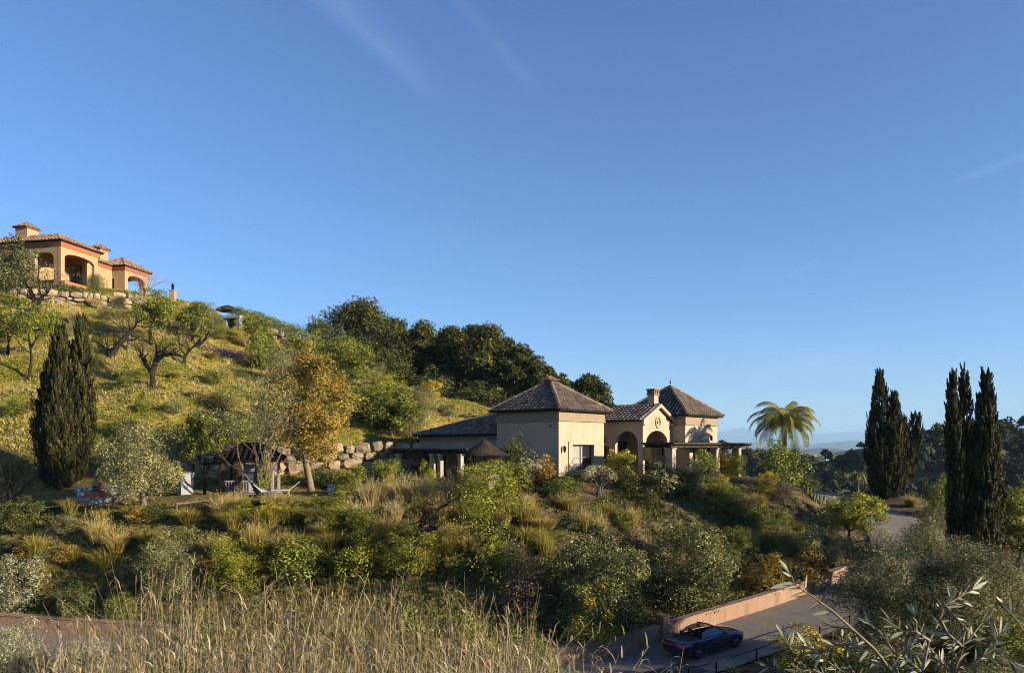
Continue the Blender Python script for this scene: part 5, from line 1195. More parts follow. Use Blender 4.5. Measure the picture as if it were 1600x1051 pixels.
# ------------------------------------------------------------------ single trees
def mtr(px, d): return px/F_PX*d
p_ = hit(487, 768)
s = p_.y/F_PX
bl = blobs_in(31, 70, 64*s, 54*s, 96*s, 128*s, (.17, .30), 1.1)+blobs_in(32, 16, 26*s, 24*s, 44*s, 196*s, (.25, .4), 1.2)+blobs_in(33, 16, 40*s, 36*s, 40*s, 80*s, (.25, .4), 1.0)
tree(487, 768, 'golden-leaved tree on an ivy-covered pale trunk in front of the boulder wall', 'golden_tree', 'gold', 'palebark', bl, 30000, .17, 31, 7.0, .26, spread=1.1, aspect=.5, bias=.14)
p_ = hit(408, 775); s = p_.y/F_PX
t = thing('bare_tree', 'half-bare grey tree with ivy at its foot in front of the gazebo', 'tree', p_); rng = random.Random(12); mb = MB(); tips = []
for k in range(7):
    a = k*.9; grow(mb, (math.cos(a)*.15, math.sin(a)*.12, -.2), (math.cos(a)*.32, math.sin(a)*.3, 1), 4.2*rng.uniform(.8, 1.1), .085, 5, rng, 3, .14, .10, .66, .55, tips, 4)
mb.build('branches', 'twig', t)
r = np.random.default_rng(13); T = np.array([tuple(q) for q in tips]); T = T[r.choice(len(T), min(len(T), 1400), False)] if len(T) > 1400 else T
P = np.repeat(T, 7, 0)+r.normal(0, .16, (len(T)*7, 3)); V, F = leaf_quads(P, rand_unit(r, len(P)), r, .12, .45)
obj('crown', np_mesh('sparse_leaves', V, F, np.repeat(r.random(len(P)), 4), 'olive'), t)
obj('ivy', crown_mesh('ivy', 'green', blobs_in(14, 12, .75, .6, 1.5, 1.5, (.3, .45), 1.3), 2600, .13, 14), t)
p_ = hit(225, 800); s = p_.y/F_PX
tree(225, 800, 'grey-green olive tree beside the white rock wall', 'olive_tree', 'olive', 'greybark', blobs_in(41, 56, 72*s, 60*s, 66*s, 80*s, (.2, .36), .95), 26000, .15, 41, 2.4, .22, spread=1.6, aspect=.3)
tree(320, 773, 'leafy green tree on a slim trunk left of the gazebo', 'garden_tree', 'green', 'bark', blobs_in(42, 34, 1.75, 1.6, 2.1, 4.2, (.25, .4)), 9000, .17, 42, 3.2, .11, d=56.5)
tree(610, 706, 'broad dense evergreen tree on the slope above the long pergola', 'garden_tree', 'green', 'bark', blobs_in(43, 46, 3.3, 2.6, 2.4, 2.3, (.22, .36)), 16000, .2, 43, 1.8, .16, d=70, bias=-.05)
bush(425, 640, 84, 96, 'olive', 'tall grey-green bush behind the half-bare tree', d=66, name='hill_bush', cat='bush')
bush(520, 650, 96, 70, 'green', 'wide green bush right behind the golden tree', d=70, name='hill_bush', cat='bush')
bush(360, 690, 70, 66, 'green', 'green bush behind the gazebo roof', d=63.5, name='hill_bush', cat='bush')
bush(300, 660, 60, 40, 'bright', 'light green bush left above the gazebo', d=64, name='hill_bush', cat='bush')
bush(640, 690, 60, 60, 'olive', 'olive-green bush beside the spiky plant above the pergola', d=71, name='hill_bush', cat='bush')
bush(580, 645, 60, 44, 'bright', 'light green bush above the broad evergreen tree', d=78, name='hill_bush', cat='bush')
bush(655, 650, 50, 34, 'olive', 'grey bush on the bright slope left of the villa roof', d=79, name='hill_bush', cat='bush')
bush(480, 580, 60, 50, 'green', 'green bush on the crest behind the golden tree top', d=86, name='hill_bush', cat='bush')
bush(400, 545, 60, 44, 'green', 'green bush below the long ridge hedge', d=88, name='hill_bush', cat='bush')
bush(325, 545, 50, 40, 'olive', 'greyish bush below the dark parasol', d=88, name='hill_bush', cat='bush')
bush(255, 520, 50, 34, 'green', 'bush behind the small almond tree on the upper slope', d=88, name='hill_bush', cat='bush')
for j, (a, b_, w_, kd, lab) in enumerate(((105, 525, 34, 'olive', 'small grey bush below the terrace wall at the left'), (150, 575, 30, 'green', 'small green bush left of the bare arching almond'), (75, 640, 36, 'olive', 'small grey bush left of the twin-tipped cypress top'), (195, 605, 28, 'green', 'tiny green bush below the broken leaning trunk'), (335, 600, 34, 'green', 'small green bush below the twisted almond'), (275, 645, 32, 'olive', 'grey bush in the lower middle of the slope'), (25, 650, 40, 'green', 'green bush at the left edge of the lower slope'), (345, 640, 40, 'dark', 'dark bush in the hollow of the slope'), (170, 500, 34, 'olive', 'greyish bush under the right end of the terrace wall'), (225, 640, 24, 'bright', 'tiny light bush in the middle of the lower slope'), (700, 650, 30, 'olive', 'grey tuft bush above the villa wing roof'), (535, 610, 40, 'green', 'green bush right of the golden tree top'))):
    bush(a, b_, w_, w_*.75, kd, lab, 'hill_bush', 'bush')
bush(532, 705, 44, 24, 'dark', 'dark bush overhanging the boulder wall', d=64.5, name='hill_bush', cat='bush'); bush(585, 712, 50, 26, 'green', 'green bush spilling over the right end of the boulder wall', d=65.2, name='hill_bush', cat='bush')
# trees of the grassy hill
p_ = hit(236, 538); s = p_.y/F_PX
tree(236, 538, 'small almond tree with round green crown on the upper slope', 'almond_tree', 'green', 'bark', blobs_in(51, 30, 36*s, 34*s, 34*s, 52*s, (.26, .4)), 5200, .2, 51, 3.0, .2)
p_ = hit(300, 532); s = p_.y/F_PX
tree(300, 532, 'round dark green and yellow citrus tree below the ridge', 'citrus_tree', 'green', 'bark', blobs_in(52, 32, 36*s, 34*s, 34*s, 38*s, (.26, .42)), 6500, .2, 52, 2.0, .16)
tree(45, 592, 'airy light green tree at the left edge of the slope', 'almond_tree', 'green', 'bark', blobs_in(53, 34, 3.5, 3.0, 2.8, 5.0, (.18, .3)), 5200, .2, 53, 4.2, .14)
tree(12, 555, 'second airy green tree cut by the left picture edge', 'almond_tree', 'green', 'bark', blobs_in(54, 28, 2.8, 2.6, 2.4, 3.6, (.2, .32)), 4200, .2, 54, 3.0, .14)
def bare(px, pyb, label, paths, seed, dep=4, L=1.5, leaf=None, r0=.2, mat='bark', kids=3, dmin=24.0, wob=.26):
    """gnarled tree: main limbs given as photo points at the depth of its foot, then twigs"""
    b_ = hit(px, pyb, dmin); t = thing('gnarled_tree', label, 'tree', b_); rng = random.Random(seed); mb = MB(); tips = []
    for path in paths:
        pts = [at(a, c, b_.y+e)-b_ for (a, c, e) in path]; rs = [r0*(1-.68*i/(len(pts)-1)) for i in range(len(pts))]
        pts[0].z -= .25; mb.tube(pts, rs, 8, True)
        for i in range(1, len(pts)):
            for k in range(2 if i < len(pts)-1 else 4):
                dd = Vector((rng.gauss(0, 1), rng.gauss(0, .8), rng.uniform(.1, 1.2)))
                grow(mb, pts[i], dd, L*rng.uniform(.6, 1.1), rs[i]*.5, dep, rng, kids, wob, .05, .7, .8, tips, 4)
    mb.build('trunk', mat, t, True)
    if leaf and tips:
        r = np.random.default_rng(seed); T = np.array([tuple(q) for q in tips]); k_ = leaf[1]
        P = T[r.integers(0, len(T), k_)]+r.normal(0, .16, (k_, 3)); V, F = leaf_quads(P, rand_unit(r, k_), r, leaf[2], .5)
        obj('crown', np_mesh('sparse_leaves', V, F, np.repeat(r.random(k_), 4), leaf[0]), t)
    return t
bare(57, 489, 'gnarled almond tree with thin grey crown under the terrace wall', [[(57, 489, 0), (54, 470, 0), (47, 452, .3), (40, 440, .5)], [(56, 474, 0), (66, 464, -.3), (74, 455, -.5)]], 61, 4, 1.7, ('olive', 1500, .13), .30)
bare(172, 557, 'broken leaning almond trunk with a bare fork', [[(172, 557, 0), (180, 545, 0), (192, 530, .3), (204, 518, .5), (212, 508, .6)], [(173, 553, 0), (168, 540, 0)]], 62, 3, 1.5, None, .36)
bare(200, 547, 'pale straight almond stem behind the broken leaning trunk', [[(200, 547, 0), (201, 535, 0), (203, 520, 0), (207, 505, 0)]], 66, 4, 1.7, None, .22, 'greybark')
bare(240, 603, 'bare arching almond tree alone in the middle of the slope', [[(240, 603, 0), (238, 585, 0), (230, 572, 0), (221, 558, .3), (219, 548, .4)], [(237, 580, 0), (243, 565, -.2), (256, 555, -.4), (272, 552, -.5), (286, 558, -.6)], [(243, 565, -.2), (246, 550, -.2), (244, 538, 0)]], 63, 4, 1.5, ('bright', 350, .12), .26)
bare(287, 568, 'dark twisted almond tree with fine bare twigs below the citrus tree', [[(287, 568, 0), (289, 556, 0), (298, 545, 0), (308, 538, .2), (314, 528, .3)], [(308, 538, .2), (320, 530, 0), (326, 518, 0)]], 64, 5, 1.5, ('grey', 300, .12), .2)
bush(408, 577, 58, 62, 'green', 'bushy green shrub on the slope left of the golden tree top')
bush(440, 600, 60, 60, 'olive', 'greyish bush against the left side of the golden tree')
bush(560, 602, 66, 58, 'green', 'green shrub mound below the tallest pine', d=84)
bush(612, 628, 46, 46, 'bright', 'fresh light green sapling on the slope right of the golden tree')
bush(672, 622, 36, 26, 'yellow', 'small yellowish bush under the pines', d=85)
bush(588, 618, 34, 30, 'olive', 'grey bush at the foot of the tallest pine', d=86)
bush(756, 650, 38, 26, 'yellow', 'yellow flowering shrub left of the left tower roof', d=79)
bush(540, 560, 70, 50, 'green', 'rounded bush behind the golden tree on the crest', d=88)
for i, (a, b_, w_, h_) in enumerate([(110, 590, 30, 20), (330, 560, 26, 16), (350, 590, 30, 20), (180, 500, 36, 22), (120, 505, 40, 26), (95, 520, 34, 22), (380, 540, 30, 20), (700, 640, 26, 14), (640, 640, 30, 18), (350, 640, 44, 26), (310, 620, 34, 18), (270, 590, 26, 14), (150, 480, 30, 18)]):
    tussock(a, b_, w_, h_, ['dry tan grass clump high on the hill slope', 'green grass clump high on the hill slope'][i % 2], 2 if i % 2 == 0 else 0, ['dry clumps on the hill slope', 'green clumps on the hill slope'][i % 2])
sword(gp(652, 70.5), 1.5, 'spiky palm-like plant at the left end of the villa roof', 46, .3)

# ------------------------------------------------------------------ hilltop garden
bush(26, 432, 80, 84, 'dark', 'big rounded bush hiding the left half of the hilltop villa', d=89.5, deep=.8)
bush(152, 455, 33, 44, 'ball', 'clipped ball shrub before the hilltop villa loggia', d=90.6, name='topiary')
bush(188, 466, 22, 22, 'ball', 'small clipped ball shrub before the right pavilion of the hilltop villa', d=90.5, name='topiary')
bush(14, 445, 40, 20, 'dark', 'low dark hedge at the far left above the terrace wall', d=87, deep=.7)
bush(90, 440, 26, 14, 'bright', 'low light green shrub before the loggia column', d=89.5)
def hedge(pts, hgt, wid, label, mat='dark', n=7000, size=.16, seed=3):
    P = [Vector(q) for q in pts]; t = thing('hedge', label, 'hedge', P[0]); bl = []
    for a, b_ in zip(P[:-1], P[1:]):
        k = max(2, int((b_-a).length/.5))
        for i in range(k):
            q = a.lerp(b_, i/k)-P[0]; bl.append((q.x, q.y, q.z+hgt*.5, wid*.55, wid*.55, hgt*.55))
    obj('foliage', crown_mesh('hedge_leaves', mat, bl, n, size, seed, .5, .6), t)
    mb = MB(); rng = random.Random(seed)
    for b_ in bl[::3]: mb.tube([(b_[0], b_[1], b_[2]-hgt*.6), (b_[0]+rng.uniform(-.1, .1), b_[1], b_[2]+hgt*.2)], [.05, .02], 5)
    mb.build('stems', 'bark', t)
hedge([gp(76, 88.2), gp(105, 88.8), gp(134, 89.4)], 1.75, 1.3, 'clipped dark hedge in front of the hilltop villa loggia', 'dark', 8000)
hedge([gp(372, 92.5), gp(410, 92.3), gp(445, 92.2), gp(474, 92.2)], 2.5, 2.0, 'long clipped hedge sloping along the ridge right of the dark parasol', 'green', 12000, .17, 9)
p_ = gp(226, 95); t = thing('bare_shrub', 'round bare pinkish-brown tree at the right end of the hilltop villa', 'tree', p_); rng = random.Random(71); mb = MB()
for k in range(8): a = k*.8; grow(mb, (0, 0, .3), (math.cos(a)*.6, math.sin(a)*.6, 1), 1.75, .075, 6, rng, 3, .12, .03, .68, .6, None, 3)
mb.tube([(0, 0, -.3), (0, 0, .5)], [.16, .12], 7); mb.build('branches', 'pinktwig', t)
p_ = gp(466, 95.5); t = thing('bare_shrub', 'round leafless shrub at the right end of the ridge hedge', 'shrub', p_+Vector((0, 0, .6))); rng = random.Random(72); mb = MB()
for k in range(8): a = k*.8; grow(mb, (0, 0, -.5), (math.cos(a)*.6, math.sin(a)*.6, 1), 1.4, .05, 5, rng, 3, .12, .05, .66, .6, None, 3)
mb.build('branches', 'bark', t)
bush(375, 535, 34, 26, 'yellow', 'yellow-green bush right of the white stone alcove')
bush(345, 530, 30, 22, 'bright', 'light green bush left of the white stone alcove')
bush(462, 530, 40, 14, 'red', 'low reddish heather between hedge and stone wall on the ridge', d=91)
# pink flower drifts
r = np.random.default_rng(8); PP = []
for (a, b_, w_, h_, k_) in ((345, 552, 34, 8, 420), (372, 558, 34, 9, 700), (437, 583, 30, 8, 420), (567, 601, 26, 9, 800), (400, 566, 34, 9, 300), (600, 612, 26, 6, 260)):
    q = np.stack([a+r.normal(0, w_*.5, k_), b_+r.normal(0, h_*.5, k_)], 1); c = hit(a, b_)
    for u in q: 
        x = c.x+(u[0]-a)/F_PX*c.y; y = c.y-(u[1]-b_)/F_PX*c.y*1.6; PP.append((x, y))
PP = np.array(PP); PP = np.column_stack([PP, H(PP[:, 0], PP[:, 1])+r.uniform(.05, .35, len(PP))])
V, F = leaf_quads(PP, rand_unit(r, len(PP)), r, .2, .7)
tag(obj('pink_flowers', np_mesh('pink_flowers', V, F, np.repeat(r.uniform(.3, 1, len(PP)), 4), 'pink')), 'drifts of pink flowers along the upper slope', kind='stuff')

# ------------------------------------------------------------------ garden shrubs round the villa
p_ = gp(18, 53.5); t = thing('bare_shrub', 'dark twiggy leafless shrub at the left edge below the cypress', 'shrub', p_); rng = random.Random(73); mb = MB()
for k in range(10): a = k*.65; grow(mb, (math.cos(a)*.2, math.sin(a)*.2, -.2), (math.cos(a)*.7, math.sin(a)*.6, 1), 1.9, .05, 5, rng, 3, .16, .02, .66, .6, None, 3)
mb.build('branches', 'bark', t)
bush(600, 772, 56, 44, 'green', 'green shrub hiding the foot of the boulder wall', d=58.5)
bush(506, 772, 50, 34, 'dark', 'dark shrub at the boulder wall foot right of the golden tree', d=60.5)
bush(548, 776, 58, 46, 'bright', 'round light green shrub at the left corner of the long pergola', d=54.2)
bush(810, 752, 54, 72, 'dark', 'tall dark evergreen shrub against the shaded wall of the left tower', d=55.8)
bush(851, 757, 42, 46, 'red', 'reddish-tipped shrub at the corner of the left tower', d=55.6)
bush(968, 757, 54, 46, 'yellow', 'bright yellow-green shrub between the left tower and the porch', d=58.5)
bush(985, 775, 52, 36, 'dark', 'low dark shrub in front of the yellow-green shrub', d=56)
bush(1030, 782, 66, 56, 'laurel', 'broad flowering oleander in front of the porch', d=56.3)
bush(1078, 785, 56, 52, 'laurel', 'second flowering oleander right of the thick pergola column', d=56.6)
bush(1100, 757, 44, 58, 'green', 'upright green shrub under the right pergola', d=58.6)
bush(1124, 768, 34, 34, 'yellow', 'small yellowish shrub left of the dusky dome shrub', d=57.6)
bush(1158, 773, 58, 44, 'purple', 'clipped dusky purple dome shrub on the garden bank', d=56.5)
bush(1120, 790, 44, 24, 'green', 'low green cushion shrub below the dusky dome shrub', d=55.4)
bush(1222, 742, 78, 74, 'green', 'rounded green citrus tree right of the right pergola', d=62, name='citrus_tree', cat='tree')
bush(1196, 760, 36, 34, 'yellow', 'yellow shrub at the foot of the rounded citrus tree', d=60)
bush(1218, 780, 46, 46, 'purple', 'dark airy little tree left of the grey cactus bed', d=59)
bush(1263, 765, 40, 26, 'dark', 'dark spiny bush behind the grey olive', d=64)
bush(1222, 832, 34, 46, 'grey', 'small upright grey shrub beside the grey olive', d=53.2)
bush(1190, 800, 40, 24, 'green', 'low green mound right of the dusky dome shrub', d=56)
bush(900, 762, 60, 18, 'dark', 'low dark edging hedge under the tower window', d=56.8)
bush(1150, 740, 40, 36, 'green', 'green bush seen through the right pergola', d=66)
bush(1130, 730, 30, 36, 'red', 'brownish bush behind the last pergola column', d=68)
bush(610, 752, 30, 40, 'bright', 'tall light-leaved plant in front of the long pergola', d=55, name='garden_plant', cat='plant')
bush(668, 758, 26, 44, 'bright', 'broad-leaved plant by the paired pergola pillars', d=54.6, name='garden_plant', cat='plant')
def topiary(px, pyb, d, wpx, label, seed):
    p_ = gp(px, d); t = thing('standard_shrub', label, 'shrub', p_); R = wpx/F_PX*d/2; rng = random.Random(seed); mb = MB()
    for k in range(6): a = k*1.05; mb.tube([(math.cos(a)*.1, math.sin(a)*.1, -.3), (math.cos(a)*.22+rng.uniform(-.1, .1), math.sin(a)*.2, .7), (math.cos(a)*R*.6, math.sin(a)*R*.5, 1.5)], [.045, .04, .02], 6)
    mb.build('stems', 'greybark', t)
    bl = blobs_in(seed, 22, R*.9, R*.7, R*.32, 1.65, (.35, .5), .75); obj('crown', crown_mesh('grey_crown', 'grey', bl, 7000, .12, seed, .35), t)
topiary(936, 800, 54.2, 78, 'flat-topped grey shrub on bare pale stems below the tower window', 81)
topiary(822, 785, 54.6, 62, 'grey flat-topped shrub on thin stems left of the tower', 82)
tree(1327, 812, 'light green spreading tree beside the gravel drive', 'garden_tree', 'bright', 'bark', blobs_in(44, 44, 2.9, 2.5, 1.9, 3.5, (.2, .34)), 15000, .15, 44, 2.2, .16, d=58, bias=.08)
tree(1285, 882, 'grey olive tree with dark trunk between the bank and the drive', 'olive_tree', 'olive', 'bark', blobs_in(45, 46, 2.5, 2.2, 2.0, 3.0, (.2, .34)), 15000, .13, 45, 2.2, .17, d=53, aspect=.3, bias=-.08)
tree(1590, 905, 'light green tree at the right edge behind the cypress group', 'garden_tree', 'bright', 'bark', blobs_in(46, 40, 1.9, 1.9, 3.0, 3.6, (.2, .34)), 11000, .15, 46, 3.0, .15, d=52)
bush(1452, 846, 66, 84, 'olive', 'brownish-green shrub between the two cypress groups', d=57)
bush(1470, 800, 50, 60, 'green', 'darker shrub behind the brownish-green shrub', d=66)
tussock(1426, 786, 24, 24, 'golden grass tuft at the foot of the ragged cypress clump', 1, d=69)
sword(gp(1340, 71), 1.15, 'yucca with a shaggy head left of the ragged cypress clump', 90, 2.3, droop=.9, cat='tree', name='yucca_tree')
sword(gp(1090, 51.8), 1.25, 'spiky yucca on the bare soil of the bank', 70, .9)
sword(gp(1148, 37.2), .75, 'small spiky yucca on the near verge of the drive', 60, .15)
for k, (a, d) in enumerate(((1262, 62.5), (1272, 62), (1282, 62.6))):
    p_ = gp(a, d); t = thing('cactus', ['branching grey cactus nearest the citrus tree', 'middle of three grey cacti behind the grey olive', 'grey cactus nearest the light green tree'][k], 'cactus', p_); rng = random.Random(90+k)
    for j in range(6): mb = MB(); a_ = j*1.05; mb.tube([(math.cos(a_)*.1, math.sin(a_)*.1, -.2), (math.cos(a_)*.3, math.sin(a_)*.3, .5), (math.cos(a_)*.36, math.sin(a_)*.36, rng.uniform(.6, .95))], [.05, .06, .03], 7); mb.build('arm', 'dark', t, True)
# palm
def palm(px, d, crown_py, label):
    p_ = gp(px, d); hc = (HOR-crown_py)/F_PX*d-p_.z; t = thing('palm_tree', label, 'tree', p_); rng = random.Random(4)
    mb = MB(); mb.tube([(0, 0, -.3), (.05, 0, hc*.4), (.02, 0, hc*.8), (0, 0, hc)], [.3, .2, .18, .22], 10); mb.build('trunk', 'greybark', t, True)
    for k in range(38):
        a = k*2.399; e = 1.5-1.45*(k/38)**.9+rng.uniform(-.1, .1); L = rng.uniform(2.9, 3.8); mb = MB(); n_ = 15; pts = []; q = Vector((0, 0, hc)); c = Vector((math.cos(a), math.sin(a), 0)); sd_ = Vector((-math.sin(a), math.cos(a), 0)); va = rng.random()
        for i in range(n_+1): s = i/n_; ee = e-2.2*s**1.3; pts.append(q.copy()); q = q+(c*math.cos(ee)+Vector((0, 0, 1))*math.sin(ee))*(L/n_)
        mb.tube(pts, [.035*(1-.8*i/n_) for i in range(n_+1)], 4, False, va)
        for i in range(1, n_+1):
            for sg in (-1, 1):
                for half in (0, .5):
                    b_ = pts[i].lerp(pts[i-1], half); tg = (pts[i]-pts[i-1]).normalized(); ll = .8*(1-.45*abs(i/n_-.45)*1.6)*rng.uniform(.8, 1.1)
                    dv = (sd_*sg*.8+tg*.5+Vector((0, 0, -.45-.25*rng.random()))).normalized(); m1 = b_+dv*ll*.5; tp_ = b_+dv*ll+Vector((0, 0, -.12)); wv = tg*.036
                    mb.add([b_-wv, b_+wv, m1+wv, tp_, m1-wv], [(0, 1, 2, 4), (4, 2, 3)], max(0, min(1, va*.6+rng.random()*.4)))
        mb.build('frond', 'palm', t)
palm(1226, 64.5, 663, 'feathery date palm rising right of the villa')

# ------------------------------------------------------------------ the bank below the terrace
p_ = hit(945, 982, 40); 
bush(940, 980, 146, 156, 'laurel_big', 'large dark laurel bush at the foot of the bank left of the pink pillar', d=44.0, name='laurel_bush', cat='bush', k=0)
bush(1072, 962, 134, 130, 'laurel_big', 'large dark laurel bush above the wall behind the car', d=47.7, name='laurel_bush', cat='bush', k=1)
bush(928, 982, 88, 90, 'yellow_big', 'yellow-green flowering spurge in front of the left laurel bush', d=42.7, k=1)
bush(1196, 928, 66, 58, 'gold', 'brownish-gold shrub above the pink wall right of the right laurel', d=50.5)
bush(1256, 925, 76, 58, 'gold', 'yellow-brown shrub above the right pink pillar', d=52)
bush(820, 965, 100, 108, 'purple', 'dark shadowed thicket left of the left laurel bush', d=44.6)
bush(278, 912, 118, 108, 'olive_big', 'large grey-green bush on the bank below the grey utility box', d=46.8)
bush(372, 920, 92, 84, 'bright_big', 'bright green bush right of the large grey-green bush', d=46.6)
bush(770, 836, 118, 88, 'bright_big', 'big fresh green bush below the thatched parasol', d=51)
bush(640, 905, 100, 74, 'bright_big', 'fresh green undergrowth behind the knobbly bare trunk', d=46.4)
bush(470, 900, 110, 60, 'green', 'low green scrub mound in the middle of the bank', d=46.8)
bush(560, 895, 90, 60, 'bright', 'bright green scrub mound left of the knobbly bare trunk', d=46.6)
bush(28, 930, 84, 84, 'grey', 'pale dry shrub at the left edge of the bank', d=47)
bush(120, 930, 60, 56, 'dark', 'dark green shrub low on the left bank', d=46)
bush(190, 930, 60, 40, 'green', 'small green shrub above the left end of the pink wall', d=45.8)
bush(20, 815, 56, 40, 'dark', 'dark shrub under the leafless shrub at the left edge', d=50.4)
bush(1130, 905, 44, 30, 'green', 'low green shrub on the bare bank right of the right laurel', d=52)
bush(1160, 850, 60, 22, 'dark', 'low dark spreading shrub on the bare bank', d=53)
bush(880, 800, 60, 36, 'green', 'low green shrub below the low cream step wall', d=53.2)
bush(1010, 800, 50, 22, 'dark', 'low shrub under the flowering oleander', d=54.8)
bush(700, 790, 40, 26, 'bright', 'light shrub among the tussocks below the long pergola', d=52.3)
bare(636, 915, 'knobbly bare black tree leaning right on the bank', [[(633, 918, 0), (637, 896, 0), (640, 880, .1), (648, 858, .2), (655, 830, .3), (663, 812, .5), (678, 799, .7), (700, 786, .8)], [(657, 825, .3), (672, 826, .1), (684, 824, 0)]], 65, 5, 1.15, ('red', 500, .1), .24, dmin=40, kids=3)
bare(716, 915, 'dark leaning tree with thin green crown beside the knobbly bare tree', [[(714, 916, 0), (726, 898, 0), (738, 878, .1), (750, 858, .2), (762, 842, .4), (764, 824, .5), (780, 816, .7)], [(750, 858, .2), (735, 868, .2)]], 67, 4, 1.3, ('bright', 3200, .12), .22, dmin=40)
TUS = [(150, 848, 44, 52, 1), (60, 868, 40, 50, 0), (112, 800, 38, 34, 0), (158, 815, 30, 30, 0), (186, 862, 46, 46, 1), (215, 812, 52, 34, 0), (160, 885, 50, 40, 0), (300, 815, 50, 34, 0), (345, 806, 46, 40, 1), (375, 800, 40, 36, 1), (412, 822, 54, 44, 0), (450, 818, 56, 44, 0), (505, 822, 60, 46, 0),
       (400, 850, 50, 44, 1), (455, 860, 54, 44, 0), (520, 858, 56, 44, 0), (560, 815, 50, 44, 2), (590, 790, 52, 48, 2), (625, 785, 54, 52, 2), (655, 782, 50, 46, 2), (690, 812, 50, 44, 1), (715, 782, 50, 50, 2), (745, 772, 46, 48, 2), (600, 835, 50, 40, 1), (645, 840, 50, 40, 1),
       (850, 872, 40, 56, 0), (830, 850, 44, 44, 0), (912, 828, 32, 46, 1), (938, 835, 28, 42, 1), (987, 822, 30, 34, 1), (948, 806, 26, 30, 0), (882, 795, 40, 30, 1), (1030, 838, 26, 26, 1), (1112, 862, 30, 44, 0), (1180, 790, 34, 30, 0), (1245, 830, 36, 26, 0), (1160, 880, 26, 24, 0), (1060, 830, 24, 22, 0),
       (70, 905, 44, 40, 0), (108, 880, 46, 40, 0), (235, 850, 44, 36, 0), (335, 870, 46, 44, 1), (575, 860, 46, 40, 0), (700, 850, 46, 40, 1), (790, 800, 44, 36, 0), (800, 880, 46, 44, 0)]
_zn = {0: ['green grass tussock on the left bank below the log rail fence', 'green grass tussock on the middle bank below the loungers', 'green grass tussock on the right bank below the villa'],
       1: ['golden grass tussock on the left bank below the log rail fence', 'golden grass tussock on the middle bank below the long pergola', 'golden grass tussock on the bare soil below the tower window'],
       2: ['', 'feathery pinkish-tan grass tussock in the row before the long pergola', '']}
for (a, b_, w_, h_, tn) in TUS:
    zi = 0 if a < 340 else (1 if a < 780 else 2); tussock(a, b_, w_, h_, _zn[tn][zi], tn, _zn[tn][zi].replace('tussock', 'tussocks'))

rb = random.Random(314)
def scatter(n_, x0, x1, y0, y1, kinds, wr, hr, label, group, name='scrub_bush'):
    k = 0; tries = 0
    while k < n_ and tries < n_*8:
        tries += 1; a, b_ = rb.uniform(x0, x1), rb.uniform(y0, y1); q = hit(a, b_, 40)
        if not 44.2 < q.y < 57 or abs(road_near(q.x, q.y)[0][0]) < RHW+1.2: continue
        w_ = rb.uniform(*wr); kd = rb.choice(kinds); bush(a, b_, w_, w_*rb.uniform(*hr), kd, label[kd], name, 'bush', group[kd], d=q.y); k += 1
LB = lambda where: {'bright': 'light green scrub bush on the '+where, 'green': 'mid green scrub bush on the '+where, 'dark': 'dark green scrub bush on the '+where, 'olive': 'grey-green scrub bush on the '+where, 'red': 'brownish dry scrub bush on the '+where, 'yellow': 'yellowish scrub bush on the '+where, 'grey': 'pale grey scrub bush on the '+where}
GB = lambda where: {k: v.replace('bush', 'bushes') for k, v in LB(where).items()}
wh = 'middle bank between pergola and reeds'
scatter(34, 360, 860, 800, 930, ['bright', 'green', 'green', 'dark', 'olive', 'bright', 'yellow'], (30, 62), (.55, .85), LB(wh), GB(wh))
wh = 'left bank above the pink wall'
scatter(14, 20, 340, 810, 940, ['green', 'dark', 'olive', 'red', 'dark'], (28, 56), (.5, .8), LB(wh), GB(wh))
wh = 'right bank below the villa garden'
scatter(26, 860, 1270, 785, 925, ['green', 'dark', 'olive', 'green', 'grey', 'bright'], (18, 44), (.5, .8), LB(wh), GB(wh))
wh = 'right bank between the dusky dome shrub and the drive'
scatter(20, 1130, 1310, 775, 880, ['green', 'dark', 'olive', 'green', 'bright'], (30, 58), (.5, .8), LB(wh), GB(wh))
for j in range(46):
    a, b_ = rb.uniform(350, 860), rb.uniform(785, 900); q = hit(a, b_, 40)
    if q.y < 45 or q.y > 56: continue
    tn = rb.choice((0, 0, 0, 1, 2)) if b_ < 840 else rb.choice((0, 0, 1)); tussock(a, b_, rb.uniform(30, 58), rb.uniform(26, 46), _zn[tn][1] if a < 780 else _zn[min(tn, 1)][2], tn if a < 780 else min(tn, 1), (_zn[tn][1] if a < 780 else _zn[min(tn, 1)][2]).replace('tussock', 'tussocks'), d=q.y)

# ------------------------------------------------------------------ right foreground olive, verge shrubs
p_ = gp(1450, 37.5); s = p_.y/F_PX
bl = blobs_in(47, 90, 4.5, 3.2, 2.6, 3.5, (.2, .34), .95)+[(b_[0]-2.7, b_[1]-.2, b_[2]-.5, *b_[3:]) for b_ in blobs_in(49, 40, 2.4, 2.2, 2.3, 2.9, (.22, .34), .95)]+[(b_[0]+1.6, b_[1]-.4, b_[2]-.5, *b_[3:]) for b_ in blobs_in(48, 50, 3.2, 2.6, 2.2, 2.8, (.22, .34), .95)]
tree(1448, 1000, 'large spreading olive tree on the near verge at the right', 'olive_tree', 'olive', 'bark', bl, 140000, .115, 47, 2.3, .24, d=37.5, aspect=.28, spread=2.4, bias=-.08, nl=9)
bush(1262, 1062, 108, 78, 'yellow', 'yellow-green shrub on the near verge below the drive', d=36.0, mat=None)
bush(1330, 1050, 90, 54, 'dark', 'dark shrub under the large spreading olive tree', d=35.6)
bush(1400, 1075, 120, 60, 'olive', 'grey-green shrub at the bottom under the large olive tree', d=33)
bush(1500, 1000, 90, 40, 'dark', 'dark shrub in the shade right of the large olive trunk', d=36.5)
bush(1580, 1010, 110, 70, 'green', 'green shrub under the right side of the large olive tree', d=35)
bush(1480, 1060, 130, 60, 'dark', 'dark undergrowth below the large olive tree', d=31)
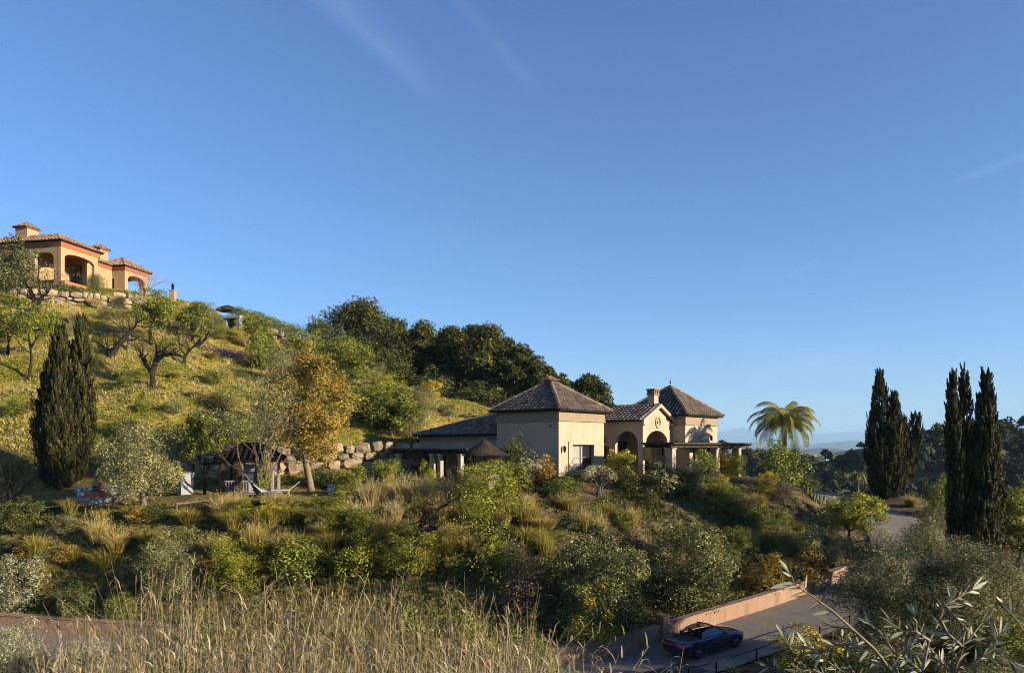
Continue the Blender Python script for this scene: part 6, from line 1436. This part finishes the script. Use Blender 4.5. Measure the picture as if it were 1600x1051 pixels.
bush(1565, 1080, 130, 120, 'olive', 'grey-green olive bush in the bottom right corner', d=26)

# ------------------------------------------------------------------ far woodland on the ridge, white houses
M['farwood'] = m_leaf('far_woodland', [(.018, .024, .010), (.045, .050, .018), (.095, .090, .034)], 0.0, .9, .05, (1, 1, 1))
r = np.random.default_rng(55)
RP = RV.reshape(-1, 3)
def ridge_z(x, y):
    d2 = (RP[None, :, 0]-x[:, None])**2+(RP[None, :, 1]-y[:, None])**2; k = np.argpartition(d2, 4, axis=1)[:, :4]
    w_ = 1/(np.take_along_axis(d2, k, 1)+.5); return (RP[k, 2]*w_).sum(1)/w_.sum(1)
nT = 620; d = 185+r.random(nT)**.8*150; px = r.uniform(1080, 1680, nT); x = (px-800)/F_PX*d; z = ridge_z(x, d)
ico = [];
t_ = (1+5**.5)/2
base = np.array([(-1, t_, 0), (1, t_, 0), (-1, -t_, 0), (1, -t_, 0), (0, -1, t_), (0, 1, t_), (0, -1, -t_), (0, 1, -t_), (t_, 0, -1), (t_, 0, 1), (-t_, 0, -1), (-t_, 0, 1)])
base /= np.linalg.norm(base[0])
PP = []; NN = []; AA = []
for i in range(nT):
    R = r.uniform(2.0, 4.2); k = 4; c0 = np.array([x[i], d[i], z[i]+R*.75]); tone = r.normal(.42, .16)
    for j in range(k):
        c = c0+r.normal(0, .42*R, 3)*np.array([1, 1, .5]); rr = R*r.uniform(.5, .8); m_ = 70
        u = rand_unit(r, m_); u[:, 2] = np.abs(u[:, 2])*1.1-.25; PP.append(c+u*rr*r.uniform(.8, 1.05, (m_, 1))); NN.append(u+rand_unit(r, m_)*.45); AA.append(np.clip(tone+r.normal(0, .14, m_), 0, 1))
PP = np.concatenate(PP); NN = np.concatenate(NN); NN /= np.linalg.norm(NN, axis=1)[:, None]; AA = np.concatenate(AA)
V, F = leaf_quads(PP, NN, r, 1.15, .75)
tag(obj('far_woodland', np_mesh('far_woodland', V, F, np.repeat(AA, 4), 'farwood')), 'dark woodland covering the far hill on the right', kind='stuff')
for k, (a, b_, w_, lab) in enumerate(((1272, 712, 6, 'leftmost tiny white house on the far wooded hillside'), (1291, 711, 8, 'long tiny white house in the saddle of the far hill'), (1326, 708, 7, 'tiny white house on the far hill left of the yucca'), (1277, 719, 5, 'lowest tiny white house among the far trees'))):
    q = at(a, b_, 862); wd = w_/F_PX*862*.5; t = thing('far_house', lab, 'house', (q.x, q.y, q.z-1.2), rad(20+k*17))
    mb = MB(); mb.box(-wd, wd, -1.6, 1.6, -9, 2.0); mb.build('wall', 'white', t)
    mb = MB(); mb.add([(-wd-.2, -1.8, 2.0), (wd+.2, -1.8, 2.0), (wd+.2, 1.8, 2.0), (-wd-.2, 1.8, 2.0), (-wd-.2, 0, 2.9), (wd+.2, 0, 2.9)], [(0, 1, 5, 4), (2, 3, 4, 5), (0, 4, 3), (1, 2, 5), (0, 3, 2, 1)]); mb.build('roof', 'tile2', t)
    mb = MB(); mb.box(-.5, .5, -1.66, -1.602, .3, 1.4); mb.build('window', 'glass', t)

# ------------------------------------------------------------------ grass and ground cover
r = np.random.default_rng(2024)
def on_house(x, y):
    dx, dy = x-V0.x, y-58; lr = dx*math.cos(rad(50))+dy*math.sin(rad(50)); ll = -dx*math.sin(rad(50))+dy*math.cos(rad(50))
    v = ((lr > -4.2) & (lr < 20.3) & (ll > -4.6) & (ll < 17.8))
    ux, uy = x-Q0.x, y-92; l1 = ux*math.cos(rad(78.5))+uy*math.sin(rad(78.5)); l2 = -ux*math.sin(rad(78.5))+uy*math.cos(rad(78.5))
    g = (l1 > -2) & (l1 < 18) & (l2 > -3) & (l2 < 16)
    s, _, _ = road_near(x, y)
    terr = (x < -9) & (x > -38) & (y > 52.3) & (y < 60.5)
    return v | g | (np.abs(s) < RHW+.5) | terr
n_ = 44000; d = 56+r.random(n_)*47; px = r.uniform(-40, 900, n_); x = (px-800)/F_PX*d
ok = ~on_house(x, d) & ~((x > -8) & (d < 70)); x, d = x[ok], d[ok]
g1 = fbm(x, d, .05, 4, 61)*1.25; g2 = fbm(x, d, .25, 3, 62)
val = np.clip(.24+.52*g1+.24*g2+.1*r.normal(size=len(x)), 0, 1); hg = .12+.18*r.random(len(x))+.38*np.clip(g2+.2, 0, 1)*(val > .5)
P = np.column_stack([x, d, H(x, d)])
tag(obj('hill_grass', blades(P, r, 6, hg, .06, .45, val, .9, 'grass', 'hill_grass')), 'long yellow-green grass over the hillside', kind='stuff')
n_ = 5200; d = 64+r.random(n_)*36; px = r.uniform(-40, 760, n_); x = (px-800)/F_PX*d; g = fbm(x, d, .11, 3, 64); ok = ~on_house(x, d) & (g > .12) & ~((x > -9) & (d < 73)); x, d = x[ok], d[ok]
P = np.column_stack([x, d, H(x, d)])
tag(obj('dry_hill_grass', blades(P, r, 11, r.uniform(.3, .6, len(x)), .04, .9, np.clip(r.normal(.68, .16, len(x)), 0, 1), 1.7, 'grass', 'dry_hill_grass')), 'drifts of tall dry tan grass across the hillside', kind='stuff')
n_ = 40000; d = 42.5+r.random(n_)*18; px = r.uniform(-20, 1480, n_); x = (px-800)/F_PX*d
ok = ~on_house(x, d); x, d = x[ok], d[ok]
g1 = fbm(x, d, .13, 4, 71)+.35*sstep((4-x)/12)-.08; keep = r.random(len(x)) < np.clip(.62+1.0*g1, .34, 1); x, d, g1 = x[keep], d[keep], g1[keep]
val = np.clip(.22+.3*fbm(x, d, .2, 3, 72)+.12*r.normal(size=len(x)), 0, 1)
P = np.column_stack([x, d, H(x, d)])
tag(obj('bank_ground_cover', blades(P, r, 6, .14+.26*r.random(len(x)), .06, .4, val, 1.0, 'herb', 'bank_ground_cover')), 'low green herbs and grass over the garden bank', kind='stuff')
# fallen leaves and small herbs on the soil
n_ = 22000; d = 43+r.random(n_)*14; px = r.uniform(0, 1480, n_); x = (px-800)/F_PX*d; ok = ~on_house(x, d); x, d = x[ok], d[ok]
P = np.column_stack([x, d, H(x, d)+.04+.10*r.random(len(x))]); nn = np.array([0, 0, 1.0])+r.normal(0, .5, (len(x), 3)); nn /= np.linalg.norm(nn, axis=1)[:, None]
V, F = leaf_quads(P, nn, r, .15, .6)
tag(obj('ground_herbs', np_mesh('ground_herbs', V, F, np.repeat(np.clip(r.normal(.4, .22, len(x)), 0, 1), 4), 'green')), 'small leafy herbs scattered on the bank soil', kind='stuff')

# ------------------------------------------------------------------ foreground reeds and dry grass below the viewpoint
r = np.random.default_rng(909)
def reeds(n_, region, tops, name, label, hmin=.8, green=.0, wid=.018, nleaf=6, mat='reeds', leafL=.42):
    """reed stems rooted on the near slope with tops near the photo rows given by tops(px)"""
    px = r.uniform(region[0], region[1], n_*3); d = r.uniform(region[2], region[3], n_*3); x = (px-800)/F_PX*d
    sel = np.argsort(-(fbm(x, d, .28, 3, 91)+.55*r.normal(size=len(x))))[:n_]; px, d, x = px[sel], d[sel], x[sel]; zg = H(x, d)      # reeds stand in clumps
    zt = (HOR-(tops(px)+r.gamma(1.15, 66, n_)))/F_PX*d; hh = np.maximum(zt-zg, hmin*r.uniform(.6, 1, n_)); hh = np.minimum(hh, 6.0)
    th = r.random(n_)*6.283; ln = np.abs(r.normal(0, .2, n_))*hh; ln = np.where(r.random(n_) < .16, ln+.55*hh, ln)
    VV = []; FF = []; AA = []; off = 0
    tone = np.clip(.60+.34*fbm(x, d, .16, 3, 77)+r.normal(0, .17, n_)-green, 0, 1)
    seg = 5; S_ = np.linspace(0, 1, seg+1)
    sway = np.stack([np.cos(th), np.sin(th)], 1)
    pts = np.stack([np.stack([x+sway[:, 0]*ln*s**1.8, d+sway[:, 1]*ln*s**1.8, zg-.1+(hh+.1)*s], 1) for s in S_], 1)     # n,seg+1,3
    w0 = wid*r.uniform(.6, 1.3, n_)
    ph = r.random(n_)*6.28; sd_ = np.stack([np.cos(ph), np.sin(ph)*.5, np.zeros(n_)], 1)
    L_ = pts-sd_[:, None, :]*(w0[:, None]*(1-.6*S_)[None, :])[..., None]*.5; R_ = pts+sd_[:, None, :]*(w0[:, None]*(1-.6*S_)[None, :])[..., None]*.5
    V = np.stack([L_, R_], 2).reshape(n_, -1, 3); k = 2*(seg+1)
    f = np.array([[2*i, 2*i+1, 2*i+3, 2*i+2] for i in range(seg)]); F = (f[None]+(np.arange(n_)*k)[:, None, None]).reshape(-1, 4)
    VV.append(V.reshape(-1, 3)); FF.append(F); AA.append(np.repeat(tone+.1, k)); off += n_*k
    # drooping leaves
    for j in range(nleaf):
        s = r.uniform(.35, 1.0, n_); i0 = np.minimum((s*seg).astype(int), seg-1); fr = s*seg-i0; b_ = pts[np.arange(n_), i0]*(1-fr)[:, None]+pts[np.arange(n_), i0+1]*fr[:, None]
        a = r.random(n_)*6.283; c = np.stack([np.cos(a), np.sin(a), np.zeros(n_)], 1); LL = leafL*r.uniform(.5, 1.4, n_); e = r.uniform(.2, 1.3, n_); dr = r.uniform(.6, 1.9, n_)
        q = [b_]; cur = b_.copy()
        for st_ in range(3):
            ee = e-dr*(st_/2.0); cur = cur+(c*np.cos(ee)[:, None]+np.array([0, 0, 1.0])*np.sin(ee)[:, None])*(LL/3)[:, None]; q.append(cur.copy())
        wv = np.stack([-np.sin(a), np.cos(a), np.zeros(n_)], 1)*(.011*r.uniform(.6, 1.4, n_))[:, None]
        V = np.stack([q[0]-wv*.6, q[0]+wv*.6, q[1]-wv, q[1]+wv, q[2]-wv*.7, q[2]+wv*.7, q[3]-wv*.1, q[3]+wv*.1], 1).reshape(-1, 3)
        f = np.array([[0, 1, 3, 2], [2, 3, 5, 4], [4, 5, 7, 6]]); F = (f[None]+(np.arange(n_)*8)[:, None, None]).reshape(-1, 4)+off
        VV.append(V); FF.append(F); AA.append(np.repeat(np.clip(tone+r.normal(0, .12, n_), 0, 1), 8)); off += n_*8
    tag(obj(name, np_mesh(name, np.concatenate(VV), np.concatenate(FF), np.concatenate(AA), mat)), label, kind='stuff')
topA = lambda p: np.interp(p, [60, 110, 140, 180, 215, 240, 300, 345, 380, 420, 470, 510, 560, 600, 650, 700, 730, 770, 810, 850, 880, 930], [1000, 965, 915, 955, 890, 872, 866, 915, 950, 895, 935, 872, 925, 885, 950, 945, 880, 950, 905, 975, 990, 1030])
reeds(1050, (100, 900, 14, 24), topA, 'dry_reeds', 'tall dry reeds and cane filling the foreground', .8, .0, .020, 6)
topB = lambda p: np.interp(p, [150, 300, 420, 520, 600, 700, 800], [960, 905, 925, 905, 925, 930, 960])
reeds(800, (190, 850, 17, 26), topB, 'green_reeds', 'greener reeds among the dry cane', .8, .3, .020, 8)
topC = lambda p: np.interp(p, [100, 300, 600, 850, 1000, 1120], [975, 960, 965, 985, 1030, 1046])
reeds(650, (60, 1060, 9, 15), topC, 'near_dry_grass', 'fine dry grass stalks at the bottom of the picture', .5, -.12, .011, 6, 'reeds', .26)
n_ = 4200; d = r.uniform(10, 27, n_); px = r.uniform(60, 960, n_); x = (px-800)/F_PX*d
P = np.column_stack([x, d, H(x, d)])
tag(obj('dry_undergrowth', blades(P, r, 9, r.uniform(.6, 2.0, n_), .022, .7, np.clip(.52+.3*fbm(x, d, .2, 3, 78)+r.normal(0, .15, n_), 0, 1), .7, 'drygrass', 'dry_undergrowth')), 'matted dry undergrowth below the reeds', kind='stuff')
for k, (a, top, w_, d, kd, lab) in enumerate(((330, 955, 110, 22, 'green', 'green bush hidden among the left reeds'), (420, 940, 120, 24, 'olive', 'grey-green bush among the reeds left of centre'), (545, 945, 120, 24, 'bright', 'light green bush among the middle reeds'), (640, 960, 120, 23, 'green', 'green bush low among the middle reeds'), (740, 955, 120, 24, 'bright', 'light green bush among the right reeds'), (830, 985, 90, 23, 'green', 'green bush at the right end of the reeds'), (250, 990, 100, 19, 'olive', 'grey-green bush at the left end of the reeds'), (480, 1010, 120, 18, 'olive', 'grey-green bush in front of the reeds at the bottom'))):
    x = (a-800)/F_PX*d; zg = h1(x, d); hp = ((HOR-top)/F_PX*d-zg)*F_PX/d; bush(a, 0, w_, hp, kd, lab, 'reed_bed_bush', 'bush', d=d)
# grey sage bushes in the bottom left corner
for k, (a, b_, w_, h_, d, lab) in enumerate(((40, 1110, 190, 150, 17, 'silvery sage bush in the bottom left corner'), (150, 1120, 150, 120, 16, 'second silvery sage bush right of the corner one'), (-20, 1080, 120, 110, 20, 'silvery bush cut by the left edge at the bottom'))):
    x = (a-800)/F_PX*d; zc = (HOR-(b_-h_))/F_PX*d; zg = h1(x, d); t = thing('sage_bush', lab, 'bush', (x, d, zg)); hh = zc-zg; R = w_/F_PX*d/2
    obj('foliage', crown_mesh('sage_leaves', 'grey', blobs_in(120+k, 40, R, R*.8, max(.5, hh*.42), hh*.62, (.2, .34)), 16000, .055, 120+k, .25, .3, .4, .5, .15), t)
    mb = MB(); rng = random.Random(k)
    for j in range(10): al = j*.65; grow(mb, (math.cos(al)*.1, math.sin(al)*.1, -.1), (math.cos(al)*.4, math.sin(al)*.4, 1), hh*.55, .03, 4, rng, 3, .12, .08, .6, .5)
    mb.build('stems', 'twig', t)

# ------------------------------------------------------------------ olive branch close to the viewer: each leaf its own piece
def near_olive():
    D = 2.6; foot = Vector(((1430-800)/F_PX*D, D+.15, 0)); foot.z = h1(foot.x, foot.y)
    t = thing('olive_sapling', 'olive sapling with long silvery leaves reaching up at the lower right, closest to the viewer', 'tree', foot); rng = random.Random(21)
    mb = MB()
    def W(px, py, e=0.0): q = at(px, py, D+e); return q-foot
    crotch = W(1425, 1130, .1)
    mb.tube([(0, 0, -.3), (.02, 0, .1), crotch*.5, crotch], [.05, .042, .035, .025], 8, False)
    stems = [[(1425, 1130, .1), (1397, 1052, 0), (1365, 1012, -.05), (1335, 985, -.08), (1302, 955, -.1), (1268, 930, -.12), (1241, 912, -.12), (1236, 896, -.12)],
             [(1425, 1130, .1), (1440, 1050, .1), (1452, 1000, .12), (1468, 968, .15), (1476, 945, .15), (1500, 932, .18), (1520, 920, .2)],
             [(1425, 1130, .1), (1490, 1051, 0), (1505, 1010, 0), (1520, 990, 0), (1535, 972, .02)],
             [(1520, 1000, 0), (1545, 1008, -.05), (1575, 1030, -.1)],
             [(1425, 1130, .1), (1350, 1075, .2), (1290, 1030, .2), (1262, 1010, .2)],
             [(1365, 1012, -.05), (1330, 1005, -.02), (1300, 1008, 0), (1285, 1020, 0)],
             [(1425, 1130, .1), (1400, 1040, .25), (1425, 1005, .25), (1440, 985, .25), (1432, 962, .25)],
             [(1425, 1130, .1), (1660, 1075, .3), (1622, 1010, .3), (1600, 985, .3), (1579, 956, .3)],
             [(1350, 1075, .2), (1250, 1060, .3), (1215, 1045, .3), (1198, 1040, .3)],
             [(1476, 945, .15), (1492, 962, .1), (1506, 978, .1)],
             [(1440, 1050, .1), (1400, 1020, .3), (1375, 990, .3), (1360, 975, .3)],
             [(1335, 985, -.08), (1318, 978, -.05), (1298, 980, 0)], [(1440, 1050, .1), (1418, 1030, .05), (1392, 1022, .02), (1372, 1030, 0)], [(1350, 1075, .2), (1330, 1045, .1), (1318, 1025, .08), (1322, 1008, .08)],
             [(1490, 1051, 0), (1520, 1035, -.1), (1552, 1012, -.12), (1562, 990, -.12)], [(1505, 1010, 0), (1488, 995, -.1), (1478, 985, -.1)], [(1452, 1000, .12), (1430, 985, .05), (1408, 985, .05), (1395, 975, .05)], [(1490, 1051, 0), (1465, 1030, .2), (1448, 1020, .2)], [(1350, 1075, .2), (1300, 1060, 0), (1272, 1045, 0), (1250, 1048, 0)], [(1268, 1075, .3), (1240, 1020, .25), (1228, 1000, .25)]]
    lm = []
    for k in range(4):                                       # shared leaf shapes: lance with a fold and a bend
        b_ = MB(); L, w_ = 1.0, .066+.010*k; vs = []; bend = (.1, -.12, .2, .02)[k]
        for i in range(7):
            s = i/6; ww = w_*math.sin(math.pi*min(1, s*.93+.05))**.8; z = bend*math.sin(s*1.7); vs += [(s*L, -ww, z+.03*ww/w_), (s*L, 0, z), (s*L, ww, z+.03*ww/w_)]
        b_.add(vs, [(3*i, 3*i+3, 3*i+4, 3*i+1) for i in range(6)]+[(3*i+1, 3*i+4, 3*i+5, 3*i+2) for i in range(6)], (.25, .45, .65, .95)[k]); lm.append(b_.mesh('olive_leaf', 'oliveleaf', True))
    def leaf(p_, dv, L, nrm=None):
        o = obj('leaf', lm[rng.choice((0, 1, 1, 2, 3, 3))], t); dv = dv.normalized(); nrm = (nrm or Vector((rng.gauss(0, 1), rng.gauss(0, 1)-.6, rng.gauss(0, 1)+.4))).normalized()
        y = nrm.cross(dv).normalized(); z = dv.cross(y); o.matrix_basis = Matrix.Translation(p_) @ Matrix((dv, y, z)).transposed().to_4x4() @ Matrix.Scale(L, 4)
    nst = 0
    for st in stems:
        pts = [W(*q) for q in st]; n_ = len(pts)
        mb.tube(pts, [max(.0018, .0068*(1-.8*i/(n_-1))) if nst < 3 else max(.0018, .006*(1-.75*i/(n_-1))) for i in range(n_)], 6, False); nst += 1
        acc = 0.0
        for i in range(1, n_):
            a, b_ = pts[i-1], pts[i]; seg = (b_-a).length; dirv = (b_-a).normalized(); k = max(1, int(seg/.015))
            first = st is stems[0]
            for j in range(k):
                if first and i < n_-2 and rng.random() < .82: continue
                if st is stems[7] : continue
                q = a.lerp(b_, (j+.5)/k)
                for sg in (-1, 1):
                    if rng.random() < .12: continue
                    ax = Vector((rng.gauss(0, .5), rng.gauss(0, .6), rng.gauss(0, .5))); sd_ = dirv.cross(Vector((0, 1, 0))).normalized()*sg
                    leaf(q, dirv*rng.uniform(.5, 1.0)+sd_*rng.uniform(.35, .9)+ax*.4, rng.uniform(.034, .064))
        for sg in (-1, 0, 1): 
            sd_ = dirv.cross(Vector((0, 1, 0))).normalized()*sg
            leaf(pts[-1], dirv+sd_*.35+Vector((0, rng.gauss(0, .2), 0)), rng.uniform(.05, .07))
    leaf(W(1579, 956, .3), W(1554, 929, .3)-W(1579, 956, .3), .082, Vector((.3, -1, .3)))
    leaf(W(1240, 910, -.12), W(1202, 919, -.12)-W(1240, 910, -.12), .08, Vector((.2, -1, .5)))
    mb.build('branches', 'palebark', t, True)
near_olive()

# ------------------------------------------------------------------ tell look-alikes apart by what they stand beside
LM = [('knobbly bare tree', 648, 850), ('dark leaning tree', 745, 868), ('left laurel bush', 935, 900), ('right laurel bush', 1072, 900), ('large grey-green bush', 278, 862), ('low white wall', 540, 768), ('gazebo', 395, 745), ('clay chimney stove', 152, 785), ('grey utility box', 290, 762), ('thatched parasol', 757, 705), ('tower window', 910, 715), ('flat-topped grey shrub', 936, 770), ('spiky yucca', 1090, 810), ('dusky dome shrub', 1158, 750), ('grey olive tree', 1285, 825), ('pink pillar', 1041, 960), ('pale dry shrub', 28, 890), ('big fresh green bush', 770, 800), ('long pergola', 650, 725), ('twin-tipped cypress', 97, 640), ('golden tree', 490, 650), ('bare arching almond', 240, 575), ('dark parasol', 356, 500), ('terrace wall', 150, 470), ('villa wing roof', 715, 660), ('small upright grey shrub', 1222, 810)]
def spot(o): q = o.matrix_basis.translation; return 800+F_PX*q.x/q.y, HOR-F_PX*(q.z+.4)/q.y
rep_ = {}
for o in COL.objects:
    if o.parent is None and o.get('group') and o.name.split('.')[0] in ('grass_tussock', 'scrub_bush'):
        a, b_ = spot(o); nm, la, lb = min(LM, key=lambda m_: math.hypot(a-m_[1], (b_-m_[2])*1.3))
        dx_, dy_ = a-la, b_-lb
        where = ('right of' if dx_ > 0 else 'left of') if abs(dx_) > abs(dy_) else ('below' if dy_ > 0 else 'above')
        kind_ = o['label'].split(' on ')[0].split(' in ')[0].split(' high ')[0]
        rep_.setdefault((kind_, where, nm), []).append((math.hypot(dx_, dy_), o))
ORD = ['nearest', 'second nearest', 'third nearest', 'fourth nearest', 'fifth nearest', 'sixth nearest', 'seventh nearest', 'eighth nearest', 'ninth nearest', 'tenth nearest']
for (kind_, where, nm), lst in rep_.items():
    lst.sort(key=lambda q: q[0])
    for i_, (_, o) in enumerate(lst):
        o['label'] = f'{kind_} {where} the {nm}' if len(lst) == 1 else f'{kind_} {where} the {nm}, {ORD[min(i_, 9)]} of {len(lst)}'

# ------------------------------------------------------------------ the air
m = bpy.data.materials.new('haze_air'); m.use_nodes = True; n = m.node_tree.nodes; n.clear()
v = n.new('ShaderNodeVolumePrincipled'); v.inputs['Color'].default_value = (.44, .71, 1.0, 1); v.inputs['Density'].default_value = 6.2e-5; v.inputs['Anisotropy'].default_value = 0.0
o_ = n.new('ShaderNodeOutputMaterial'); m.node_tree.links.new(v.outputs[0], o_.inputs['Volume']); M['haze'] = m
mb = MB(); mb.box(-56000, 56000, -31000, 46000, -76, 860); tag(mb.build('haze', 'haze'), 'thin blue haze in the air over the valley', kind='stuff')
